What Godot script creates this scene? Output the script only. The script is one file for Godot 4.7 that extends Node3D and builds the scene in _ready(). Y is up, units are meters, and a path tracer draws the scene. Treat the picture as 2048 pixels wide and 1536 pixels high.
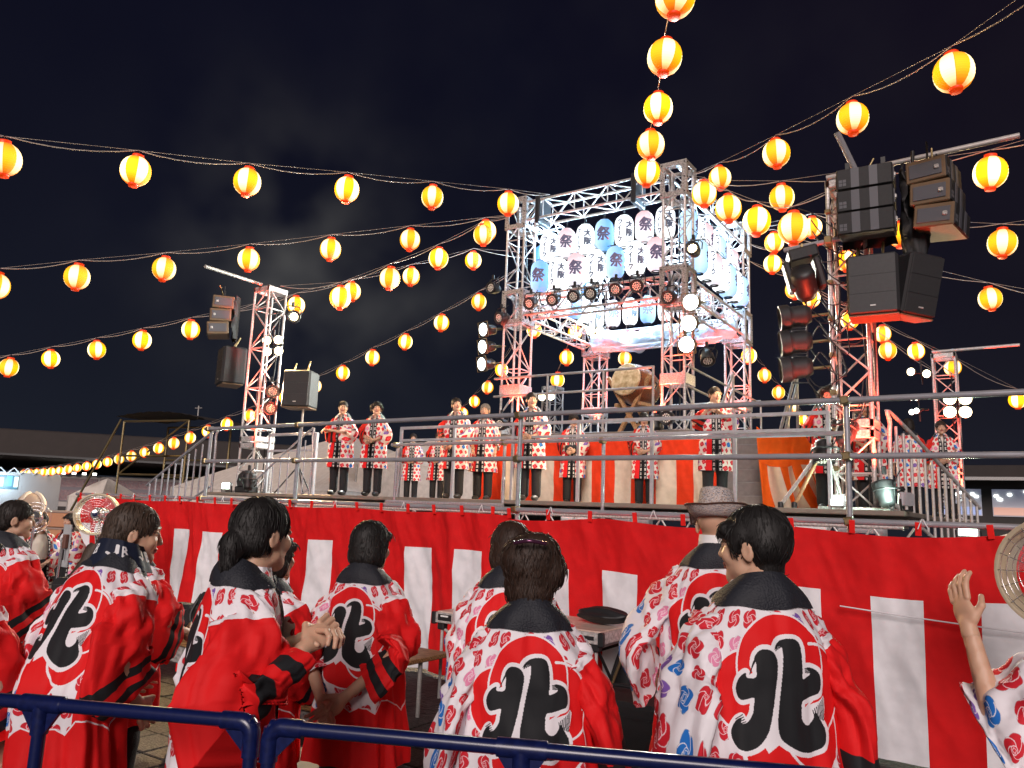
extends Node3D

# A summer dance festival at night: a guard-railed stage behind a red and white curtain, a truss tower of
# paper lanterns, strings of round lanterns, and a row of dancers in printed coats. Metres, y up, people at about z -2..-3,
# the curtain at z -6.2, the stage from z -9, the truss tower round (-7, -15).

const FLOOR := 1.78        # deck of the outer stage
const DECK := 3.13         # deck of the inner stage
const EDGE := -9.0         # front edge of the stage deck
const FRONT := -6.2        # plane of the curtain and the guard rail

var used := {}
var M := {}
var unit_bar: ArrayMesh
var unit_bar6: ArrayMesh
var T := {}


func _ready():
	var cam := Camera3D.new()
	cam.name = "camera"
	cam.fov = 53.07
	cam.near = 0.05
	cam.far = 400.0
	cam.position = Vector3(0, 1.6, 0)
	cam.rotation_degrees = Vector3(9.5, 33.88, 2.206)
	cam.current = true
	add_child(cam)
	var we := WorldEnvironment.new()
	we.name = "world_environment"
	var e := Environment.new()
	e.background_mode = Environment.BG_SKY
	e.sky = Sky.new()
	var pano := PanoramaSkyMaterial.new()
	pano.panorama = night_sky()
	e.sky.sky_material = pano
	e.background_energy_multiplier = 1.0
	e.tonemap_mode = Environment.TONE_MAPPER_LINEAR
	e.tonemap_exposure = 1.0
	e.sdfgi_enabled = true
	e.ssao_enabled = true
	e.ssil_enabled = true
	we.environment = e
	add_child(we)
	# the flood of the festival ground behind the photographer
	var sun := DirectionalLight3D.new()
	sun.name = "festival_ground_light"
	sun.light_energy = 0.95
	sun.light_color = Color(1.0, 0.94, 0.92)
	sun.light_angular_distance = 24.0
	sun.shadow_enabled = true
	sun.rotation_degrees = Vector3(-24, 22, 0)
	add_child(sun)

	make_materials()
	unit_bar = bar_mesh(10)
	unit_bar6 = bar_mesh(6)
	build_ground()
	build_stage()
	build_background()
	build_curtains()
	build_rails()
	build_light_towers()
	build_lantern_tower()
	build_paper_lanterns()
	build_string_lanterns()
	build_stage_things()
	build_foreground_things()
	make_people_kit()
	build_stage_people()
	build_crowd()


# ---------------------------------------------------------------- naming and tree

func numbered(n: String) -> String:
	if not used.has(n):
		used[n] = 0
		return n
	used[n] += 1
	return "%s_%03d" % [n, used[n]]


func tag(o: Node3D, label := "", category := "", group := "", kind := ""):
	if label != "":
		o.set_meta("label", label)
	if category != "":
		o.set_meta("category", category)
	if group != "":
		o.set_meta("group", group)
	if kind != "":
		o.set_meta("kind", kind)


func thing(called: String, label: String, category: String, at := Vector3.ZERO, turn := 0.0, group := "") -> Node3D:
	var o := Node3D.new()
	o.name = numbered(called)
	add_child(o)
	o.position = at
	o.rotation.y = turn
	tag(o, label, category, group)
	return o


func part(called: String, mesh: Mesh, m: Material, parent: Node3D, at := Transform3D.IDENTITY) -> MeshInstance3D:
	var o := MeshInstance3D.new()
	o.name = called
	o.mesh = mesh
	o.material_override = m
	o.transform = at
	parent.add_child(o, true)
	return o


func structure(called: String, mesh: Mesh, m: Material) -> MeshInstance3D:
	var o := MeshInstance3D.new()
	o.name = numbered(called)
	o.mesh = mesh
	o.material_override = m
	add_child(o)
	o.set_meta("kind", "structure")
	return o


func V(x: float, y: float, z: float) -> Vector3:
	return Vector3(x, y, z)


func at(x: float, y: float, z: float) -> Transform3D:
	return Transform3D(Basis.IDENTITY, Vector3(x, y, z))


func turned(p: Vector3, deg: Vector3) -> Transform3D:
	return Transform3D(Basis.from_euler(Vector3(deg_to_rad(deg.x), deg_to_rad(deg.y), deg_to_rad(deg.z))), p)


func along(d: Vector3) -> Basis:                    # a basis whose y axis runs along d
	var y := d.normalized()
	var h := Vector3(0, 0, 1) if absf(y.z) < 0.9 else Vector3(1, 0, 0)
	var x := y.cross(h).normalized()
	return Basis(x, y, x.cross(y))


func facing(d: Vector3) -> Basis:                   # a basis whose -z axis runs along d
	var z := -d.normalized()
	var x := Vector3.UP.cross(z).normalized()
	return Basis(x, z.cross(x), z)


func bar_mesh(sides: int) -> ArrayMesh:
	var b := MB.new()
	b.tube([Vector3(0, -0.5, 0), Vector3(0, 0.5, 0)], [1.0, 1.0], sides)
	return b.mesh()


func bar(called: String, a: Vector3, b: Vector3, r: float, m: Material, parent: Node3D, thin := false) -> MeshInstance3D:
	var q := along(b - a)
	q.x *= r
	q.z *= r
	q.y *= (b - a).length()
	return part(called, unit_bar6 if thin else unit_bar, m, parent, Transform3D(q, (a + b) * 0.5))


func light_in(parent: Node3D, color: Color, energy: float, size: float, where := Vector3.ZERO) -> OmniLight3D:
	var l := OmniLight3D.new()
	l.name = "bulb_light"
	l.light_color = color
	l.light_energy = energy
	l.light_size = size
	l.omni_range = 40.0
	l.omni_attenuation = 2.0
	l.shadow_enabled = true
	l.position = where
	parent.add_child(l, true)
	return l


func spot_in(parent: Node3D, color: Color, energy: float, size: float, where: Vector3, dir: Vector3, angle: float) -> SpotLight3D:
	var l := SpotLight3D.new()
	l.name = "spot_light"
	l.light_color = color
	l.light_energy = energy
	l.light_size = size
	l.spot_range = 40.0
	l.spot_angle = angle
	l.spot_angle_attenuation = 0.6
	l.spot_attenuation = 2.0
	l.shadow_enabled = true
	l.transform = Transform3D(facing(dir) if absf(dir.normalized().y) < 0.99 else Basis(Vector3.RIGHT, PI / 2 * signf(dir.y)), where)
	parent.add_child(l, true)
	return l


func lofted(f: Callable, nu: int, nv: int, closed := false) -> ArrayMesh:
	var b := MB.new()
	b.sheet(f, nu, nv, closed)
	return b.mesh()


func boxed(s: Vector3, bevel := 0.0) -> ArrayMesh:
	var b := MB.new()
	b.box(Transform3D.IDENTITY, s, bevel)
	return b.mesh()


func lathed(profile: Array, segs := 24) -> ArrayMesh:
	var b := MB.new()
	b.lathe(profile, segs)
	return b.mesh()


func tubed(pts: Array, r: float, sides := 8) -> ArrayMesh:
	var b := MB.new()
	var rr := []
	for p in pts:
		rr.append(r)
	b.tube(pts, rr, sides)
	return b.mesh()


func spline(pts: Array, each: int) -> Array:
	var c := Curve3D.new()
	for k in pts.size():
		var a: Vector3 = pts[maxi(k - 1, 0)]
		var z: Vector3 = pts[mini(k + 1, pts.size() - 1)]
		var t := (z - a) / 6.0
		c.add_point(pts[k], -t, t)
	var out := []
	for k in pts.size() - 1:
		for j in each:
			out.append(c.sample(k, float(j) / each))
	out.append(pts[pts.size() - 1])
	return out


class MB:                                            # collects triangles for one mesh
	var v := PackedVector3Array()
	var n := PackedVector3Array()
	var t := PackedVector2Array()
	var c := PackedColorArray()
	var i := PackedInt32Array()
	var col := Color.WHITE
	var colored := false

	func vert(p: Vector3, nn: Vector3, uv := Vector2.ZERO) -> int:
		v.append(p)
		n.append(nn)
		t.append(uv)
		c.append(col)
		return v.size() - 1

	func tri(a: int, b: int, d: int):
		if (v[d] - v[a]).cross(v[b] - v[a]).dot(n[a] + n[b] + n[d]) < 0.0:
			i.append_array([a, d, b])
		else:
			i.append_array([a, b, d])

	func quad(a: int, b: int, d: int, e: int):
		tri(a, b, d)
		tri(a, d, e)

	func face(pts: Array, uvs := []):                # a flat polygon, its normal away from the side the points run clockwise on
		var nn := ((pts[2] - pts[0]).cross(pts[1] - pts[0]) as Vector3).normalized()
		var k := v.size()
		for q in pts.size():
			vert(pts[q], nn, uvs[q] if uvs.size() else Vector2(pts[q].x + pts[q].z, pts[q].y))
		for q in range(1, pts.size() - 1):
			tri(k, k + q, k + q + 1)

	func out_face(pts: Array, outward: Vector3):     # the same with its normal on the side of outward
		var nn := ((pts[2] - pts[0]).cross(pts[1] - pts[0]) as Vector3).normalized()
		if nn.dot(outward) < 0.0:
			nn = -nn
		var k := v.size()
		for q in pts.size():
			vert(pts[q], nn, Vector2(pts[q].x + pts[q].z, pts[q].y))
		for q in range(1, pts.size() - 1):
			tri(k, k + q, k + q + 1)

	func box(x: Transform3D, s: Vector3, bv := 0.0):
		var h := s * 0.5
		var g := h - Vector3.ONE * bv
		var core := func(sg: Vector3, axis: int) -> Vector3:
			var p := Vector3(sg.x * g.x, sg.y * g.y, sg.z * g.z)
			p[axis] = sg[axis] * h[axis]
			return x * p
		for axis in 3:
			var u := (axis + 1) % 3
			var w := (axis + 2) % 3
			for sg in [-1.0, 1.0]:
				var q := []
				for k in [[-1.0, -1.0], [1.0, -1.0], [1.0, 1.0], [-1.0, 1.0]]:
					var d := Vector3.ZERO
					d[axis] = sg
					d[u] = k[0]
					d[w] = k[1]
					q.append((core as Callable).call(d, axis))
				var o := Vector3.ZERO
				o[axis] = sg
				out_face(q, x.basis * o)
			if bv > 0.0:
				for su in [-1.0, 1.0]:
					for sw in [-1.0, 1.0]:
						var d1 := Vector3.ZERO
						d1[u] = su
						d1[w] = sw
						d1[axis] = -1.0
						var d2 := d1
						d2[axis] = 1.0
						var o2 := Vector3.ZERO
						o2[u] = su
						o2[w] = sw
						out_face([(core as Callable).call(d1, u), (core as Callable).call(d2, u), (core as Callable).call(d2, w), (core as Callable).call(d1, w)], x.basis * o2)
		if bv > 0.0:
			for a in [-1.0, 1.0]:
				for b in [-1.0, 1.0]:
					for d in [-1.0, 1.0]:
						var e := Vector3(a, b, d)
						out_face([(core as Callable).call(e, 0), (core as Callable).call(e, 1), (core as Callable).call(e, 2)], x.basis * e)

	func tube(pts: Array, rad: Array, sides := 8, caps := true, flat := 1.0):
		var m := pts.size()
		var first := v.size()
		var up := Vector3.ZERO
		var run := 0.0
		for k in m:
			var d: Vector3 = ((pts[mini(k + 1, m - 1)] as Vector3) - (pts[maxi(k - 1, 0)] as Vector3)).normalized()
			if k == 0:
				up = d.cross(Vector3(0.31, 0.2, 0.93) if absf(d.z) < 0.8 else Vector3(0, 1, 0)).normalized()
			up = (up - d * up.dot(d)).normalized()
			var side := d.cross(up)
			if k > 0:
				run += (pts[k] as Vector3).distance_to(pts[k - 1])
			for s in sides + 1:
				var a := TAU * s / sides
				var o := up * cos(a) + side * (sin(a) * flat)
				vert((pts[k] as Vector3) + o * float(rad[k]), o.normalized(), Vector2(float(s) / sides, run))
		for k in m - 1:
			for s in sides:
				var q := first + k * (sides + 1) + s
				quad(q, q + 1, q + sides + 2, q + sides + 1)
		if caps:
			for en in [0, m - 1]:
				var d: Vector3 = ((pts[1] as Vector3) - (pts[0] as Vector3)) if en == 0 else ((pts[m - 1] as Vector3) - (pts[m - 2] as Vector3))
				var nn := d.normalized() * (-1.0 if en == 0 else 1.0)
				var k0 := v.size()
				vert(pts[en], nn)
				for s in sides + 1:
					vert(v[first + en * (sides + 1) + s], nn)
				for s in sides:
					tri(k0, k0 + 1 + s, k0 + 2 + s)

	func lathe(profile: Array, segs := 24, x := Transform3D.IDENTITY):   # points (radius, height), from below upwards
		var first := v.size()
		var m := profile.size()
		for k in m:
			var p: Vector2 = profile[k]
			var d: Vector2 = (profile[mini(k + 1, m - 1)] as Vector2) - (profile[maxi(k - 1, 0)] as Vector2)
			for s in segs + 1:
				var a := TAU * s / segs
				var nn := Vector3(d.y * sin(a), -d.x, d.y * cos(a)).normalized()
				vert(x * Vector3(p.x * sin(a), p.y, p.x * cos(a)), (x.basis * nn).normalized(), Vector2(float(s) / segs, 1.0 - float(k) / (m - 1)))
		for k in m - 1:
			for s in segs:
				var q := first + k * (segs + 1) + s
				quad(q, q + 1, q + segs + 2, q + segs + 1)

	func ball(p: Vector3, r: Vector3, segs := 12, rings := 8, b := Basis.IDENTITY):
		var first := v.size()
		for k in rings + 1:
			var h := PI * k / rings
			for s in segs + 1:
				var a := TAU * s / segs
				var o := Vector3(sin(h) * sin(a), -cos(h), sin(h) * cos(a))
				vert(p + b * (o * r), (b * (o / r)).normalized(), Vector2(float(s) / segs, 1.0 - float(k) / rings))
		for k in rings:
			for s in segs:
				var q := first + k * (segs + 1) + s
				quad(q, q + 1, q + segs + 2, q + segs + 1)

	func sheet(f: Callable, nu: int, nv: int, closed := false, flip := false):   # f(u, v) -> point; normals by differences
		var first := v.size()
		var g := []
		for b in nv + 1:
			for a in nu + 1:
				g.append((f as Callable).call(float(a) / nu, float(b) / nv))
		for b in nv + 1:
			for a in nu + 1:
				var a0 := a - 1
				var a1 := a + 1
				if closed:
					a0 = (a0 + nu) % nu
					a1 = a1 % nu if a1 > nu else a1
				else:
					a0 = maxi(a0, 0)
					a1 = mini(a1, nu)
				var du: Vector3 = (g[b * (nu + 1) + a1] as Vector3) - (g[b * (nu + 1) + a0] as Vector3)
				var dv: Vector3 = (g[mini(b + 1, nv) * (nu + 1) + a] as Vector3) - (g[maxi(b - 1, 0) * (nu + 1) + a] as Vector3)
				var nn := du.cross(dv)
				if nn.length_squared() < 1e-14:
					nn = Vector3.UP
				vert(g[b * (nu + 1) + a], nn.normalized() * (-1.0 if flip else 1.0), Vector2(float(a) / nu, float(b) / nv))
		for b in nv:
			for a in nu:
				var q := first + b * (nu + 1) + a
				quad(q, q + 1, q + nu + 2, q + nu + 1)

	func add(o: MB, x: Transform3D):
		var first := v.size()
		for k in o.v.size():
			v.append(x * o.v[k])
			n.append((x.basis * o.n[k]).normalized())
		t.append_array(o.t)
		c.append_array(o.c)
		var mirrored := x.basis.determinant() < 0.0
		for k in range(0, o.i.size(), 3):
			if mirrored:
				i.append_array([o.i[k] + first, o.i[k + 2] + first, o.i[k + 1] + first])
			else:
				i.append_array([o.i[k] + first, o.i[k + 1] + first, o.i[k + 2] + first])

	func mesh() -> ArrayMesh:
		var a := []
		a.resize(Mesh.ARRAY_MAX)
		a[Mesh.ARRAY_VERTEX] = v
		a[Mesh.ARRAY_NORMAL] = n
		a[Mesh.ARRAY_TEX_UV] = t
		if colored:
			a[Mesh.ARRAY_COLOR] = c
		a[Mesh.ARRAY_INDEX] = i
		var m := ArrayMesh.new()
		m.add_surface_from_arrays(Mesh.PRIMITIVE_TRIANGLES, a)
		return m


# ---------------------------------------------------------------- sky and materials

func night_sky() -> ImageTexture:
	var w := 1024
	var h := 512
	var im := Image.create(w, h, false, Image.FORMAT_RGBAF)
	var n := FastNoiseLite.new()
	n.seed = 5
	n.frequency = 2.2
	n.fractal_octaves = 4
	var n2 := FastNoiseLite.new()
	n2.seed = 11
	n2.frequency = 7.0
	n2.fractal_octaves = 4
	# drifts of smoke lit by the festival: direction, reach, strength
	var puffs := [[V(-1.24, 0.53, -1).normalized(), 0.13, 0.032], [V(-1.2, 0.38, -1).normalized(), 0.10, 0.015], [V(-0.83, 0.33, -1).normalized(), 0.07, 0.014],
		[V(-1.02, 0.36, -1).normalized(), 0.06, 0.008], [V(-0.5, 0.62, -1).normalized(), 0.35, 0.0012], [V(-0.1, 0.5, -1).normalized(), 0.45, 0.0010], [V(-1.0, 0.5, -1).normalized(), 0.45, 0.0008]]
	for y in h:
		var up := PI * (0.5 - (y + 0.5) / h)
		var sy := sin(up)
		for x in w:
			var a := TAU * (x + 0.5) / w
			var d := Vector3(sin(a) * cos(up), sy, -cos(a) * cos(up))
			var k := clampf(sy, 0.0, 1.0)
			var low := exp(-k * 3.6)
			var c := Vector3(0.0030, 0.0028, 0.0105).lerp(Vector3(0.013, 0.016, 0.024), low)
			var east := clampf(d.x * 0.9 + 0.45, 0.0, 1.0)         # warmer air over the fairground to the east
			c = c.lerp(Vector3(0.011, 0.0052, 0.0075), east * 0.75 * (1.0 - low * 0.5))
			c *= 1.0 + 0.10 * n.get_noise_3dv(d)
			for p in puffs:
				var q: float = (d - (p[0] as Vector3)).length() / float(p[1])
				if q < 2.2:
					var s := exp(-q * q * 1.2) * clampf(0.45 + 1.3 * n2.get_noise_3dv(d) + 0.5 * n.get_noise_3dv(d * 1.7), 0.0, 1.5)
					c += Vector3(1.0, 0.97, 0.86) * (s * float(p[2]))
			im.set_pixel(x, y, Color(c.x, c.y, c.z))
	return ImageTexture.create_from_image(im)


func lin(r: float, g: float, b: float, a := 1.0) -> Color:
	var c := Color(r, g, b).linear_to_srgb()
	c.a = a
	return c


func plain(r: float, g: float, b: float, rough := 0.6, metal := 0.0) -> StandardMaterial3D:
	var m := StandardMaterial3D.new()
	m.albedo_color = lin(r, g, b)
	m.roughness = rough
	m.metallic = metal
	return m


func noise_tex(freq: float, lo: Color, hi: Color, seed_ := 1, octaves := 4, size := 256, bump := 0.0) -> NoiseTexture2D:
	var t := NoiseTexture2D.new()
	var n := FastNoiseLite.new()
	n.seed = seed_
	n.frequency = freq
	n.fractal_octaves = octaves
	t.noise = n
	t.width = size
	t.height = size
	t.seamless = true
	if bump > 0.0:
		t.as_normal_map = true
		t.bump_strength = bump
	else:
		var g := Gradient.new()
		g.set_color(0, lo)
		g.set_color(1, hi)
		g.set_offset(0, 0.2)
		g.set_offset(1, 0.8)
		t.color_ramp = g
	return t


func grained(m: StandardMaterial3D, scale_: Vector3, tex: Texture2D, normal: Texture2D = null, strength := 1.0, world := false) -> StandardMaterial3D:
	m.uv1_triplanar = true
	m.uv1_world_triplanar = world
	m.uv1_scale = scale_
	if tex:
		m.albedo_texture = tex
	if normal:
		m.normal_enabled = true
		m.normal_texture = normal
		m.normal_scale = strength
	return m


func glow(r: float, g: float, b: float, energy: float) -> StandardMaterial3D:
	var m := plain(0.5, 0.5, 0.5, 0.5)
	m.emission_enabled = true
	m.emission = lin(r, g, b)
	m.emission_energy_multiplier = energy
	return m


func make_materials():
	var soft := noise_tex(0.02, Color(0.93, 0.93, 0.93), Color.WHITE, 3)
	var weave := noise_tex(0.09, Color.BLACK, Color.WHITE, 8, 3, 256, 5.0)
	var wrinkle := noise_tex(0.014, Color.BLACK, Color.WHITE, 21, 3, 256, 6.0)
	T.soft = soft
	T.weave = weave
	T.wrinkle = wrinkle
	M.alu = grained(plain(0.66, 0.63, 0.62, 0.38, 0.3), Vector3.ONE * 2.0, noise_tex(0.05, Color(0.75, 0.75, 0.75), Color.WHITE, 4), null)
	M.alu_dull = grained(plain(0.52, 0.49, 0.47, 0.5, 0.25), Vector3.ONE * 2.0, noise_tex(0.05, Color(0.65, 0.65, 0.65), Color.WHITE, 5), null)
	M.steel = grained(plain(0.60, 0.60, 0.66, 0.25, 0.45), Vector3(1, 1, 1) * 3.0, noise_tex(0.06, Color(0.7, 0.7, 0.7), Color.WHITE, 6), null)
	M.clamp = plain(0.33, 0.26, 0.14, 0.4, 0.9)
	M.grey_paint = grained(plain(0.42, 0.42, 0.45, 0.45, 0.2), Vector3.ONE * 2.0, soft)
	M.blue_paint = grained(plain(0.007, 0.014, 0.085, 0.28), Vector3.ONE * 4.0, noise_tex(0.05, Color(0.7, 0.7, 0.75), Color.WHITE, 9))
	M.black = plain(0.015, 0.015, 0.017, 0.5)
	M.black_cloth = grained(plain(0.012, 0.012, 0.014, 0.85), Vector3.ONE * 6.0, soft, weave, 0.5)
	M.speaker = grained(plain(0.016, 0.0155, 0.018, 0.65), Vector3.ONE * 3.0, soft, noise_tex(0.2, Color.BLACK, Color.WHITE, 14, 2, 256, 3.0), 0.4)
	M.grille = grained(plain(0.030, 0.029, 0.032, 0.55, 0.1), Vector3.ONE * 3.0, soft)
	M.speaker_side = grained(plain(0.16, 0.10, 0.055, 0.55), Vector3.ONE * 2.0, soft)
	M.speaker_grey = plain(0.085, 0.085, 0.10, 0.55)
	M.cable = plain(0.012, 0.012, 0.013, 0.6)
	M.string_wire = plain(0.45, 0.38, 0.34, 0.5)
	M.red_cloth = cloth(0.62, 0.010, 0.012)
	M.red_band = cloth(0.74, 0.014, 0.012)
	M.warm_red = cloth(0.78, 0.050, 0.012)
	M.orange_cloth = cloth(0.82, 0.13, 0.010)
	M.white_cloth = cloth(0.76, 0.75, 0.79)
	M.cream_cloth = cloth(0.74, 0.62, 0.48)
	M.tent = cloth(0.66, 0.60, 0.55)
	for k in ["red_cloth", "red_band", "orange_cloth", "white_cloth", "cream_cloth", "tent"]:
		M[k].backlight_enabled = true
		M[k].backlight = (M[k].albedo_color as Color) * 0.25
	M.wood = grained(plain(0.42, 0.25, 0.11, 0.5), Vector3(1.2, 9.0, 9.0), noise_tex(0.03, Color(0.55, 0.45, 0.38), Color.WHITE, 15))
	M.drum_wood = grained(plain(0.33, 0.10, 0.025, 0.3), Vector3(3, 12, 3), noise_tex(0.03, Color(0.5, 0.4, 0.35), Color.WHITE, 16))
	M.pale_wood = grained(plain(0.52, 0.33, 0.17, 0.55), Vector3(8, 2, 8), noise_tex(0.03, Color(0.7, 0.6, 0.5), Color.WHITE, 17))
	M.skin_drum = grained(plain(0.72, 0.58, 0.36, 0.55), Vector3.ONE * 2.5, noise_tex(0.01, Color(0.75, 0.70, 0.6), Color.WHITE, 18))
	M.table_top = grained(plain(0.78, 0.62, 0.54, 0.35), Vector3(1.2, 8, 8), noise_tex(0.02, Color(0.80, 0.76, 0.74), Color.WHITE, 19))
	M.deck = grained(plain(0.20, 0.17, 0.14, 0.7), Vector3.ONE * 0.8, soft)
	M.stair = grained(plain(0.22, 0.20, 0.19, 0.75), Vector3.ONE * 1.5, soft)
	M.paving = grained(plain(0.045, 0.042, 0.042, 0.75), Vector3.ONE * 0.7, noise_tex(0.05, Color(0.5, 0.5, 0.5), Color.WHITE, 22), noise_tex(0.1, Color.BLACK, Color.WHITE, 23, 4, 256, 4.0), 0.6, true)
	M.paver = grained(plain(0.060, 0.054, 0.052, 0.7), Vector3.ONE * 2.0, noise_tex(0.06, Color(0.5, 0.5, 0.5), Color.WHITE, 24), noise_tex(0.1, Color.BLACK, Color.WHITE, 25, 4, 256, 4.0), 0.6)
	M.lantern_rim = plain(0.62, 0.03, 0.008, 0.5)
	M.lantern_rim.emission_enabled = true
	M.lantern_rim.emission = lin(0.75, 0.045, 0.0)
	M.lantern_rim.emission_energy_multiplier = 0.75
	M.dark_wall = grained(plain(0.035, 0.030, 0.028, 0.8), Vector3.ONE * 0.3, soft)
	M.roof = grained(plain(0.028, 0.020, 0.018, 0.8), Vector3.ONE * 0.2, soft)
	M.pale_wall = grained(plain(0.42, 0.38, 0.36, 0.8), Vector3.ONE * 0.3, soft)
	M.clear = plain(0.8, 0.9, 1.0, 0.12)
	M.clear.transparency = BaseMaterial3D.TRANSPARENCY_ALPHA
	M.clear.albedo_color.a = 0.12
	M.lamp_white = glow(1.0, 0.98, 0.86, 7.0)
	M.lamp_cool = glow(0.93, 1.0, 0.97, 7.0)
	M.lamp_warm = glow(1.0, 0.83, 0.5, 7.0)
	M.lamp_green = glow(0.75, 1.0, 0.80, 9.0)
	M.lamp_red = glow(1.0, 0.10, 0.02, 4.0)
	M.led_lens = plain(0.75, 0.70, 0.62, 0.25)
	M.fan_metal = plain(0.7, 0.7, 0.72, 0.2, 0.9)
	M.fan_ring = plain(0.50, 0.42, 0.30, 0.45)
	M.name_white = plain(0.75, 0.75, 0.75, 0.6)
	M.name_white2 = plain(0.35, 0.36, 0.38, 0.6)
	T.lantern = lantern_print()
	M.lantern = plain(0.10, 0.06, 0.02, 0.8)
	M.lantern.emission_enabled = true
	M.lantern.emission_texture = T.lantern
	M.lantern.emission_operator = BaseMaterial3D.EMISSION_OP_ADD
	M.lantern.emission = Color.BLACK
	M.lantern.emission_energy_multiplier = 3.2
	M.lantern_bright = M.lantern.duplicate()
	M.lantern_bright.emission_energy_multiplier = 4.0
	M.lantern_dim = M.lantern.duplicate()
	M.lantern_dim.emission_energy_multiplier = 2.6


func cloth(r: float, g: float, b: float) -> StandardMaterial3D:
	var m := grained(plain(r, g, b, 0.8), Vector3.ONE * 0.9, T.soft, T.wrinkle, 0.25)
	m.metallic_specular = 0.3
	return m


# ---------------------------------------------------------------- drawing flat print

func disc(im: Image, x: float, y: float, r: float, c: Color):
	for j in range(int(floor(y - r)), int(ceil(y + r)) + 1):
		var q := r * r - (j + 0.5 - y) * (j + 0.5 - y)
		if q > 0.0:
			var s := sqrt(q)
			im.fill_rect(Rect2i(roundi(x - s), j, maxi(1, roundi(2 * s)), 1), c)


func stroke(im: Image, pts: Array, w: float, c: Color, org := Vector2.ZERO, k := Vector2.ONE):
	for q in pts.size() - 1:
		var a: Vector2 = org + (pts[q] as Vector2) * k
		var b: Vector2 = org + (pts[q + 1] as Vector2) * k
		var steps := maxi(1, int(a.distance_to(b) / maxf(0.5, w * 0.25)))
		for s in steps + 1:
			var p := a.lerp(b, float(s) / steps)
			disc(im, p.x, p.y, w * 0.5, c)


func fill_poly(im: Image, pts: Array, c: Color):
	var lo := 1e9
	var hi := -1e9
	for p in pts:
		lo = minf(lo, p.y)
		hi = maxf(hi, p.y)
	for j in range(int(floor(lo)), int(ceil(hi)) + 1):
		var yy := j + 0.5
		var xs := []
		for q in pts.size():
			var a: Vector2 = pts[q]
			var b: Vector2 = pts[(q + 1) % pts.size()]
			if (a.y <= yy) != (b.y <= yy):
				xs.append(a.x + (yy - a.y) / (b.y - a.y) * (b.x - a.x))
		xs.sort()
		for q in range(0, xs.size() - 1, 2):
			im.fill_rect(Rect2i(roundi(xs[q]), j, maxi(1, roundi(xs[q + 1] - xs[q])), 1), c)


func rounded(pts: Array, each := 6) -> Array:        # a closed smooth outline through the points
	var out := []
	var m := pts.size()
	for q in m:
		var p0: Vector2 = pts[(q + m - 1) % m]
		var p1: Vector2 = pts[q]
		var p2: Vector2 = pts[(q + 1) % m]
		var p3: Vector2 = pts[(q + 2) % m]
		for s in each:
			out.append(p1.cubic_interpolate(p2, p0, p3, float(s) / each))
	return out


func glyph(which: String) -> Array:                  # strokes on a square of 100
	var P := func(a: Array) -> Array:
		var o := []
		for q in range(0, a.size(), 2):
			o.append(Vector2(a[q], a[q + 1]))
		return o
	var g := {
		"祭": [[40, 6, 14, 36], [36, 14, 54, 14, 44, 32, 14, 54], [34, 22, 44, 30], [28, 31, 38, 40], [58, 16, 86, 16, 74, 34, 58, 48], [56, 20, 70, 38, 92, 54], [36, 50, 66, 50], [20, 63, 82, 63], [51, 63, 51, 95, 42, 91], [34, 73, 20, 90], [66, 73, 82, 90]],
		"大": [[12, 36, 88, 36], [50, 8, 50, 36, 40, 66, 12, 94], [51, 40, 62, 70, 90, 94]],
		"阪": [[14, 10, 14, 95], [14, 12, 37, 12, 26, 35, 37, 50, 31, 63, 20, 62], [46, 14, 94, 14], [51, 14, 51, 55, 40, 94], [52, 37, 86, 37, 72, 68, 46, 94], [58, 46, 72, 72, 95, 94]],
		"ウ": [[50, 6, 50, 22], [18, 42, 18, 24, 84, 24, 78, 56, 42, 94]],
		"ィ": [[72, 24, 28, 60], [52, 46, 52, 94]],
		"ー": [[50, 14, 50, 88]],
		"ク": [[42, 8, 16, 48], [36, 24, 80, 24, 70, 58, 30, 94]],
		"北": [[36, 10, 36, 90], [10, 38, 36, 34], [8, 80, 36, 68], [60, 8, 60, 84, 90, 84, 92, 68], [60, 44, 86, 30]],
		"区": [[14, 12, 88, 12], [16, 12, 16, 90, 90, 90], [32, 26, 74, 76], [74, 26, 32, 76]],
	}
	var out := []
	for s in g[which]:
		out.append((P as Callable).call(s))
	return out


func write_glyph(im: Image, which: String, x: float, y: float, w: float, h: float, thick: float, c: Color):
	for s in glyph(which):
		stroke(im, s, thick, c, Vector2(x, y), Vector2(w / 100.0, h / 100.0))


func lantern_print() -> ImageTexture:                # eight paper panels, white and yellow in turn, brightest round the bulb
	var w := 512
	var h := 128
	var im := Image.create(w, h, false, Image.FORMAT_RGB8)
	for y in h:
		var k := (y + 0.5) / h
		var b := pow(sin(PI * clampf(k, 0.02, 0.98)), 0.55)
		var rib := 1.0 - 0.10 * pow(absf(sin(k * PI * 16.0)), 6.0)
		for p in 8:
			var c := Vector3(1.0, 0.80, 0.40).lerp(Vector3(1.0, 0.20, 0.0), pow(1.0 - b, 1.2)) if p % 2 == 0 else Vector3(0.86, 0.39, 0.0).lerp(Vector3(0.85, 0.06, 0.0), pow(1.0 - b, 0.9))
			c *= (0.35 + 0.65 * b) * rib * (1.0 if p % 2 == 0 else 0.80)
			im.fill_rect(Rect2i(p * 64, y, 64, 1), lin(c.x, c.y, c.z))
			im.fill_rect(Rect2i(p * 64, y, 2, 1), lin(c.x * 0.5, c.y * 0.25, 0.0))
	return ImageTexture.create_from_image(im)


# ---------------------------------------------------------------- ground, stage, background

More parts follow.
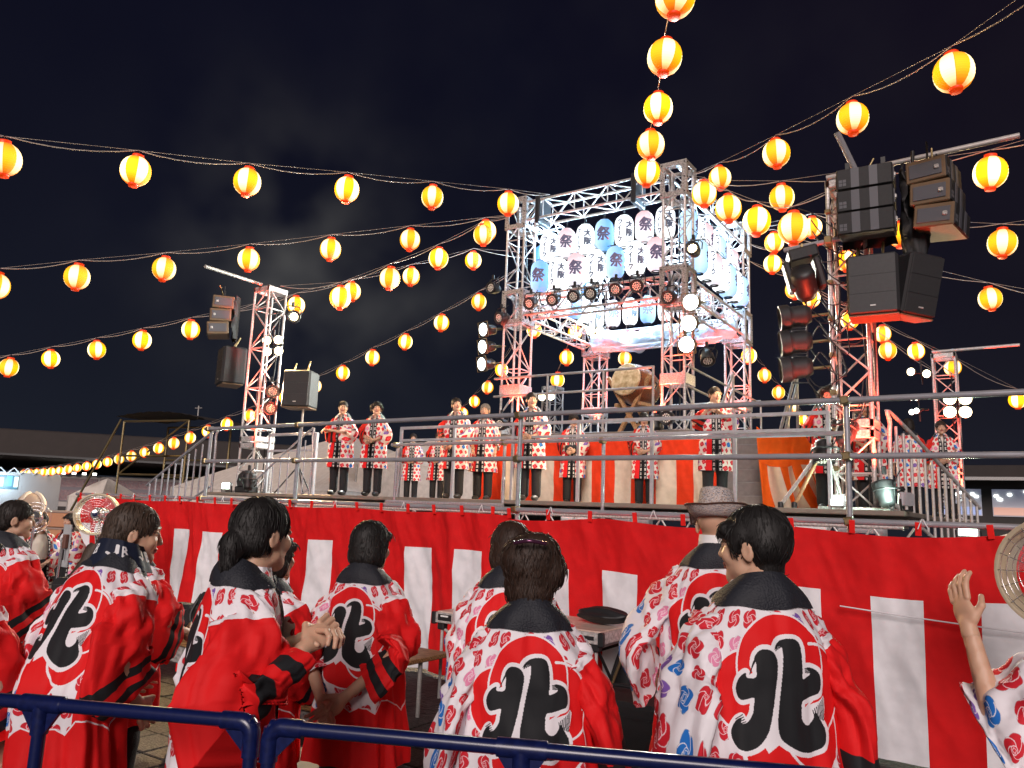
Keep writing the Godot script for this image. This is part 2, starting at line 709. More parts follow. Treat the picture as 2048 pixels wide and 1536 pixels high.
func build_ground():
	var b := MB.new()
	for k in [[-150, 150], [150, 150], [150, -150], [-150, -150]]:
		b.vert(V(k[0], 0, k[1]), Vector3.UP, Vector2(k[0], k[1]))
	b.quad(0, 1, 2, 3)
	var g := structure("ground", b.mesh(), M.paving)
	var r := RandomNumberGenerator.new()
	r.seed = 3
	var shapes := []
	for k in 3:
		shapes.append(boxed(V(0.286, 0.04 + 0.002 * k, 0.286), 0.006))
	for x in 22:
		for z in 13:
			if x % 22 > 19 and z < 2:
				continue
			part("paver", shapes[r.randi() % 3], M.paver, g, turned(V(-6.4 + x * 0.3, r.randf_range(-0.004, 0.004), -1.1 - z * 0.3), V(r.randf_range(-0.4, 0.4), 0, r.randf_range(-0.4, 0.4))))


func build_stage():
	var st := thing("outer_stage", "wide raised stage deck behind the red and white curtain", "stage", V(-7.2, 0, -14.5))
	part("deck", boxed(V(12.2, 0.06, 10.7), 0.01), M.deck, st, at(0, FLOOR - 0.03, -0.1))
	part("skirt", boxed(V(12.0, 1.2, 0.04)), M.black_cloth, st, at(0, 0.66, 4.9))
	# lattice girder under the front edge, seen over the curtain
	var top := part("girder", tubed([V(-5.9, 1.60, 5.42), V(6.1, 1.60, 5.42)], 0.024), M.alu, st)
	bar("chord", V(-5.9, 1.30, 5.42), V(6.1, 1.30, 5.42), 0.024, M.alu, top)
	for k in 30:
		var x := -5.8 + k * 0.4
		bar("brace", V(x, 1.60, 5.42), V(x + 0.2, 1.30, 5.42), 0.012, M.alu, top, true)
		bar("brace", V(x + 0.2, 1.30, 5.42), V(x + 0.4, 1.60, 5.42), 0.012, M.alu, top, true)
	var inner := thing("inner_stage", "square inner platform under the truss tower wrapped in red and white cloth", "platform", V(-7, 0, -15))
	part("deck", boxed(V(4.5, 0.12, 4.7), 0.01), M.deck, inner, at(0, DECK - 0.06, 0))
	part("edge_beam", boxed(V(4.54, 0.10, 0.06), 0.008), M.alu_dull, inner, at(0, DECK - 0.10, 2.36))
	part("core", boxed(V(4.3, 1.25, 4.4)), M.black_cloth, inner, at(0, 2.40, 0))
	hanging_cloth("platform_curtain", "red and white striped cloth hung round the front of the inner platform", -9.2, -4.15, -12.52, DECK - 0.12, FLOOR + 0.01, 0.33,
		[-8.35, -7.55, -6.75, -5.95, -5.15, -4.5], 0.34, M.warm_red, M.cream_cloth, 0.055, 0.0)
	# steps up to the inner stage, with the striped drape over their right rail
	var s := thing("platform_steps", "grey closed steps climbing to the inner platform beside the orange drape", "steps", V(-3.72, FLOOR, -12.2))
	for k in 6:
		part("step", boxed(V(1.0, 0.222, 0.20), 0.008), M.stair, s, at(0, 0.112 + k * 0.222, -0.1 - k * 0.2))
	for sx in [-0.55, 0.55]:
		for dy in [0.0, 0.28]:
			bar("hand_rail", V(sx, 0.75 + dy, 0.1), V(sx, 2.15 + dy, -1.25), 0.024, M.alu_dull, s)
		bar("post", V(sx, 0.0, 0.1), V(sx, 1.03, 0.1), 0.024, M.alu_dull, s)
		bar("post", V(sx, 0.6, -0.6), V(sx, 1.73, -0.6), 0.024, M.alu_dull, s)
		bar("post", V(sx, 1.2, -1.25), V(sx, 2.43, -1.25), 0.024, M.alu_dull, s)
	# the second flight, seen beyond it, descending to the right
	var s2 := thing("rear_steps", "pale handrails of the steps behind the orange drape, peaked at the top", "stair rail", V(-2.6, FLOOR, -12.7))
	for dz in [0.0, -0.7]:
		for dy in [0.0, 0.26]:
			bar("hand_rail", V(-0.75, 0.35 + dy, dz), V(0.02, 1.62 + dy, dz), 0.026, M.alu_dull, s2)
			bar("hand_rail", V(0.02, 1.62 + dy, dz), V(0.62, 1.22 + dy, dz), 0.026, M.alu_dull, s2)
		for x in [0.02, 0.32, 0.60]:
			bar("post", V(x, 0, dz), V(x, 1.86 - x * 0.66, dz), 0.022, M.alu_dull, s2)
	var drape := thing("striped_drape", "orange and white striped cloth slung sideways over the step rail", "cloth", V(-3.42, FLOOR, -11.9))
	drape_piece("orange_top", 0.0, 0.42, M.orange_cloth, drape, 0.0, 1.0)
	var edges := [0.0, 0.15, 0.32, 0.43, 0.53, 0.62, 0.72, 0.80, 0.90, 1.0]
	for k in 9:
		drape_piece("stripe", 0.42, 1.0, M.orange_cloth if k % 2 == 0 else M.cream_cloth, drape, edges[k], edges[k + 1])


func drape_piece(called: String, v0: float, v1: float, m: Material, parent: Node3D, u0: float, u1: float):
	var f := func(u: float, v: float) -> Vector3:
		var a := lerpf(u0, u1, u)
		var b := lerpf(v0, v1, v)
		var top := 1.28 - 0.30 * a - 0.10 * sin(a * PI * 2.0)
		var y := lerpf(top, 0.02, b)
		var sway := 0.34 * b * b * a + 0.04 * sin(a * 19.0 + b * 3.0) * (0.3 + b)
		return V(a * 0.95 + sway + 0.12 * b * b, y, 0.06 * sin(a * 23.0 + 2.0 * b) + 0.10 * b)
	part(called, lofted(f, 10, 12), m, parent)


func hanging_cloth(called: String, label: String, x0: float, x1: float, z: float, y1: float, y0: float, band: float, whites: Array, ww: float, red: Material, white: Material, fold: float, sag: float) -> Node3D:
	var t := thing(called, label, "curtain", V(x0, y0, z))
	var phase := x0 * 1.7
	var crease := FastNoiseLite.new()
	crease.seed = int(absf(x0) * 10)
	crease.frequency = 1.6
	crease.fractal_type = FastNoiseLite.FRACTAL_RIDGED
	crease.fractal_octaves = 3
	var surf := func(x: float, y: float) -> Vector3:
		var k := (y1 - y) / (y1 - y0)
		var w := fold * (0.25 + 0.75 * k) * (sin(x * 6.1 + phase + 0.6 * k) * 0.6 + sin(x * 13.7 + 1.3 * phase + k) * 0.28 + sin(x * 2.3 + phase * 0.7 - 1.5 * k) * 0.5)
		var drop := -sag * pow(absf(sin(x * PI / 1.55)), 1.5) * (1.0 - k)
		var drift := 0.03 * sin(x * 2.9 + phase) * k
		w += fold * 0.55 * crease.get_noise_2d(x * 1.0 + y * 0.25, y * 0.30)
		return V(x + drift - x0, y + drop - y0, w)
	var pane := func(xa: float, xb: float, ya: float, yb: float, m: Material, n: String):
		var f := func(u: float, v: float) -> Vector3:
			return (surf as Callable).call(lerpf(xa, xb, u), lerpf(yb, ya, v))
		part(n, lofted(f, maxi(3, int((xb - xa) / 0.028)), 18), m, t)
	pane.call(x0, x1, y1 - band, y1, red, "top_band")
	var edge := x0
	for w in whites:
		if w - ww / 2 > edge + 0.01:
			pane.call(edge, w - ww / 2, y0, y1 - band, red, "red_stripe")
		pane.call(maxf(edge, w - ww / 2), minf(x1, w + ww / 2), y0, y1 - band, white, "white_stripe")
		edge = w + ww / 2
	if edge < x1 - 0.01:
		pane.call(edge, x1, y0, y1 - band, red, "red_stripe")
	return t


func build_curtains():
	var left_at := [-11.71, -11.20, -10.61, -9.96, -9.23, -8.61, -7.92, -7.27, -6.61, -5.93, -5.24, -4.56]
	var right_at := [-3.62, -2.94, -2.20, -1.50, -0.81, -0.12, 0.56, 1.25]
	var left := hanging_cloth("striped_curtain", "red and white festival curtain hanging left of the overlap behind the center dancer", -11.97, -4.08, FRONT + 0.02, 1.587, 0.03, 0.36,
		left_at, 0.345, M.red_cloth, M.white_cloth, 0.085, 0.016)
	var right := hanging_cloth("striped_curtain", "red and white festival curtain with a deeper red top band on the right half", -4.17, 1.7, FRONT + 0.055, 1.580, 0.03, 0.44,
		right_at, 0.345, M.red_cloth, M.white_cloth, 0.058, 0.045)
	var tie := boxed(V(0.040, 0.095, 0.010), 0.002)
	for k in 22:
		part("tie_tab", tie, M.red_band, left, turned(V(0.10 + k * 0.36, 1.575, 0.02 + 0.012 * sin(k * 2.0)), V(8, 0, 6.0 * sin(k * 1.7))))
	for k in 13:
		part("tie_tab", tie, M.red_band, right, turned(V(0.08 + k * 0.43, 1.565, 0.02), V(8, 0, 4.0 * sin(k * 2.3))))
	part("white_cord", tubed(spline([V(3.0, 1.00, 0.07), V(3.65, 0.96, 0.08), V(4.4, 0.93, 0.07), V(5.6, 0.91, 0.07)], 4), 0.005, 6), M.white_cloth, right)
	part("printed_seam", boxed(V(0.02, 1.1, 0.004)), M.red_band, right, at(2.55, 0.5, 0.03))
	for p in [left, right]:
		for k in 8:
			var x := 0.55 + k * 1.0
			if p == right and k > 5:
				continue
			part("string_knot", tubed(spline([V(x - 0.03, 1.565, 0.05), V(x, 1.635, 0.045), V(x + 0.02, 1.60, 0.06), V(x + 0.04, 1.565, 0.06)], 3), 0.004, 5), M.white_cloth, p)


func build_rails():
	var g := thing("guard_rail", "long round steel pipe railing along the front of the stage", "railing", V(-7, 0, FRONT))
	for q in [[2.54, -9.03, 1.8], [2.115, -9.03, 1.8], [1.632, -12.06, 1.8]]:
		bar("pipe", V(q[1] + 7, q[0], 0), V(q[2] + 7, q[0], 0), 0.0235, M.steel, g)
	for x in [-8.97, -7.23, -4.08, -1.116, 1.52]:
		bar("post", V(x + 7, 0.0, -0.055), V(x + 7, 2.58, -0.055), 0.0235, M.steel, g)
		for y in [2.54, 2.115, 1.632]:
			var c := part("clamp", boxed(V(0.062, 0.062, 0.095), 0.009), M.clamp, g, turned(V(x + 7, y, -0.02), V(0, 0, 12)))
			bar("bolt", V(0.02, -0.015, 0.03), V(0.065, -0.015, 0.036), 0.008, M.clamp, c, true)
	var g2 := thing("inner_pipe_rail", "shorter steel pipe rail standing just inside the front railing", "railing", V(-5, 0, EDGE - 0.2))
	bar("pipe", V(-3.45, 2.6, 0), V(3.4, 2.62, 0), 0.028, M.steel, g2)
	bar("pipe", V(-3.5, 1.70, 0), V(-1.25, 1.70, 0), 0.028, M.steel, g2)
	for x in [-3.38, -1.3, 0.3, 3.35]:
		bar("post", V(x, 1.2, -0.06), V(x, 2.64, -0.06), 0.026, M.steel, g2)
		part("clamp", boxed(V(0.075, 0.075, 0.11), 0.01), M.clamp, g2, at(x, 2.6, -0.03))
	var g3 := thing("square_guard", "grey painted square tube guard with two rails behind the pipes", "railing", V(-5.2, FLOOR, EDGE - 0.48))
	part("top_tube", boxed(V(6.66, 0.045, 0.045), 0.005), M.grey_paint, g3, at(0, 1.12, 0))
	part("lower_tube", boxed(V(6.66, 0.04, 0.04), 0.005), M.grey_paint, g3, at(0, 0.92, 0))
	for k in 7:
		part("upright", boxed(V(0.045, 1.12, 0.045), 0.005), M.grey_paint, g3, at(-3.31 + k * 1.103, 0.55, 0))
	var g4 := thing("square_guard", "grey square tube guard frame at the left end of the stage", "railing", V(-11.2, FLOOR, EDGE - 0.8))
	part("top_tube", boxed(V(1.3, 0.05, 0.05), 0.005), M.grey_paint, g4, at(-0.35, 1.13, 0))
	part("lower_tube", boxed(V(1.3, 0.04, 0.04), 0.005), M.grey_paint, g4, at(-0.35, 0.82, 0))
	part("upright", boxed(V(0.10, 1.15, 0.06), 0.005), M.grey_paint, g4, at(0.3, 0.57, 0))
	part("upright", boxed(V(0.05, 1.15, 0.05), 0.005), M.grey_paint, g4, at(-0.98, 0.57, 0))
	# railed steps at both ends of the stage
	stair_rail("left_stair_rail", "sloping steel baluster rail on the steps down at the far left of the stage", V(-13.15, FLOOR, -9.3), V(-15.35, 0.78, -9.3), 10, M.steel, 0.022)
	stair_rail("right_stair_rail", "sloping baluster rail of the steps at the right end of the stage", V(-1.36, FLOOR, -10.3), V(-0.55, 0.80, -12.3), 13, M.alu, 0.022)
	stair_rail("front_stair_rail", "slim sloping handrail with thin balusters left of the bright deck lamp", V(-10.9, FLOOR, -9.75), V(-12.5, FLOOR - 0.9, -9.75), 7, M.steel, 0.016)
	var g5 := thing("platform_rail", "pale tube railing round the inner platform in front of the big drum", "railing", V(-7, DECK, -12.75))
	for y in [1.17, 0.80]:
		bar("rail", V(-2.0, y, 0), V(1.52, y, 0), 0.024, M.alu_dull, g5)
		bar("rail", V(-2.0, y - 0.05, -4.3), V(2.2, y - 0.05, -4.3), 0.022, M.alu_dull, g5)
		bar("rail", V(2.1, y, -0.1), V(2.1, y - 0.05, -4.3), 0.022, M.alu_dull, g5)
	for x in [-0.72, 0.5, 1.5]:
		bar("post", V(x, 0, 0), V(x, 1.17, 0), 0.024, M.alu_dull, g5)
	for x in [-1.6, -0.5, 0.6, 1.6, 2.2]:
		bar("post", V(x, 0, -4.3), V(x, 1.12, -4.3), 0.022, M.alu_dull, g5)


func stair_rail(called: String, label: String, a: Vector3, b: Vector3, n: int, m: Material, r: float):
	var t := thing(called, label, "stair rail", a)
	var d := b - a
	var hd := d * Vector3(1, 0, 1)
	var low := hd.normalized()
	var pts := spline([V(0, 0.0, 0), V(0, 0.55, 0), V(0, 1.06, 0) + low * 0.03, V(0, 1.16, 0) + low * 0.16, d + V(0, 1.10, 0)], 5)
	part("hand_rail", tubed(pts, r * 1.15, 10), m, t)
	bar("bottom_rail", V(0, 0.10, 0) + low * 0.05, d + V(0, 0.12, 0), r, m, t)
	for k in n:
		var p := d * (float(k + 1) / (n + 0.5))
		bar("baluster", p + V(0, 0.10, 0), p + V(0, 1.12, 0), r * 0.85, m, t, true)
	for k in 5:
		var p := d * (float(k + 0.5) / 5.0)
		var q := low.cross(Vector3.UP) * 0.5
		part("tread", boxed(V(0.28, 0.04, 1.0), 0.006), M.stair, t, Transform3D(Basis(low, Vector3.UP, low.cross(Vector3.UP)), p - q * (1.0 if q.z > 0 else -1.0) - V(0, 0.08, 0)))


func build_background():
	# white marquees behind the stage
	marquee("marquee_tent", "large white marquee tent behind the left light tower", V(-18.6, 0, -18.2), 7.6, 2.0, 3.9, 0.0)
	marquee("marquee_tent", "white tent side filling the gap behind the dancers on the stage", V(-12.6, 0, -18.0), 5.4, 2.75, 4.1, 0.0)
	marquee("marquee_tent", "small grey peaked tent beyond the left end of the curtain", V(-41.0, 0, -22.6), 2.5, 1.6, 2.6, 10.0)
	marquee("marquee_tent", "dim low tent roof at the right end behind the curtain", V(0.9, 0, -17.0), 4.4, 1.2, 1.95, 0.0)
	# long hall with a dark eave on the left
	var hall := thing("long_hall", "long low hall with a dark overhanging roof beyond the far left lanterns", "building", V(-62, 0, -32), deg_to_rad(36))
	part("wall", boxed(V(52, 3.1, 6)), M.pale_wall, hall, at(0, 1.55, 0))
	var roof := part("roof", boxed(V(60, 1.9, 12), 0.1), M.roof, hall, turned(V(2, 4.75, 0), V(-4, 0, -1.0)))
	part("gutter", boxed(V(60, 0.14, 0.14)), M.black, roof, at(0, -0.9, 6.1))
	part("dark_base", boxed(V(52, 0.8, 0.1)), M.dark_wall, hall, at(0, 0.4, 3.06))
	# crowd poster panels on its wall
	var crowd := ImageTexture.create_from_image(crowd_print())
	var poster := plain(1, 1, 1, 0.8)
	poster.albedo_texture = crowd
	for k in 4:
		part("crowd_poster", boxed(V(6.4, 1.7, 0.06)), poster, hall, at(-7.0 + k * 6.6, 2.05, 3.05))
	for k in 14:
		var l := part("eave_lamp", boxed(V(0.34, 0.22, 0.25), 0.03), M.black, hall, at(-10 + k * 0.75 + (3.0 if k > 7 else 0.0), 3.25, 3.4))
		part("lamp_lens", boxed(V(0.28, 0.16, 0.02)), M.lamp_white, l, at(0, 0, 0.135))
	# lit screen stage far left
	var sc := thing("screen_wall", "bright blue and white screen wall at the far left edge", "screen", V(-48.2, 0, -20.4), deg_to_rad(62))
	part("frame", boxed(V(6.0, 3.0, 0.3)), M.alu_dull, sc, at(0, 1.3, -0.2))
	var ips := plain(0.02, 0.02, 0.02, 0.4)
	ips.emission_enabled = true
	ips.emission_texture = ImageTexture.create_from_image(screen_print())
	ips.emission_operator = BaseMaterial3D.EMISSION_OP_ADD
	ips.emission = Color.BLACK
	ips.emission_energy_multiplier = 1.6
	var scm := MB.new()
	for k in [[-2.9, 2.6, 0, 0], [0.9, 2.6, 0.66, 0], [0.9, 1.85, 0.66, 1], [-2.9, 1.85, 0, 1]]:
		scm.vert(V(k[0], k[1], 0), Vector3.BACK, Vector2(k[2], k[3]))
	scm.quad(0, 1, 2, 3)
	part("screen", scm.mesh(), ips, sc)
	light_in(sc, Color(0.75, 0.9, 1.0), 6.0, 0.4, V(0, 2.2, 1.0))
	for k in 9:
		bar("top_brace", V(-3.0 + k * 0.66, 2.7, 0), V(-2.67 + k * 0.66, 3.05, 0), 0.04, M.alu, sc, true)
		bar("top_brace", V(-2.67 + k * 0.66, 3.05, 0), V(-2.34 + k * 0.66, 2.7, 0), 0.04, M.alu, sc, true)
	# scaffold gantry behind the left stairs
	var sf := thing("scaffold_gantry", "rusty scaffold gantry with a netted roof behind the left stair rail", "scaffold", V(-31.0, 0, -20.0), deg_to_rad(10))
	for x in [-2.0, 1.8]:
		for z in [-1.2, 1.2]:
			bar("pole", V(x, 0, z), V(x, 4.9, z), 0.05, M.clamp, sf)
	for y in [2.6, 3.4, 4.9]:
		for z in [-1.2, 1.2]:
			bar("ledger", V(-2.0, y, z), V(1.8, y, z), 0.045, M.clamp, sf)
	bar("strut", V(-2.2, 5.0, 1.2), V(-4.6, 0.4, 1.5), 0.05, M.clamp, sf)
	bar("strut", V(1.8, 4.9, 1.2), V(-2.0, 2.6, 1.2), 0.04, M.clamp, sf)
	part("net_roof", lofted(func(u: float, v: float) -> Vector3: return V(lerpf(-2.3, 3.4, u), 5.1 + 0.25 * sin(u * 3.0) - 0.35 * u * u + 0.02 * sin(u * 60.0), lerpf(-1.4, 1.4, v)), 24, 4), M.roof, sf)
	bar("aerial", V(1.0, 5.1, 0), V(1.0, 5.7, 0), 0.03, M.alu_dull, sf)
	bar("aerial", V(0.8, 5.6, 0), V(1.2, 5.6, 0), 0.02, M.alu_dull, sf)
	# dark hall with lit booths far right
	var hr := thing("dark_hall", "dark hall with brightly lit booth windows at the right edge", "building", V(4.0, 0, -60))
	part("wall", boxed(V(18, 5.0, 4)), M.dark_wall, hr, at(0, 2.5, -2))
	var rf := part("roof", boxed(V(20, 0.8, 8), 0.05), M.roof, hr, at(0, 5.3, -1))
	part("gutter", boxed(V(20, 0.2, 0.2)), M.alu_dull, rf, at(0, -0.45, 4.1))
	var r := RandomNumberGenerator.new()
	r.seed = 8
	var blue := glow(0.10, 0.30, 0.9, 0.5)
	var dim := glow(0.50, 0.55, 0.9, 0.12)
	var orange := glow(1.0, 0.25, 0.06, 0.4)
	for k in 5:
		var wn := part("window", boxed(V(2.5, 1.75, 0.08)), dim, hr, at(-7.8 + k * 3.1, 3.45, 0.06))
		part("shelf", boxed(V(2.4, 0.5, 0.1)), blue if k % 2 == 0 else orange, wn, at(0, -0.55, 0.05))
		for j in 6:
			part("window_lamp", boxed(V(0.22, 0.13, 0.06), 0.02), M.lamp_cool, wn, at(r.randf_range(-1.1, 1.1), r.randf_range(0.15, 0.75), 0.09))


func marquee(called: String, label: String, p: Vector3, w: float, eave: float, peak: float, turn: float):
	var t := thing(called, label, "tent", p, deg_to_rad(turn))
	var h := w / 2
	for s in 4:
		var a := Basis(Vector3.UP, s * PI / 2)
		var roof := func(u: float, v: float) -> Vector3:
			var k := 1.0 - v
			var sagk := pow(k, 1.15)
			return a * V(lerpf(-h, h, u) * k, lerpf(peak, eave, sagk) - 0.06 * sin(u * PI) * k, h * k)
		part("roof_panel", lofted(roof, 8, 8), M.tent, t)
		var side := func(u: float, v: float) -> Vector3:
			return a * V(lerpf(-h, h, u), lerpf(eave, 0.05, v), h - 0.02 + 0.05 * sin(u * 17.0 + s) * v)
		part("side_wall", lofted(side, 24, 4), M.tent, t)
	for sx in [-1, 1]:
		for sz in [-1, 1]:
			bar("pole", V(sx * h, 0, sz * h), V(sx * h, eave, sz * h), 0.03, M.alu_dull, t, true)


func crowd_print() -> Image:
	var im := Image.create(512, 160, false, Image.FORMAT_RGB8)
	im.fill(lin(0.17, 0.15, 0.17))
	var r := RandomNumberGenerator.new()
	r.seed = 77
	for k in 1500:
		var x := r.randf() * 512
		var y := 34 + r.randf() * 120
		disc(im, x, y, r.randf_range(2, 4), [lin(0.36, 0.18, 0.17), lin(0.05, 0.03, 0.04), lin(0.45, 0.36, 0.34), lin(0.28, 0.06, 0.07)][k % 4])
	return im


func screen_print() -> Image:
	var im := Image.create(256, 48, false, Image.FORMAT_RGB8)
	im.fill(lin(0.05, 0.20, 0.30))
	var r := RandomNumberGenerator.new()
	r.seed = 31
	for k in 16:
		var c: Color = [lin(0.8, 1.0, 1.0), lin(0.02, 0.28, 0.8), lin(0.8, 0.95, 1.0), lin(0.55, 0.25, 0.18), lin(0.1, 0.5, 0.9)][k % 5]
		im.fill_rect(Rect2i(k * 16, r.randi_range(0, 6), r.randi_range(9, 14), r.randi_range(28, 38)), c)
	return im


# ---------------------------------------------------------------- trusses and fixtures

func truss(called: String, a: Vector3, b: Vector3, w: float, d: float, m: Material, parent: Node3D, bay := 0.0, rc := 0.025, rb := 0.012, square := Vector3.ZERO) -> MeshInstance3D:
	# four chords from a to b round the axis; zigzag bars as pieces of the chord mesh
	var y := (b - a).normalized()
	var x := (Vector3(1, 0, 0) if absf(y.y) > 0.5 else Vector3(0, 1, 0))
	var z := x.cross(y).normalized()
	var l := (b - a).length()
	var corners := [x * w / 2 + z * d / 2, x * w / 2 - z * d / 2, -x * w / 2 - z * d / 2, -x * w / 2 + z * d / 2]
	var mb := MB.new()
	for c in corners:
		mb.tube([a + c, b + c], [rc, rc], 8)
	var o := part(called, mb.mesh(), m, parent)
	var n := maxi(2, roundi(l / (bay if bay > 0.0 else w * 1.05)))
	for f in 4:
		var p: Vector3 = corners[f]
		var q: Vector3 = corners[(f + 1) % 4]
		for k in n:
			var s := a + y * (l * k / n)
			var e := a + y * (l * (k + 1) / n)
			if k % 2 == f % 2:
				bar("brace", s + p, e + q, rb, m, o, true)
			else:
				bar("brace", s + q, e + p, rb, m, o, true)
			if k % 2 == 1:
				bar("brace", s + p, s + q, rb, m, o, true)
	return o


func frame_plate(mb: MB, x: Transform3D, w: float, h: float, rim: float, th: float):     # a plate with a window cut in it
	mb.box(x * at(0, h / 2 - rim / 2, 0), V(w, rim, th), 0.004)
	mb.box(x * at(0, -h / 2 + rim / 2, 0), V(w, rim, th), 0.004)
	mb.box(x * at(w / 2 - rim / 2, 0, 0.001), V(rim, h - rim * 2, th), 0.004)
	mb.box(x * at(-w / 2 + rim / 2, 0, 0.001), V(rim, h - rim * 2, th), 0.004)
	for sx in [-1, 1]:
		for sy in [-1, 1]:
			mb.box(x * Transform3D(Basis(Vector3.BACK, PI / 4), V(sx * (w / 2 - rim), sy * (h / 2 - rim), 0.002)), V(rim * 0.5, rim * 0.5, th))


func corner_block(p: Vector3, w: float, h: float, parent: Node3D):
	var mb := MB.new()
	for s in 4:
		var x := Transform3D(Basis(Vector3.UP, s * PI / 2), Vector3.ZERO)
		frame_plate(mb, x * at(0, 0, w / 2 + 0.012 + 0.002 * (s % 2)), w + 0.06, h, 0.10, 0.02)
	mb.box(at(0, h / 2 - 0.005, 0), V(w + 0.02, 0.012, 0.08))
	mb.box(at(0, h / 2 - 0.007, 0), V(0.08, 0.012, w + 0.02))
	var o := part("corner_block", mb.mesh(), M.alu_dull, parent, at(p.x, p.y, p.z))
	for s in 4:
		for k in 6:
			var q := Transform3D(Basis(Vector3.UP, s * PI / 2), Vector3.ZERO) * V((-0.5 + k % 2) * (w - 0.02), (k / 2 - 1) * h * 0.42, w / 2 + 0.025)
			bar("bolt", q, q * 1.0 + (Transform3D(Basis(Vector3.UP, s * PI / 2), Vector3.ZERO) * V(0, 0, 0.02)), 0.012, M.black, o, true)


func make_par(label: String, p: Vector3, dir: Vector3, lit := false, group := "", tint: Material = null) -> Node3D:
	var t := thing("par_light", label, "stage light", p, 0.0, group)
	var x := Transform3D(facing(dir), Vector3.ZERO)
	var mb := MB.new()
	var rot := x * Transform3D(Basis(Vector3.RIGHT, -PI / 2), Vector3.ZERO)
	mb.lathe([Vector2(0.0, -0.17), Vector2(0.07, -0.17), Vector2(0.088, -0.14), Vector2(0.10, -0.06), Vector2(0.118, -0.05), Vector2(0.122, 0.06), Vector2(0.13, 0.065), Vector2(0.13, 0.105), Vector2(0.112, 0.107), Vector2(0.105, 0.085), Vector2(0.0, 0.085)], 20, rot)
	part("housing", mb.mesh(), M.black, t)
	var lens := MB.new()
	for ring in [[0, 1], [0.034, 6], [0.070, 12]]:
		for k in ring[1]:
			var a: float = TAU * k / float(ring[1]) + 0.2
			lens.ball(x * V(cos(a) * ring[0], sin(a) * ring[0], -0.088), V(0.015, 0.015, 0.008), 8, 5, x.basis)
	part("led_lens", lens.mesh(), (tint if tint else M.lamp_white) if lit else M.led_lens, t)
	var yk := MB.new()
	yk.tube([x * V(-0.15, 0, 0), x * V(-0.15, 0.14, 0.02), x * V(-0.10, 0.20, 0.03), x * V(0.10, 0.20, 0.03), x * V(0.15, 0.14, 0.02), x * V(0.15, 0, 0)], [0.011, 0.011, 0.011, 0.011, 0.011, 0.011], 6)
	part("yoke", yk.mesh(), M.black, t)
	part("hook_clamp", boxed(V(0.05, 0.10, 0.05), 0.01), M.black, t, at(0, 0.24, 0.02))
	part("power_lead", tubed(spline([x * V(0, 0, 0.17), x * V(0.06, -0.03, 0.22), V(0.12, 0.10, 0.10), V(0.17, 0.24, 0.03)], 5), 0.007, 6), M.cable, t)
	return t


func make_flood(label: String, p: Vector3, dir: Vector3, mount: Vector3, lamp: Material, color: Color, energy: float, r := 0.15, group := "") -> Node3D:
	var t := thing("flood_light", label, "stage light", p, 0.0, group)
	var x := Transform3D(facing(dir), Vector3.ZERO)
	var rot := x * Transform3D(Basis(Vector3.RIGHT, -PI / 2), Vector3.ZERO)
	var mb := MB.new()
	mb.lathe([Vector2(0, -0.30), Vector2(r * 0.6, -0.30), Vector2(r * 0.8, -0.24), Vector2(r * 0.95, -0.10), Vector2(r * 1.02, 0.0), Vector2(r * 1.02, 0.03), Vector2(r * 0.98, 0.03)], 20, rot)
	part("housing", mb.mesh(), M.black, t)
	var l := MB.new()
	l.lathe([Vector2(r * 0.97, 0.022), Vector2(r * 0.7, 0.038), Vector2(0.0, 0.045)], 24, rot)
	part("lamp_lens", l.mesh(), lamp, t)
	var f := MB.new()
	frame_plate(f, x * at(0, 0, -0.02), r * 2.35, r * 2.35, r * 0.10, 0.012)
	part("filter_frame", f.mesh(), M.clamp, t)
	var yk := MB.new()
	var s := (mount - p)
	yk.tube([x * V(-r * 1.15, 0, 0.06), x * V(-r * 1.15, 0, 0.34), x * V(r * 1.15, 0, 0.34), x * V(r * 1.15, 0, 0.06)], [0.012, 0.012, 0.012, 0.012], 6)
	part("yoke", yk.mesh(), M.clamp, t)
	bar("mount_arm", x * V(0, 0, 0.34), s, 0.018, M.clamp, t)
	spot_in(t, color, energy, 0.12, dir.normalized() * 0.10, dir, 55.0)
	return t


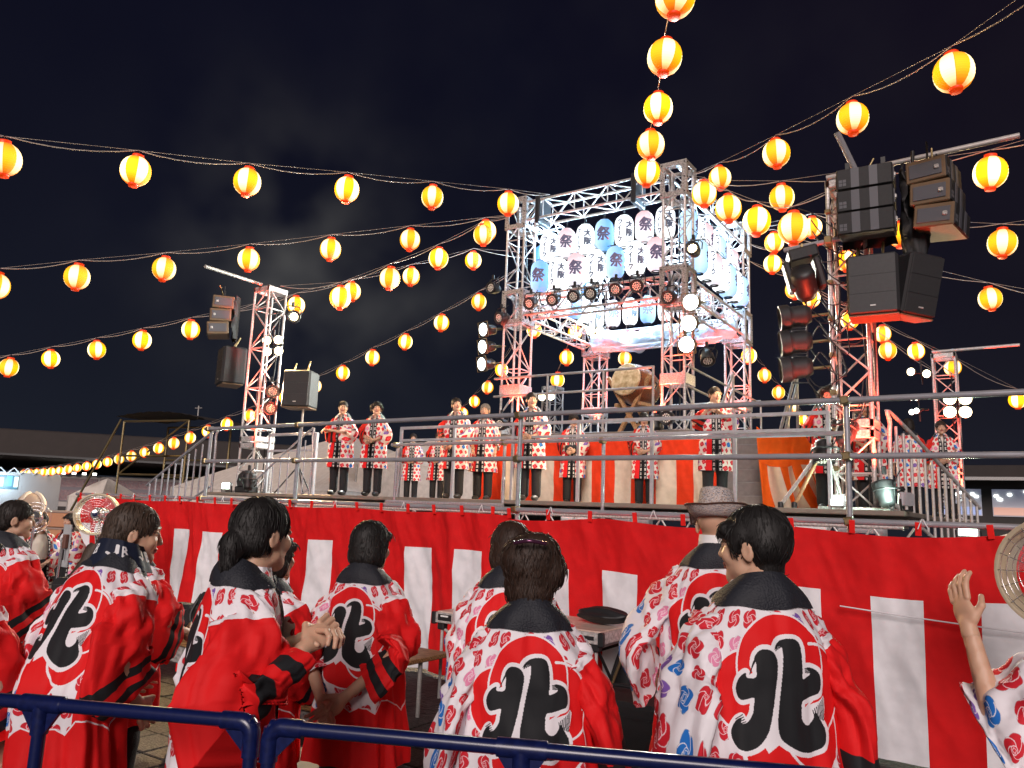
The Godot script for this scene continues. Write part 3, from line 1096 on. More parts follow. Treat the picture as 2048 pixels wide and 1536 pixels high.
func make_line_array(label: String, p: Vector3, turn: float, side: Material, hang: Vector3) -> Node3D:
	var t := thing("line_array_speaker", label, "speaker", p, turn)
	for k in 3:
		var y := -0.14 - k * 0.28
		var tilt := turned(V(0, y, 0.03 * k), V(3.0 * k, 0, 0))
		var box := part("cabinet", boxed(V(0.62, 0.265, 0.42), 0.012), side, t, tilt)
		part("grille", boxed(V(0.60, 0.25, 0.02), 0.006), M.speaker, box, at(0, 0, 0.212))
		for sx in [-0.10, 0.10]:
			part("grille_stripe", boxed(V(0.09, 0.245, 0.008)), M.speaker_grey, box, at(sx, 0, 0.222))
		var mk := MB.new()
		for q in [[-1, -1], [1, -1], [-1, 1], [1, 1]]:
			mk.box(at(-0.24 + q[0] * 0.022, -0.05 + q[1] * 0.022, 0.2235), V(0.036, 0.036, 0.004))
		part("badge", mk.mesh(), M.speaker_grey, box)
		for sx in [-0.314, 0.314]:
			var pl := part("side_plate", boxed(V(0.014, 0.17, 0.34), 0.004), M.speaker_grey, box, at(sx, 0, 0))
			part("rigging_pin", boxed(V(0.03, 0.05, 0.05), 0.008), M.alu, pl, at(0.01 * signf(sx), 0.0, 0.12))
	part("rain_cover", lofted(func(u: float, v: float) -> Vector3:
		var a := PI * (u - 0.5)
		return V(0.30 * sin(a) + 0.02 * sin(v * 31.0 + u * 9.0), 0.02 - 0.9 * v, -0.22 - 0.09 * cos(a) - 0.03 * sin(u * 21.0 + v * 13.0)), 20, 14), M.speaker, t)
	for sx in [-0.2, 0.2]:
		part("hanging_strap", boxed(V(0.05, hang.y, 0.012)), M.black, t, at(sx, hang.y * 0.5, 0.0))
	bar("steel_link", V(0, -0.02, 0), V(hang.x, hang.y, hang.z), 0.012, M.clamp, t)
	return t


func make_speaker(label: String, p: Vector3, turn: float, s: Vector3, front: Material, tilt := 0.0) -> Node3D:
	var t := thing("loudspeaker", label, "speaker", p, turn)
	t.rotation.x = deg_to_rad(tilt)
	part("cabinet", boxed(s, 0.035), M.speaker, t)
	part("grille", boxed(V(s.x * 0.92, s.y * 0.94, 0.02), 0.008), front, t, at(0, 0, s.z / 2 + 0.006))
	part("badge", boxed(V(0.06, 0.016, 0.006)), M.alu, t, at(0.0, -s.y * 0.36, s.z / 2 + 0.018))
	for sy in [-1, 1]:
		part("grille_seam", boxed(V(s.x * 0.9, 0.006, 0.006)), M.black, t, at(0, sy * s.y * 0.15, s.z / 2 + 0.017))
	part("bottom_edge", boxed(V(s.x * 0.96, 0.02, s.z * 0.9), 0.005), M.speaker_side, t, at(0, -s.y / 2 - 0.003, 0))
	bar("bracket", V(-s.x * 0.3, s.y / 2, 0), V(-s.x * 0.3, s.y / 2 + 0.18, -0.1), 0.016, M.clamp, t)
	bar("bracket", V(s.x * 0.2, s.y / 2, 0), V(s.x * 0.2, s.y / 2 + 0.22, -0.1), 0.016, M.clamp, t)
	return t


func light_tower(label: String, x0: float, z0: float, top: float, arm: Vector3, wide := 0.475) -> Node3D:
	var h := wide / 2
	var t := thing("light_tower", label, "truss tower", V(x0 + h, FLOOR, z0 - h))
	var y := top - FLOOR
	truss("truss_column", V(0, 0.03, 0), V(0, y, 0), wide - 0.05, wide - 0.05, M.alu, t, 0.42, 0.026, 0.013)
	var mb := MB.new()
	for s in 4:
		mb.box(Transform3D(Basis(Vector3.UP, s * PI / 2), Vector3.ZERO) * at(0, 0, h - 0.03 + 0.002 * (s % 2)), V(wide, 0.10, 0.06), 0.006)
	part("top_frame", mb.mesh(), M.alu, t, at(0, y, 0))
	part("joint_collar", mb.mesh(), M.alu, t, at(0, 0.92, 0))
	part("joint_collar", mb.mesh(), M.alu, t, at(0, 1.05, 0))
	part("base_plate", boxed(V(0.8, 0.04, 0.8), 0.008), M.alu_dull, t, at(0, 0.02, 0))
	if arm.length() > 0.1:
		bar("arm_pipe", V(-h * 0.9 * signf(arm.x), y + 0.085, h), V(-h * 0.9 * signf(arm.x), y + 0.085, h) + arm, 0.033, M.alu, t)
	for k in 3:
		var q := [h * 0.9, -h * 0.8, h * 0.5][k] as float
		part("cable_run", tubed(spline([V(q, y * 0.9, -0.1), V(q * 0.8, y * 0.66, -0.14 + 0.1 * k), V(q * 1.1, y * 0.45, -0.05), V(q * 0.9, y * 0.2, -0.12), V(q, 0.05, -0.1)], 6), 0.012, 6), M.cable, t)
	return t


func red_wash(label: String, p: Vector3, dir: Vector3, energy: float, color := Color(1.0, 0.26, 0.16), cone := 38.0):
	var t := make_par(label, p, dir, true, "", M.lamp_red)
	spot_in(t, color, energy, 0.08, dir.normalized() * 0.12, dir, cone)


func build_light_towers():
	light_tower("left light tower, pink lit square truss with speakers on its left side", -12.85, -9.6, 5.86, V(0, 0, 1.3))
	var rt := light_tower("near right light tower, tall truss carrying four black speakers", -1.95, -10.0, 5.95, V(2.1, 0.06, 0.0))
	var rn := RandomNumberGenerator.new()
	rn.seed = 52
	for k in 16:                                      # loops of cable slung from lamp to lamp
		var y0 := 3.9 - k * 0.17
		var z := 0.20 + rn.randf_range(-0.05, 0.12)
		var x0 := rn.randf_range(-0.62, -0.30)
		var x1 := rn.randf_range(-0.2, 0.3)
		part("cable_loop", tubed(spline([V(x0, y0, z), V(x0 * 0.6, y0 - rn.randf_range(0.1, 0.4), z + 0.08), V(x1 * 0.4, y0 - rn.randf_range(0.15, 0.5), z + 0.10), V(x1, y0 + rn.randf_range(-0.2, 0.15), z)], 6), 0.008, 5), M.cable, rt)
	for k in 8:
		part("coupler", boxed(V(0.075, 0.06, 0.085), 0.012), M.clamp, rt, at(-0.21, 0.5 + k * 0.47, 0.23))
	light_tower("far right light tower with a dazzling cluster of four lamps", -1.57, -18.6, 5.30, V(1.6, 0.02, 0.0))
	light_tower("far back light tower glimpsed behind the woman with bobbed hair on stage", -11.4, -18.5, 5.15, Vector3.ZERO)
	# speakers, left tower
	make_line_array("brown sided line array hanging high on the left light tower", V(-14.0, 5.86, -9.75), deg_to_rad(-38), M.speaker_side, V(0.25, 0.22, 0.1))
	make_speaker("brown black loudspeaker hanging under the array on the left tower", V(-13.6, 4.36, -9.8), deg_to_rad(-25), V(0.62, 0.78, 0.46), M.speaker)
	make_speaker("boxy loudspeaker on a pole stand right of the left tower", V(-11.66, 3.80, -10.0), deg_to_rad(25), V(0.56, 0.72, 0.46), M.speaker)
	var sp := thing("speaker_stand", "thin pole stand under the boxy loudspeaker by the left tower", "stand", V(-11.6, FLOOR, -10.05))
	bar("pole", V(0, 0, 0), V(0, 1.68, 0), 0.022, M.alu_dull, sp)
	for k in 3:
		bar("leg", V(0, 0.55, 0), V(0.4 * cos(k * 2.1), 0.02, 0.4 * sin(k * 2.1)), 0.014, M.black, sp, true)
	# right tower
	make_line_array("dark line array of three boxes on the near right tower, front on", V(-1.42, 5.88, -9.7), deg_to_rad(4), M.speaker, V(0.1, 0.16, 0.0))
	make_line_array("second line array, seen from its side, strapped under the long arm pipe", V(-0.70, 5.80, -9.75), deg_to_rad(80), M.speaker_side, V(0.0, 0.24, 0.0))
	make_speaker("flat black loudspeaker under the front line array on the right tower", V(-1.38, 4.41, -9.72), deg_to_rad(4), V(0.56, 0.74, 0.40), M.grille)
	make_speaker("tilted loudspeaker with ribbed grille, outermost on the right tower", V(-0.97, 4.40, -9.85), deg_to_rad(40), V(0.42, 0.74, 0.38), M.speaker, 9.0).rotation.z = -0.13
	var bag := thing("rain_bag", "crumpled dark rain bag hanging between the two right line arrays", "bag", V(-0.92, 5.55, -9.75))
	part("bag", lofted(func(u: float, v: float) -> Vector3:
		var a := TAU * u
		var r := 0.05 + 0.10 * sin(PI * minf(1.0, v * 1.05)) + 0.018 * sin(u * 44.0 + v * 15.0)
		return V(r * cos(a), -1.05 * v, r * 0.7 * sin(a)), 26, 18, true), M.speaker, bag)
	bar("strap", V(0, 0, 0), V(0.02, 0.5, 0), 0.022, M.black, bag)
	var arm2 := thing("cross_pipe", "short steel cross pipe clamped to the right tower below the arrays", "pipe", V(-2.45, 5.10, -9.88))
	bar("pipe", V(0, 0, 0), V(1.1, 0.07, 0), 0.033, M.steel, arm2)
	part("clamp", boxed(V(0.09, 0.10, 0.12), 0.012), M.clamp, arm2, at(0.55, 0.04, 0.0))
	var up := thing("raised_pipe", "slanting pipe end rising over the near right tower towards a lantern", "pipe", V(-1.55, 5.98, -9.95))
	bar("pipe", V(0, 0, 0), V(-0.16, 0.45, 0.35), 0.04, M.steel, up)
	part("clamp", boxed(V(0.10, 0.14, 0.12), 0.012), M.clamp, up)
	# moving head and black par cans on the left face of the right tower
	var mv := thing("moving_head", "dark moving head lamp hung from the cross pipe on the right tower", "stage light", V(-2.22, 4.72, -9.85))
	part("base", boxed(V(0.36, 0.16, 0.30), 0.02), M.speaker, mv, turned(V(0, 0.26, 0), V(0, 20, 14)))
	part("arm", boxed(V(0.08, 0.40, 0.22), 0.02), M.speaker, mv, turned(V(0.2, 0, 0), V(0, 20, 14)))
	part("arm", boxed(V(0.08, 0.40, 0.22), 0.02), M.speaker, mv, turned(V(-0.16, -0.02, 0.02), V(0, 20, 14)))
	part("head", lathed([Vector2(0, -0.22), Vector2(0.12, -0.22), Vector2(0.15, -0.1), Vector2(0.15, 0.12), Vector2(0.12, 0.2), Vector2(0, 0.2)], 18), M.black, mv, turned(V(0.02, -0.1, 0.02), V(50, 20, 14)))
	bar("hook", V(0, 0.34, 0), V(0.0, 0.42, 0.0), 0.02, M.clamp, mv)
	for k in 3:
		var p := V(-2.38, 4.22 - k * 0.34, -9.95)
		var t := thing("par_can", "ribbed black par can, %s of three on the left face of the right tower" % ["topmost", "middle", "lowest"][k], "stage light", p, 0.0, "par cans on the right tower")
		var mb := MB.new()
		var rot := Transform3D(facing(V(-0.9, -0.12, 0.35)), Vector3.ZERO) * Transform3D(Basis(Vector3.RIGHT, -PI / 2), Vector3.ZERO)
		var prof := [Vector2(0, -0.22), Vector2(0.10, -0.22)]
		for j in 7:
			prof.append(Vector2(0.13 + 0.006 * (j % 2), -0.16 + j * 0.028))
		prof.append_array([Vector2(0.155, 0.04), Vector2(0.165, 0.05), Vector2(0.165, 0.16), Vector2(0.15, 0.162), Vector2(0.145, 0.10), Vector2(0, 0.09)])
		mb.lathe(prof, 22, rot)
		part("housing", mb.mesh(), M.speaker, t)
		part("yoke", tubed([V(-0.02, 0.19, 0.0), V(0.16, 0.20, -0.06), V(0.16, -0.18, -0.06), V(-0.02, -0.18, 0.0)], 0.013, 6), M.speaker, t)
		bar("mount", V(0.16, 0, -0.06), V(0.44, 0.01, -0.08), 0.02, M.clamp, t)
		var aim := V(-8.4 + k * 1.1, 2.4, -10.4) - p
		spot_in(t, Color(1.0, 0.84, 0.66), [26.0, 8.0, 3.0][k], 0.1, aim.normalized() * 0.24, aim, 26.0)
		part("power_lead", tubed(spline([V(0.2, 0.05, -0.1), V(0.34, 0.18, 0.02), V(0.50, -0.12, 0.05), V(0.42, -0.3, 0.02)], 5), 0.009, 6), M.cable, t)
	# lamp clusters
	cluster("cluster of four warm lamps on the right face of the left tower", V(-12.33, 4.72, -9.78), V(0.75, -0.25, 0.75), [[-0.1, 0.1], [0.12, 0.07], [-0.12, -0.12], [0.1, -0.15]], M.lamp_warm, Color(1.0, 0.84, 0.6), 55.0)
	cluster("dazzling four lamp cluster on the far right tower", V(-1.10, 4.15, -18.35), V(0.1, -0.1, 1.0), [[-0.14, 0.14], [0.14, 0.15], [-0.13, -0.13], [0.15, -0.12]], M.lamp_warm, Color(1.0, 0.86, 0.62), 10.0, 0.12)
	cluster("pair of lamps high on the left side of the far right tower", V(-1.80, 4.93, -18.5), V(-0.3, -0.1, 1.0), [[-0.16, -0.04], [0.16, 0.04]], M.lamp_warm, Color(1, 0.88, 0.66), 3.0, 0.085)
	cluster("small pair of lamps low on the left side of the far right tower", V(-1.88, 4.12, -18.5), V(-0.3, -0.1, 1.0), [[-0.02, 0.26], [0.0, -0.02], [0.08, 0.27], [0.1, -0.04]], M.lamp_white, Color(1, 0.95, 0.85), 3.0, 0.06)
	cluster("pair of warm lamps behind the truss column on the far back tower", V(-11.05, 4.84, -18.2), V(0.5, -0.1, 0.9), [[-0.13, 0.0], [0.12, -0.02]], M.lamp_warm, Color(1, 0.85, 0.6), 5.0, 0.10)
	spot_in(make_par("black par light pointing right on the left tower", V(-12.2, 3.76, -9.75), V(1.0, -0.1, 0.5)), Color(1.0, 0.82, 0.62), 40.0, 0.1, V(0.14, 0, 0.07), V(1.0, -0.32, 0.06), 45.0)
	make_par("lower black par light pointing right on the left tower", V(-12.22, 3.43, -9.75), V(1.0, -0.1, 0.5))
	make_par("par light near the top right of the left tower beside a lantern", V(-11.95, 5.28, -9.9), V(1.0, -0.3, 0.5), true, "", M.lamp_warm)
	# red up-lights at the foot of the towers
	red_wash("red wash light at the foot of the left light tower", V(-12.02, 2.0, -9.28), V(-0.24, 1.0, -0.22), 90.0, Color(1.0, 0.26, 0.16), 17.0)
	red_wash("red wash light at the foot of the near right tower", V(-1.35, 2.0, -9.72), V(-0.20, 1.0, -0.26), 24.0)
	red_wash("red wash light clamped inside the collar of the near right tower", V(-1.78, 2.72, -9.93), V(0.15, 0.8, -0.4), 2.5, Color(1.0, 0.3, 0.1))
	red_wash("red wash light at the foot of the far right tower", V(-1.3, 2.0, -18.2), V(0.0, 1.0, -0.3), 45.0)
	# working lights on the deck
	deck_lamp("glaring greenish deck lamp at the left end of the stage", V(-12.75, FLOOR + 0.12, -9.32), V(0.28, 0.05, 1.0), M.lamp_green, Color(0.8, 1.0, 0.85), 5.0)
	deck_lamp("small flood lamp tipped on the deck right of the tripod", V(-1.80, FLOOR + 0.10, -9.38), V(-0.55, 0.2, 0.8), M.lamp_green, Color(0.85, 1.0, 0.92), 3.0)
	deck_lamp("grey flood lamp turned away, at the foot of the right stair rail", V(-1.13, FLOOR + 0.13, -9.40), V(-0.9, 0.1, -0.35), M.lamp_green, Color(0.85, 1.0, 0.92), 3.0)
	deck_lamp("glaring green tinged lamp low behind the curtain at the right", V(-0.55, 1.60, -9.6), V(-0.05, 0.05, 1.0), M.lamp_green, Color(0.85, 1.0, 0.85), 2.0)
	var dome := thing("dome_light", "dark dome shaped moving lamp beside the glaring deck lamp", "stage light", V(-12.3, FLOOR, -9.45))
	part("base", boxed(V(0.34, 0.12, 0.30), 0.02), M.speaker, dome, at(0, 0.06, 0))
	part("head", lathed([Vector2(0.17, 0), Vector2(0.18, 0.10), Vector2(0.15, 0.22), Vector2(0.08, 0.29), Vector2(0, 0.31)], 22), M.speaker, dome, turned(V(0, 0.12, 0), V(0, 0, 8)))


func cluster(label: String, p: Vector3, dir: Vector3, spots: Array, lamp: Material, color: Color, energy: float, r := 0.085):
	var t := thing("lamp_cluster", label, "stage light", p)
	var x := Transform3D(facing(dir), Vector3.ZERO)
	for s in spots:
		var can := MB.new()
		var rot := x * at(s[0], s[1], 0) * Transform3D(Basis(Vector3.RIGHT, -PI / 2), Vector3.ZERO)
		can.lathe([Vector2(0, -0.12), Vector2(r * 0.7, -0.12), Vector2(r * 1.1, -0.02), Vector2(r * 1.12, 0.03), Vector2(r, 0.03)], 18, rot)
		var c := part("lamp_can", can.mesh(), M.black, t)
		var l := MB.new()
		l.lathe([Vector2(r * 0.99, 0.02), Vector2(r * 0.6, 0.04), Vector2(0, 0.045)], 18, rot)
		part("lamp_lens", l.mesh(), lamp, c)
	bar("cross_bar", x * V(-0.2, 0, 0.12), x * V(0.2, 0, 0.12), 0.018, M.black, t)
	bar("upright_bar", x * V(0, -0.25, 0.12), x * V(0, 0.3, 0.12), 0.018, M.black, t)
	bar("stem", x * V(0, 0, 0.12), x * V(0, 0.02, 0.34), 0.022, M.clamp, t)
	spot_in(t, color, energy, 0.2, dir.normalized() * 0.12, dir, 70.0)


func deck_lamp(label: String, p: Vector3, dir: Vector3, lamp: Material, color: Color, energy: float):
	var t := thing("deck_lamp", label, "work light", p)
	var x := Transform3D(facing(dir), Vector3.ZERO)
	var f := MB.new()
	f.box(x * at(0, 0, 0.025), V(0.21, 0.15, 0.05), 0.012)
	for k in 7:
		f.box(x * at(-0.084 + k * 0.028, 0, 0.065), V(0.006, 0.13, 0.03))
	part("housing", f.mesh(), M.grey_paint, t)
	var l := MB.new()
	l.box(x * at(0, 0, -0.004), V(0.17, 0.11, 0.012), 0.003)
	part("lamp_glass", l.mesh(), lamp, t)
	part("stand", tubed([x * V(-0.115, 0, 0.03), x * V(-0.115, -0.12, 0.05), x * V(0.115, -0.12, 0.05), x * V(0.115, 0, 0.03)], 0.012, 6), M.black, t)
	spot_in(t, color, energy, 0.1, dir.normalized() * 0.08, dir, 65.0)


# ---------------------------------------------------------------- the truss tower of paper lanterns

func build_lantern_tower():
	var t := thing("lantern_tower", "square four column truss tower hung with lettered paper lanterns over the stage", "truss tower", V(-7, DECK, -15))
	var w := 0.425
	var c := 1.78
	var top := 8.28 - DECK
	for sx in [-1, 1]:
		for sz in [-1, 1]:
			var p := V(sx * c, 0, sz * c)
			truss("truss_column", p, p + V(0, top, 0), w, w, M.alu, t, 0.45, 0.026, 0.012)
			corner_block(p + V(0, top - 0.34, 0), w + 0.05, 0.70, t)
			corner_block(p + V(0, 2.74, 0), w + 0.05, 0.74, t)
			var mb := MB.new()
			for s in 4:
				mb.box(Transform3D(Basis(Vector3.UP, s * PI / 2), Vector3.ZERO) * at(0, 0, w / 2 + 0.02 + 0.002 * (s % 2)), V(w + 0.07, 0.20, 0.02), 0.004)
			part("joint_collar", mb.mesh(), M.alu, t, at(p.x, 0.98, p.z))
			part("base_plate", boxed(V(0.62, 0.05, 0.62), 0.008), M.alu_dull, t, at(p.x, 0.025, p.z))
	var e := c - w / 2 - 0.06
	for s in [-1, 1]:
		for lev in [[top - 0.33, 0.40], [2.74, 0.40]]:
			truss("truss_beam", V(-e, lev[0], s * c), V(e, lev[0], s * c), lev[1], 0.40, M.alu, t, 0.40, 0.026, 0.012)
			truss("truss_beam", V(s * c, lev[0], -e), V(s * c, lev[0], e), lev[1], 0.40, M.alu, t, 0.40, 0.026, 0.012)
	# two dark hoist clamps on the front top beam
	for x in [-1.25, 0.95]:
		part("hoist_clamp", boxed(V(0.11, 0.62, 0.50), 0.02), M.black, t, at(x, top - 0.33, c))
	for q in [[-2.0, 0.5], [1.9, 0.4], [1.7, 0.3]]:
		part("cable_run", tubed(spline([V(q[0], top - 0.5, c - q[1]), V(q[0] * 0.98, 3.4, c - q[1] - 0.05), V(q[0] * 1.01, 1.6, c - q[1] + 0.04), V(q[0], 0.05, c - q[1])], 6), 0.014, 6), M.cable, t)
	# cables looped along the lower front beam
	for k in 9:
		var x0 := -1.5 + k * 0.36
		part("looped_cable", tubed(spline([V(x0, 2.97, c + 0.22), V(x0 + 0.1, 2.72 - 0.05 * (k % 3), c + 0.26), V(x0 + 0.26, 2.62 + 0.09 * (k % 2), c + 0.24), V(x0 + 0.40, 2.95, c + 0.22)], 5), 0.010, 5), M.cable, t)
	var sh := thing("plastic_sheet", "clear crumpled plastic sheet slung under the rear lanterns of the truss tower", "plastic sheet", V(-7.2, 5.86, -16.2))
	var clear := plain(0.75, 0.85, 1.0, 0.18)
	clear.transparency = BaseMaterial3D.TRANSPARENCY_ALPHA
	clear.albedo_color.a = 0.45
	part("sheet", lofted(func(u: float, v: float) -> Vector3:
		var n := sin(u * 37.0 + 5.0 * v) * sin(v * 23.0 + u * 11.0)
		return V(lerpf(-1.3, 2.2, u), 0.22 * cos(v * PI) - 0.16 + 0.05 * n + 0.05 * sin(u * 15.0), 0.25 * sin(v * PI) + 0.05 * n), 44, 14), clear, sh)
	for k in 6:
		var px := [-8.23, -7.69, -7.21, -6.84, -6.31, -5.87][k] as float
		make_par("black LED par light, %s from the left under the lower front beam" % ["first", "second", "third", "fourth", "fifth", "sixth"][k], V(px, 5.85 + 0.01 * k, -12.85), V(0.02 + 0.25 * (k / 5.0 - 0.3), -0.42, 1.0), false, "par lights along the lower front beam")
	make_par("LED par light facing front on the front right truss column", V(-5.23, 5.60, -12.86), V(-0.1, -0.35, 1.0))
	make_par("red lit par light on the left side of the front left column", V(-8.95, 5.62, -12.85), V(-0.25, -0.3, 1.0))
	for k in 3:
		var y := 5.42 - k * 0.375
		make_flood("blinding white flood lamp, %s of three left of the front left column" % ["top", "middle", "bottom"][k], V(-9.42, y, -12.88), V(-0.28, -0.18, 1.0), V(-9.0, y + 0.02, -13.1), M.lamp_cool, Color(0.97, 1.0, 0.96), 26.0, 0.14, "flood lamps on the left column")
		make_flood("blinding white flood lamp, %s of three on the front right column" % ["top", "middle", "bottom"][k], V(-4.83 - 0.04 * k, 5.45 - k * 0.385, -12.86), V(0.05, -0.2, 1.0), V(-5.0, 5.45 - k * 0.385, -13.0), M.lamp_white, Color(1.0, 0.97, 0.9), 26.0, 0.145, "flood lamps on the right column")
	make_par("square moving lamp held out on the left of the front left column", V(-9.22, 6.30, -12.88), V(-0.15, -0.1, 1.0))
	make_par("square copper lit lamp on the right edge of the front right column", V(-4.78, 6.42, -12.86), V(0.1, 0.1, 1.0), true, "", M.lamp_warm)
	make_par("black par light turned away below the three right floods", V(-4.55, 4.42, -12.9), V(0.3, -0.8, 0.5))
	cluster("twin warm lamps hanging over the rear lower beam of the truss tower", V(-8.45, 6.0, -16.1), V(0.35, -0.3, 1.0), [[-0.11, 0.0], [0.11, 0.0]], M.lamp_warm, Color(1, 0.85, 0.62), 8.0, 0.10)
	for q in [[-8.75, "left"], [-5.2, "right"]]:
		make_par("black par light standing on the platform at the foot of the front %s column" % q[1], V(q[0], DECK + 0.22, -12.72), V(0.0, -0.1, 1.0))
	# red and pink up-lights that wash the columns
	for q in [[-8.45, -12.85, "front left"], [-5.5, -12.85, "front right"], [-8.3, -16.2, "rear left"], [-5.2, -16.4, "rear right"]]:
		var t2 := make_par("red wash light at the foot of the %s truss column" % q[2], V(q[0], DECK + 0.16, q[1]), V(-7 - q[0], 4.0, -15 - q[1]), true, "", M.lamp_red)
		spot_in(t2, Color(1.0, 0.30, 0.20), 36.0, 0.08, V(0, 0.14, 0), V((-8.78 if q[0] < -7 else -5.22) - q[0], 2.6, (-13.22 if q[1] > -14 else -16.78) - q[1]), 34.0)


func chochin_print(kind: int) -> Array:              # what the paper shows lit, and its base colour
	var w := 384
	var h := 256
	var im := Image.create(w, h, false, Image.FORMAT_RGB8)
	for y in h:
		var k := (y + 0.5) / h
		var b := 0.72 + 0.28 * sin(PI * k)
		for x in range(0, w, 8):
			var a := absf(fposmod(float(x) / w + 0.5, 1.0) - 0.5) * 2.0
			var c := Vector3(0.92, 0.97, 1.0)
			if kind == 1:
				c = Vector3(0.86, 0.50, 0.54).lerp(Vector3(0.84, 0.82, 0.90), clampf(k * 1.5 - 0.1, 0, 1))
			elif kind == 2:
				c = Vector3(0.10, 0.42, 1.0).lerp(Vector3(0.60, 0.86, 1.0), clampf(1.0 - a * 1.6, 0.0, 1.0))
			c *= b
			im.fill_rect(Rect2i(x, y, 8, 1), lin(c.x, c.y, c.z))
	var ink := lin(0.010, 0.022, 0.05) if kind == 0 else lin(0.012, 0.012, 0.07)
	var r := RandomNumberGenerator.new()
	r.seed = 5 + kind
	for side in 2:
		var cx := w * (0.25 + 0.5 * side)
		if kind == 0:
			for k in 2:
				write_glyph(im, ["大", "阪"][k], cx + 2, 56 + k * 66, 58, 62, 12.0, ink)
			for k in 4:
				write_glyph(im, ["ウ", "ィ", "ー", "ク"][k], cx - 62, 44 + k * 46, 46, 44, 9.5, ink)
		else:
			write_glyph(im, "祭", cx - 52, 66, 104, 116, 14.0, ink)
			for q in 8:
				disc(im, cx + 30 + r.randf() * 10, 150 + r.randf() * 30, 2.5, lin(0.65, 0.06, 0.05))
	for y in range(0, h, 10):
		for x in range(0, w, 4):
			var p := im.get_pixel(x, y)
			im.fill_rect(Rect2i(x, y, 4, 1), Color(p.r * 0.93, p.g * 0.94, p.b * 0.96))
	return [ImageTexture.create_from_image(im)]


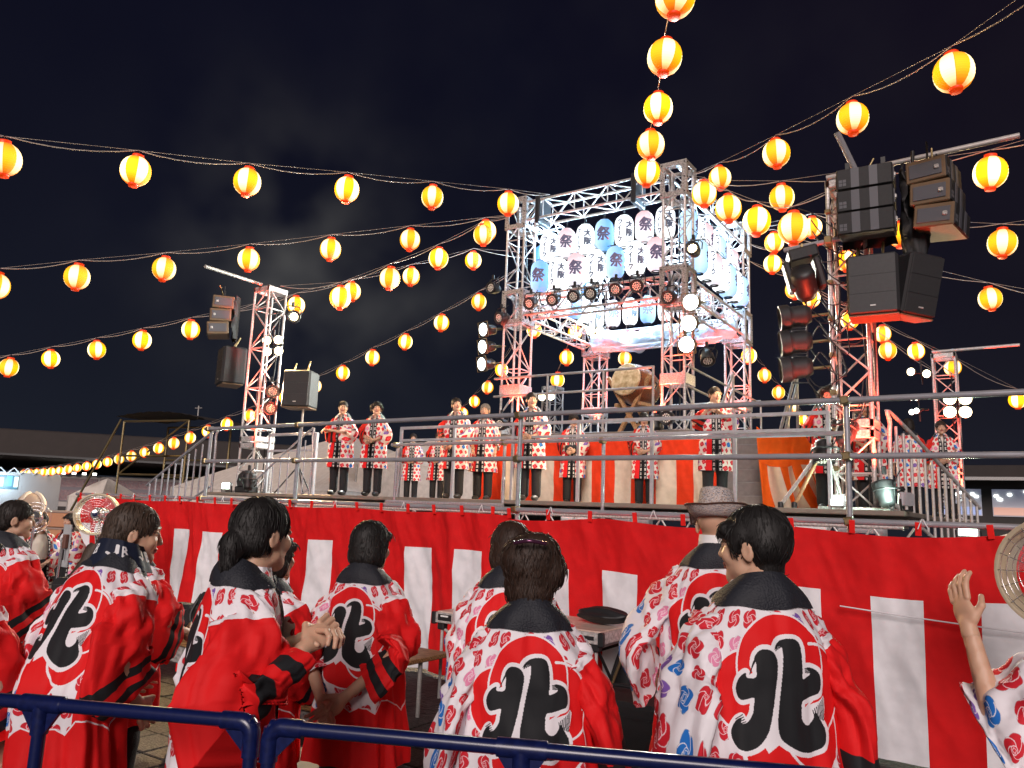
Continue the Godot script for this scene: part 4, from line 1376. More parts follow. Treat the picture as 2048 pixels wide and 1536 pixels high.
func build_paper_lanterns():
	var mats := []
	for k in 3:
		var m := plain(0.10, 0.10, 0.10, 0.8)
		m.emission_enabled = true
		m.emission_operator = BaseMaterial3D.EMISSION_OP_ADD
		m.emission = Color.BLACK
		m.emission_texture = chochin_print(k)[0]
		m.emission_energy_multiplier = [2.3, 1.45, 1.5][k]
		mats.append(m)
	var prof := []
	for k in 23:
		var a := k / 22.0
		var y := lerpf(-0.31, 0.31, a)
		var q := absf(y) / 0.31
		var r := 0.175 * pow(maxf(0.0, 1.0 - pow(q, 4.2)), 0.36)
		prof.append(Vector2(maxf(r, 0.085) + (0.002 if k % 2 == 0 else 0.0), y))
	var shade := lathed(prof, 24)
	var ring := lathed([Vector2(0.078, -0.02), Vector2(0.088, -0.018), Vector2(0.088, 0.018), Vector2(0.078, 0.02)], 20)
	var hookm := tubed(spline([V(-0.07, 0.32, 0), V(-0.05, 0.42, 0), V(0, 0.46, 0), V(0.05, 0.42, 0), V(0.07, 0.32, 0)], 4), 0.005, 5)
	var protos := []
	var words := ["white paper lantern lettered 大阪ウィーク", "pinkish paper lantern lettered 祭", "blue paper lantern lettered 祭"]
	var ord := ["first", "second", "third", "fourth", "fifth", "sixth", "seventh", "eighth"]
	# rows: start, step, count, turn of the lettering, kinds, name
	var rows := [
		[V(-8.20, 7.20, -13.42), V(0.440, 0.012, 0), 7, 180.0, "0102010", "from the left in the upper front row"],
		[V(-8.36, 6.56, -13.36), V(0.44, 0.012, 0), 7, 180.0, "2010201", "from the left in the lower front row"],
		[V(-5.22, 7.25, -13.75), V(0, 0, -0.43), 7, 270.0, "2010201", "from the front in the upper right row"],
		[V(-5.0, 6.58, -13.72), V(0, 0, -0.43), 7, 270.0, "2010202", "from the front in the lower right row"],
		[V(-8.70, 6.52, -16.62), V(0.46, 0, 0), 7, 0.0, "0102010", "from the left in the lower rear row"],
		[V(-8.78, 6.55, -14.1), V(0, 0, -0.5), 5, 90.0, "01020", "from the front in the lower left row"],
		[V(-8.78, 7.22, -14.1), V(0, 0, -0.5), 5, 90.0, "20102", "from the front in the upper left row"],
	]
	var r := RandomNumberGenerator.new()
	r.seed = 12
	for row in rows:
		for k in row[2]:
			var kind := int((row[4] as String)[k])
			var p: Vector3 = (row[0] as Vector3) + (row[1] as Vector3) * k
			var t := thing("paper_lantern", "%s, %s %s" % [words[kind], ord[k], row[5]], "paper lantern", p, deg_to_rad(float(row[3]) + 116.0 + r.randf_range(-13, 13)), "lettered paper lanterns of the truss tower")
			t.rotation.z = r.randf_range(-0.05, 0.05)
			t.scale = Vector3.ONE * r.randf_range(1.05, 1.13)
			part("lantern_shade", shade, mats[kind], t)
			part("top_ring", ring, M.black, t, at(0, 0.305, 0))
			part("bottom_ring", ring, M.black, t, at(0, -0.305, 0))
			part("hanger", hookm, M.cable, t)
	# the lights among the lanterns (each in a bare bulb between the rows)
	for q in [[-8.2, -13.9], [-7.0, -13.8], [-5.7, -13.9], [-5.6, -15.2], [-5.7, -16.3], [-7.0, -16.2], [-8.3, -16.2], [-8.3, -15.0]]:
		var b := thing("lantern_bulb", "bare bulb among the paper lanterns, near %s" % ["the front left corner", "the middle of the front", "the front right corner", "the middle of the right side", "the rear right corner", "the middle of the rear", "the rear left corner", "the middle of the left side"][[[-8.2, -13.9], [-7.0, -13.8], [-5.7, -13.9], [-5.6, -15.2], [-5.7, -16.3], [-7.0, -16.2], [-8.3, -16.2], [-8.3, -15.0]].find(q)], "bulb", V(q[0], 7.55, q[1]), 0.0, "bulbs among the paper lanterns")
		part("bulb_glass", lathed([Vector2(0.0, -0.07), Vector2(0.04, -0.05), Vector2(0.05, -0.01), Vector2(0.03, 0.04), Vector2(0.02, 0.08)], 14), M.lamp_cool, b)
		bar("bulb_cord", V(0, 0.08, 0), V(0, 0.22, 0), 0.006, M.cable, b, true)
		light_in(b, Color(0.72, 0.88, 1.0), 9.0, 0.05)
	var wire := thing("lantern_wire", "thin wire carrying the lower rows of lettered lanterns", "wire")
	part("front_wire", tubed(spline([V(-8.75, 6.78, -13.3), V(-8.36, 6.93, -13.33), V(-7.0, 6.96, -13.33), V(-5.4, 7.03, -13.3)], 6), 0.007, 5), M.cable, wire)
	part("side_wire", tubed([V(-4.98, 7.02, -13.3), V(-4.98, 7.00, -16.7)], 0.007, 5), M.cable, wire)


func build_string_lanterns():
	var prof := []
	for k in 21:
		var a := -1.0 + k * 0.1
		var y := 0.205 * a
		var r := 0.2 * sqrt(maxf(0.0, 1.0 - pow(absf(a) * 0.955, 2.15)))
		prof.append(Vector2(r + (0.0 if k % 2 == 0 else 0.0035), y))
	var shade := lathed(prof, 32)
	var ring := lathed([Vector2(0.060, -0.028), Vector2(0.078, -0.026), Vector2(0.076, 0.024), Vector2(0.05, 0.028), Vector2(0.0, 0.028)], 18)
	var ring2 := lathed([Vector2(0.0, -0.026), Vector2(0.062, -0.026), Vector2(0.068, 0.0), Vector2(0.075, 0.022), Vector2(0.05, 0.024)], 18)
	var hook := tubed(spline([V(-0.06, 0.22, 0), V(-0.045, 0.27, 0), V(0, 0.305, 0), V(0.045, 0.27, 0), V(0.06, 0.22, 0)], 4), 0.005, 5)
	var proto := thing("round_lantern", "round lantern", "lantern")
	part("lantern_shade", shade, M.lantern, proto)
	part("top_ring", ring, M.lantern_rim, proto, at(0, 0.215, 0))
	part("bottom_ring", ring2, M.lantern_rim, proto, at(0, -0.213, 0))
	part("hanger", hook, M.cable, proto)
	light_in(proto, Color(1.0, 0.66, 0.32), 0.16, 0.12)
	var first := true
	var strings := string_list()
	var ord := ["first", "second", "third", "fourth", "fifth", "sixth", "seventh", "eighth", "ninth", "tenth", "eleventh", "twelfth", "thirteenth", "fourteenth", "fifteenth", "sixteenth", "seventeenth", "eighteenth", "nineteenth", "twentieth", "twenty-first", "twenty-second", "twenty-third", "twenty-fourth", "twenty-fifth", "twenty-sixth", "twenty-seventh", "twenty-eighth"]
	var r := RandomNumberGenerator.new()
	r.seed = 44
	for s in strings:
		var pts: Array = s[2]
		for k in pts.size():
			var o: Node3D
			if first:
				o = proto
				first = false
			else:
				o = proto.duplicate()
				o.name = numbered("round_lantern")
				add_child(o)
			o.position = pts[k]
			o.rotation.y = r.randf() * TAU
			o.rotation.z = r.randf_range(-0.10, 0.10)
			o.rotation.x = r.randf_range(-0.08, 0.08)
			o.scale = Vector3.ONE * r.randf_range(0.955, 1.045)
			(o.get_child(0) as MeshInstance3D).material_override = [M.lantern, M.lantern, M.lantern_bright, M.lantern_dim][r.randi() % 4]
			o.set_meta("label", "glowing yellow and white lantern, %s of the %s" % [ord[k], s[0]] if pts.size() > 1 else "glowing yellow and white lantern alone in the %s" % s[0])
			o.set_meta("group", "round lanterns on strings")
		# the wire and the lamp flex that sags from lantern to lantern
		var hang := []
		for p in s[1]:
			hang.append(p)
		var list := []
		if s[1].size() > 0:
			list.append(s[1][0])
		for p in pts:
			list.append((p as Vector3) + V(0, 0.31, 0))
		if s[1].size() > 1:
			list.append(s[1][1])
		if list.size() < 2:
			continue
		var w := thing("lantern_cable", "pale sagging cable of the %s" % s[0], "cable")
		var flex := []
		for k in list.size() - 1:
			var a: Vector3 = list[k]
			var b: Vector3 = list[k + 1]
			for j in 6:
				var f := j / 6.0
				flex.append(a.lerp(b, f) - V(0, minf(0.16, 0.055 * a.distance_to(b)) * 4.0 * f * (1.0 - f), 0))
		flex.append(list[list.size() - 1])
		part("lamp_flex", tubed(flex, 0.0075, 5), M.string_wire, w)
		part("carrier_wire", tubed(list, 0.0032, 5), M.string_wire, w)


func string_list() -> Array:                         # where the lanterns of each string are found, its far ends, its lantern centres
	return [
		["top left string, from the left", [V(-11.0, 6.1, -3.2), V(-7.9, 8.15, -12.9)], [V(-10.72, 5.84, -4.04), V(-10.25, 6.17, -5.50), V(-9.77, 6.49, -6.99), V(-9.26, 6.87, -8.57), V(-8.74, 7.23, -10.17), V(-8.20, 7.61, -11.83)]],
		["second left string, from the left", [V(-15.0, 5.2, -4.6), V(-8.95, 7.95, -13.0)], [V(-14.21, 5.02, -5.53), V(-13.54, 5.35, -6.48), V(-12.77, 5.71, -7.59), V(-11.95, 6.11, -8.75), V(-11.09, 6.55, -9.96), V(-10.19, 7.01, -11.24), V(-9.25, 7.48, -12.57)]],
		["string from left tower to truss tower", [V(-12.35, 5.95, -9.85), V(-8.95, 7.9, -13.0)], [V(-10.65, 5.50, -9.90), V(-10.19, 6.05, -10.73), V(-9.71, 6.65, -11.60), V(-9.24, 7.35, -12.45)]],
		["rear string above the left tower", [V(-15.0, 5.95, -10.8), V(-9.0, 8.1, -16.6)], [V(-14.03, 6.20, -11.69), V(-13.07, 6.63, -12.50), V(-12.02, 7.10, -13.38), V(-10.89, 7.61, -14.32)]],
		["low string behind the left speakers", [V(-21.6, 4.7, -7.7), V(-15.4, 6.4, -11.6)], [V(-20.38, 4.61, -8.47), V(-19.53, 4.85, -9.00), V(-18.59, 5.11, -9.58), V(-17.66, 5.38, -10.15), V(-16.66, 5.68, -10.76)]],
		["long string falling to the far left", [V(-10.6, 7.8, -15.8), V(-54.0, 3.2, -23.6)], far_string()],
		["short rear string left of the truss tower", [V(-12.4, 6.75, -18.6), V(-20.0, 5.6, -25.4)], [V(-13.77, 6.09, -19.88), V(-15.31, 5.83, -21.30), V(-16.87, 5.61, -22.68), V(-18.40, 5.41, -24.01)]],
		["string seen through the left truss bay", [V(-9.6, 7.4, -17.8), V(-12.4, 5.3, -20.5)], [V(-10.37, 6.68, -18.53), V(-11.01, 6.14, -19.21), V(-11.67, 5.62, -19.85)]],
		["overhead string at the top center", [V(-1.6, 7.1, -4.9), V(-5.2, 8.0, -12.9)], [V(-2.77, 7.00, -6.92), V(-3.31, 7.05, -7.94), V(-3.88, 7.11, -9.09), V(-4.43, 7.16, -10.11), V(-4.90, 7.21, -11.05)]],
		["string climbing to the upper right corner", [V(-5.0, 8.15, -13.4), V(0.9, 6.4, -7.1)], [V(-4.35, 7.79, -13.05), V(-2.94, 7.27, -11.51), V(-1.59, 6.78, -10.01), V(-0.38, 6.34, -8.67)]],
		["growing row right of the truss top", [V(-5.0, 8.0, -13.1), V(-1.75, 5.95, -10.1)], [V(-4.37, 7.19, -12.27), V(-3.70, 6.51, -11.50), V(-3.06, 5.94, -10.81), V(-2.38, 5.47, -10.11)]],
		["string passing above the right speakers", [V(-4.95, 8.1, -13.6), V(1.0, 6.3, -10.4)], [V(-3.25, 7.18, -13.03), V(-0.15, 6.16, -11.10)]],
		["string crossing behind the right speakers", [V(-5.0, 8.15, -16.6), V(1.2, 5.9, -12.4)], [V(-3.42, 7.73, -16.14), V(-1.62, 6.77, -14.70), V(-0.09, 5.96, -13.46)]],
		["lower string right of the truss tower", [V(-5.0, 8.2, -16.8), V(1.4, 5.5, -16.2)], [V(-4.37, 7.76, -16.77), V(-2.87, 7.06, -16.63), V(-0.36, 5.87, -16.40)]],
		["string dropping behind the near right tower", [V(-5.0, 7.9, -16.9), V(-1.6, 5.3, -20.7)], [V(-4.42, 7.28, -16.80), V(-3.82, 6.64, -17.72), V(-3.17, 6.27, -18.58), V(-2.53, 5.68, -19.51)]],
		["string falling to the far right tower", [V(-5.0, 7.5, -17.0), V(1.5, 5.0, -27.0)], [V(-4.26, 6.98, -18.01), V(-2.73, 6.27, -20.30), V(-2.11, 5.97, -21.24), V(-1.40, 5.69, -22.27), V(-0.07, 5.07, -24.27)]],
		["rear string right of the truss legs", [V(-6.0, 6.6, -19.0), V(-6.9, 5.4, -31.0)], [V(-6.26, 6.18, -21.16), V(-6.41, 5.98, -23.21), V(-6.55, 5.78, -25.31), V(-6.67, 5.60, -27.54), V(-6.80, 5.42, -29.65)]],
		["pair above the big drum", [V(-9.9, 7.6, -20.9)], [V(-10.00, 7.00, -21.09), V(-10.07, 6.41, -21.17)]],
		["gap behind the front left column", [V(-11.0, 7.4, -17.6)], [V(-11.46, 6.77, -18.09)]],
	]


func far_string() -> Array:
	var out := [V(-11.74, 7.04, -15.77), V(-12.96, 6.60, -15.76), V(-14.25, 6.20, -15.79), V(-15.55, 5.87, -15.87), V(-16.85, 5.53, -16.00), V(-18.21, 5.24, -16.17), V(-19.75, 4.99, -16.36), V(-22.00, 4.52, -16.77)]
	for k in 19:                                     # on from there at an even pace, sinking ever less
		var f := k / 18.0
		out.append(V(lerpf(-23.6, -51.6, f), 2.86 + 1.46 * pow(1.0 - f, 2.3), lerpf(-17.05, -23.13, f)))
	return out


# ---------------------------------------------------------------- things on the stage

func build_stage_things():
	var dr := thing("festival_drum", "big barrel drum with a pale hide head tilted up on its wooden stand", "drum", V(-6.28, DECK + 1.03, -13.75))
	var ax := V(-0.15, 0.17, 0.97).normalized()
	var x := Transform3D(facing(ax), Vector3.ZERO) * Transform3D(Basis(Vector3.RIGHT, -PI / 2), Vector3.ZERO)
	var body := MB.new()
	var prof := []
	for k in 15:
		var a := -1.0 + k / 7.0
		prof.append(Vector2(0.31 + 0.085 * (1.0 - a * a), a * 0.40))
	body.lathe(prof, 32, x)
	part("barrel", body.mesh(), M.drum_wood, dr)
	for s in [-1, 1]:
		var h := MB.new()
		h.lathe([Vector2(0.325, s * 0.34), Vector2(0.322, s * 0.40), Vector2(0.305, s * 0.415), Vector2(0.15, s * 0.418), Vector2(0, s * 0.418)] if s > 0 else [Vector2(0, s * 0.418), Vector2(0.15, s * 0.418), Vector2(0.305, s * 0.415), Vector2(0.322, s * 0.40), Vector2(0.325, s * 0.34)], 32, x)
		var hd := part("drum_head", h.mesh(), M.skin_drum, dr)
		for k in 36:
			var a := TAU * k / 36
			part("tack", T.tack if T.has("tack") else make_tack(), M.black, hd, Transform3D(Basis.IDENTITY, x * V(0.333 * cos(a), s * 0.355, 0.333 * sin(a))))
	for s in [-1, 1]:
		part("ring_handle", tubed(spline([x * V(s * 0.39, -0.05, 0.05), x * V(s * 0.43, -0.06, 0.0), x * V(s * 0.41, 0.0, -0.10), x * V(s * 0.43, 0.06, 0.0), x * V(s * 0.39, 0.05, 0.05)], 4), 0.014, 6), M.black, dr)
	var sd := thing("drum_stand", "crossed timber stand cradling the big drum", "stand", V(-6.28, DECK, -13.75))
	var side := ax.cross(Vector3.UP).normalized()
	var fw := V(ax.x, 0, ax.z).normalized()
	for s in [-0.24, 0.26]:
		var o: Vector3 = fw * s
		for q in [1.0, -1.0]:
			var a: Vector3 = o + side * (0.46 * q) + V(0, 1.18, 0)
			var b: Vector3 = o - side * (0.26 * q) + V(0, 0.05, 0)
			part("leg", boxed(V(0.07, a.distance_to(b), 0.09), 0.008), M.pale_wood, sd, Transform3D(along(a - b), (a + b) * 0.5 + fw * (0.04 * q)))
	for q in [1.0, -1.0]:
		part("stretcher", boxed(V(0.07, 0.62, 0.07), 0.008), M.pale_wood, sd, Transform3D(along(fw), side * (0.27 * q) + V(0, 0.62, 0)))
	# tripod and hung par at the right end of the deck
	var tr := thing("tripod_stand", "folded pale tripod stand leaning before the striped drape", "stand", V(-2.35, FLOOR, -9.6))
	bar("leg", V(-0.12, 0.03, 0.05), V(0.34, 0.72, -0.1), 0.022, M.alu_dull, tr)
	bar("leg", V(0.05, 0.03, 0.1), V(0.36, 0.74, -0.08), 0.022, M.pale_wood, tr)
	bar("leg", V(0.55, 0.02, -0.2), V(0.37, 0.74, -0.09), 0.018, M.alu_dull, tr)
	bar("column", V(0.36, 0.66, -0.09), V(0.42, 1.25, -0.12), 0.02, M.alu_dull, tr)
	for k in 2:
		part("rubber_foot", lathed([Vector2(0.034, -0.035), Vector2(0.034, 0.03), Vector2(0.02, 0.04)], 10), M.black, tr, at([-0.12, 0.05][k], 0.035, [0.05, 0.1][k]))
	make_par("black par can hanging head down beside the tripod", V(-1.98, 2.42, -9.6), V(0.1, -1.0, 0.2))
	# crates and flight cases glimpsed under the pipe
	var r := RandomNumberGenerator.new()
	r.seed = 9
	for k in 5:
		var px := [-5.1, -4.3, -2.15, -1.55, -11.9][k] as float
		var c := thing("clear_bin", "pale plastic bin of gear under the stage edge, %s" % ["below the woman with a waist pouch", "below the dancer in the middle right", "left of the right rail post", "right of the right rail post", "below the glaring deck lamp"][k], "bin", V(px, 1.30, -9.35), 0.0, "bins under the stage edge")
		part("tub", boxed(V(0.5, 0.34, 0.16), 0.02), [M.name_white, M.grey_paint][k % 2], c, at(0, 0.17, 0))
		part("lid", boxed(V(0.54, 0.03, 0.2), 0.008), M.speaker_grey, c, at(0, 0.355, 0))
		part("label_strip", boxed(V(0.2, 0.05, 0.01)), M.blue_paint, c, at(0.05, 0.2, 0.086))


func make_tack() -> Mesh:
	T.tack = lathed([Vector2(0.013, -0.006), Vector2(0.012, 0.006), Vector2(0.0, 0.012)], 7)
	return T.tack


# ---------------------------------------------------------------- things on the ground

func build_foreground_things():
	crowd_barrier("dark blue pipe barrier ending in an elbow at the lower left", [V(-2.75, 0, -0.77), V(-1.585, 0, -1.30)], 0.555, false, true)
	crowd_barrier("dark blue pipe barrier running along the bottom to the right", [V(-1.525, 0, -1.305), V(-0.36, 0, -1.83)], 0.47, true, false)
	folding_table()
	work_bench()
	make_fan("round cage fan on a pole by the left end of the curtain", V(-8.98, 1.40, -4.88), V(0.75, 0.02, 0.75), 0.235, true)
	make_fan("round cage fan half cut off by the right edge", V(0.11, 1.395, -4.92), V(-0.45, 0.05, 0.9), 0.275, false)
	var sf := thing("small_fan", "small chromed desk fan on a stand in front of the man at the far left", "fan", V(-9.45, 0, -4.42))
	bar("pole", V(0, 0, 0), V(0, 1.25, 0), 0.014, M.fan_metal, sf)
	part("motor", lathed([Vector2(0, -0.09), Vector2(0.07, -0.06), Vector2(0.08, 0.0), Vector2(0.06, 0.05), Vector2(0, 0.06)], 16), M.fan_metal, sf, turned(V(0, 1.34, 0), V(80, 40, 0)))
	for k in 4:
		part("cage_ring", tubed(ring_points(V(0, 1.34, 0.0), V(0.7, 0.0, 0.7), 0.05 + 0.04 * k), 0.003, 5), M.fan_metal, sf)
	part("base", lathed([Vector2(0.16, 0), Vector2(0.15, 0.03), Vector2(0.03, 0.05)], 18), M.fan_ring, sf)
	var un := thing("unlit_lantern", "large unlit pale paper lantern behind the man at the far left", "lantern", V(-11.8, 1.45, -5.45))
	var ribs := []
	for k in 17:
		var a := -1.0 + k / 8.0
		ribs.append(Vector2(0.19 * sqrt(maxf(0.0, 1.0 - a * a * 0.93)), 0.17 * a))
	var paper := plain(0.42, 0.30, 0.22, 0.75)
	var paper2 := plain(0.62, 0.52, 0.42, 0.75)
	part("shade", lathed(ribs, 24), paper, un)
	for k in 4:
		var st := []
		for p in ribs:
			st.append(V((p.x + 0.002) * sin(k * PI / 2 + 0.4), p.y, (p.x + 0.002) * cos(k * PI / 2 + 0.4)))
		part("pale_panel", tubed(st, 0.03, 6), paper2, un)
	bar("stand_pole", V(0, -1.45, 0), V(0, -0.17, 0), 0.02, M.fan_ring, un)
	# stacked crates left
	var cols := [plain(0.46, 0.22, 0.12, 0.7), plain(0.30, 0.22, 0.19, 0.7), plain(0.16, 0.13, 0.11, 0.7)]
	for k in 5:
		var c := thing("stacked_crate", "brown crate, %s of the stack left of the curtain end" % ["lowest", "second", "middle", "fourth", "topmost"][k], "crate", V(-13.2 + 0.03 * (k % 2), k * 0.27, -6.9), 0.35, "crates stacked left of the curtain")
		part("box", boxed(V(1.25, 0.25, 0.6), 0.012), cols[[2, 1, 1, 0, 0][k]], c, at(0, 0.13, 0))
		part("lid_rim", boxed(V(1.28, 0.03, 0.63), 0.006), cols[1], c, at(0, 0.252, 0))


func ring_points(c: Vector3, axis: Vector3, r: float, n := 28) -> Array:
	var b := along(axis)
	var out := []
	for k in n + 1:
		var a := TAU * k / n
		out.append(c + b.x * (r * cos(a)) + b.z * (r * sin(a)))
	return out


func crowd_barrier(label: String, ends: Array, tee: float, elbow_a: bool, elbow_b: bool):
	var a: Vector3 = ends[0]
	var b: Vector3 = ends[1]
	var t := thing("crowd_barrier", label, "barrier", a)
	var d := b - a
	var u := d.normalized()
	var r := 0.0168
	var y := 1.08
	bar("top_pipe", V(0, y, 0), d + V(0, y, 0), r, M.blue_paint, t)
	bar("lower_pipe", V(0, 0.30, 0), d + V(0, 0.30, 0), r, M.blue_paint, t)
	var posts := [d * tee]
	if elbow_a:
		posts.append(Vector3.ZERO)
	if elbow_b:
		posts.append(d)
	if elbow_a:
		posts.append(d)
	else:
		posts.append(Vector3.ZERO)
	for k in posts.size():
		var p: Vector3 = posts[k]
		bar("post", p, p + V(0, y, 0), r, M.blue_paint, t)
		part("foot", boxed(V(0.10, 0.02, 0.42), 0.006), M.blue_paint, t, Transform3D(Basis(u, Vector3.UP, u.cross(Vector3.UP)), p + V(0, 0.011, 0)))
		var j := MB.new()
		if p == posts[0]:
			j.tube([p + V(0, y, 0) - u * 0.058, p + V(0, y, 0) - u * 0.056, p + V(0, y, 0) + u * 0.056, p + V(0, y, 0) + u * 0.058], [0.0168, 0.0212, 0.0212, 0.0168], 16)
			j.tube([p + V(0, y, 0), p + V(0, y - 0.072, 0), p + V(0, y - 0.074, 0)], [0.0210, 0.0210, 0.0169], 16)
			part("tee_joint", j.mesh(), M.blue_paint, t)
			for s in [-1.0, 1.0]:
				var g := MB.new()
				var n := u.cross(Vector3.UP) * 0.006
				for w in [-1.0, 1.0]:
					g.out_face([p + n * w + V(0, y - 0.02, 0) + u * (0.02 * s), p + n * w + V(0, y - 0.02, 0) + u * (0.052 * s), p + n * w + V(0, y - 0.066, 0) + u * (0.02 * s)], n * w)
				g.out_face([p - n + V(0, y - 0.02, 0) + u * (0.052 * s), p + n + V(0, y - 0.02, 0) + u * (0.052 * s), p + n + V(0, y - 0.066, 0) + u * (0.02 * s), p - n + V(0, y - 0.066, 0) + u * (0.02 * s)], u * s - Vector3.UP)
				part("gusset", g.mesh(), M.blue_paint, t)
		elif (p == Vector3.ZERO and elbow_a) or (p == d and elbow_b):
			var s := 1.0 if p == Vector3.ZERO else -1.0
			var q := p + V(0, y, 0)
			elbow(j, q, u * s)
			part("elbow_joint", j.mesh(), M.blue_paint, t)
			var g2 := MB.new()
			var n2 := u.cross(Vector3.UP) * 0.007
			for w in [-1.0, 1.0]:
				g2.out_face([q + n2 * w + u * (0.02 * s) - V(0, 0.02, 0), q + n2 * w + u * (0.066 * s) - V(0, 0.02, 0), q + n2 * w + u * (0.02 * s) - V(0, 0.066, 0)], n2 * w)
			g2.out_face([q - n2 + u * (0.066 * s) - V(0, 0.02, 0), q + n2 + u * (0.066 * s) - V(0, 0.02, 0), q + n2 + u * (0.02 * s) - V(0, 0.066, 0), q - n2 + u * (0.02 * s) - V(0, 0.066, 0)], u * s - Vector3.UP)
			part("gusset", g2.mesh(), M.blue_paint, t)


func elbow(j: MB, q: Vector3, u: Vector3):
	var pts := [q + u * 0.080, q + u * 0.078]
	var rr := [0.0169, 0.0212]
	for k in 7:
		var a := PI / 2 * k / 6.0
		pts.append(q + u * (0.03 - 0.03 * sin(a)) - V(0, 0.03 - 0.03 * cos(a), 0))
		rr.append(0.0212)
	pts.append(q - V(0, 0.078, 0))
	pts.append(q - V(0, 0.080, 0))
	rr.append(0.0212)
	rr.append(0.0169)
	j.tube(pts, rr, 16)


func folding_table():
	var t := thing("folding_table", "pale topped aluminium folding table in front of the curtain", "table", V(-3.47, 0.05, -5.63))
	var w := 1.58
	var d := 0.66
	part("table_top", boxed(V(w - 0.03, 0.03, d - 0.03), 0.006), M.table_top, t, at(0, 0.69, 0))
	for s in [-1, 1]:
		part("edge_rail", boxed(V(w, 0.085, 0.022), 0.005), M.alu, t, at(0, 0.655, s * d / 2))
		part("edge_rail", boxed(V(0.022, 0.085, d), 0.005), M.alu, t, at(s * w / 2, 0.655, 0))
		for q in [-1, 1]:
			part("corner_cap", boxed(V(0.045, 0.10, 0.045), 0.008), M.black, t, at(s * w / 2, 0.65, q * d / 2))
			part("leg_socket", boxed(V(0.07, 0.07, 0.07), 0.01), M.black, t, at(s * (w / 2 - 0.06), 0.59, q * (d / 2 - 0.04)))
			bar("leg", V(s * (w / 2 - 0.06), 0.0, q * (d / 2 - 0.04)), V(s * (w / 2 - 0.06), 0.60, q * (d / 2 - 0.04)), 0.014, M.alu, t)
			bar("cross_strut", V(s * (w / 2 - 0.06), 0.58, q * (d / 2 - 0.05)), V(s * (w / 2 - 0.07 - 0.012 * q), 0.03, -q * (d / 2 - 0.05)), 0.012, M.black if q > 0 else M.clamp, t)
			bar("long_strut", V(s * (w / 2 - 0.08), 0.56, q * (d / 2 - 0.04)), V(s * 0.1, 0.30 + 0.02 * s, q * (d / 2 - 0.04)), 0.012, M.black if s > 0 else M.alu, t)
	part("name_plate", boxed(V(0.14, 0.05, 0.004)), M.black, t, at(-w / 2 + 0.12, 0.66, d / 2 + 0.014))
	part("plate_print", boxed(V(0.08, 0.012, 0.003)), M.name_white, t, at(-w / 2 + 0.12, 0.672, d / 2 + 0.018))
	part("maker_plate", boxed(V(0.13, 0.028, 0.004)), M.black, t, at(w / 2 - 0.12, 0.655, d / 2 + 0.014))
	part("maker_mark", boxed(V(0.03, 0.03, 0.004)), M.blue_paint, t, at(w / 2 - 0.22, 0.655, d / 2 + 0.015))
	var po := thing("glossy_pouch", "crumpled glossy black pouch on the folding table", "bag", V(-2.90, 0.755, -5.68))
	part("pouch", lofted(func(u: float, v: float) -> Vector3:
		var a := TAU * u
		var r := 0.03 + 0.20 * sin(PI * v) * (1.0 + 0.10 * sin(u * 38.0 + v * 9.0))
		return V(r * cos(a) + 0.04, 0.07 + (0.055 + 0.012 * sin(v * 21.0)) * sin(a) * sin(PI * v) * 1.1, lerpf(-0.13, 0.13, v)), 30, 16, true), M.black, po)
	var cs := thing("black_case", "big black case under the right end of the folding table", "case", V(-2.35, 0, -5.0))
	part("shell", boxed(V(0.62, 0.42, 0.42), 0.03), M.speaker, cs, at(0, 0.21, 0))
	part("lid_seam", boxed(V(0.625, 0.01, 0.425)), M.black, cs, at(0, 0.33, 0))
	part("handle", tubed(spline([V(-0.1, 0.42, 0.0), V(-0.08, 0.47, 0), V(0.08, 0.47, 0), V(0.1, 0.42, 0)], 4), 0.012, 6), M.black, cs)
	var cl := thing("black_cloth", "black cloth hanging down from the folding table behind its crossed struts", "cloth", V(-2.6, 0, -5.85))
	part("cloth", lofted(func(u: float, v: float) -> Vector3: return V(lerpf(-0.35, 0.32, u) * (0.5 + 0.5 * v), 0.62 - 0.6 * v, 0.05 * sin(u * 14.0 + 2.0 * v)), 20, 8), M.black_cloth, cl)


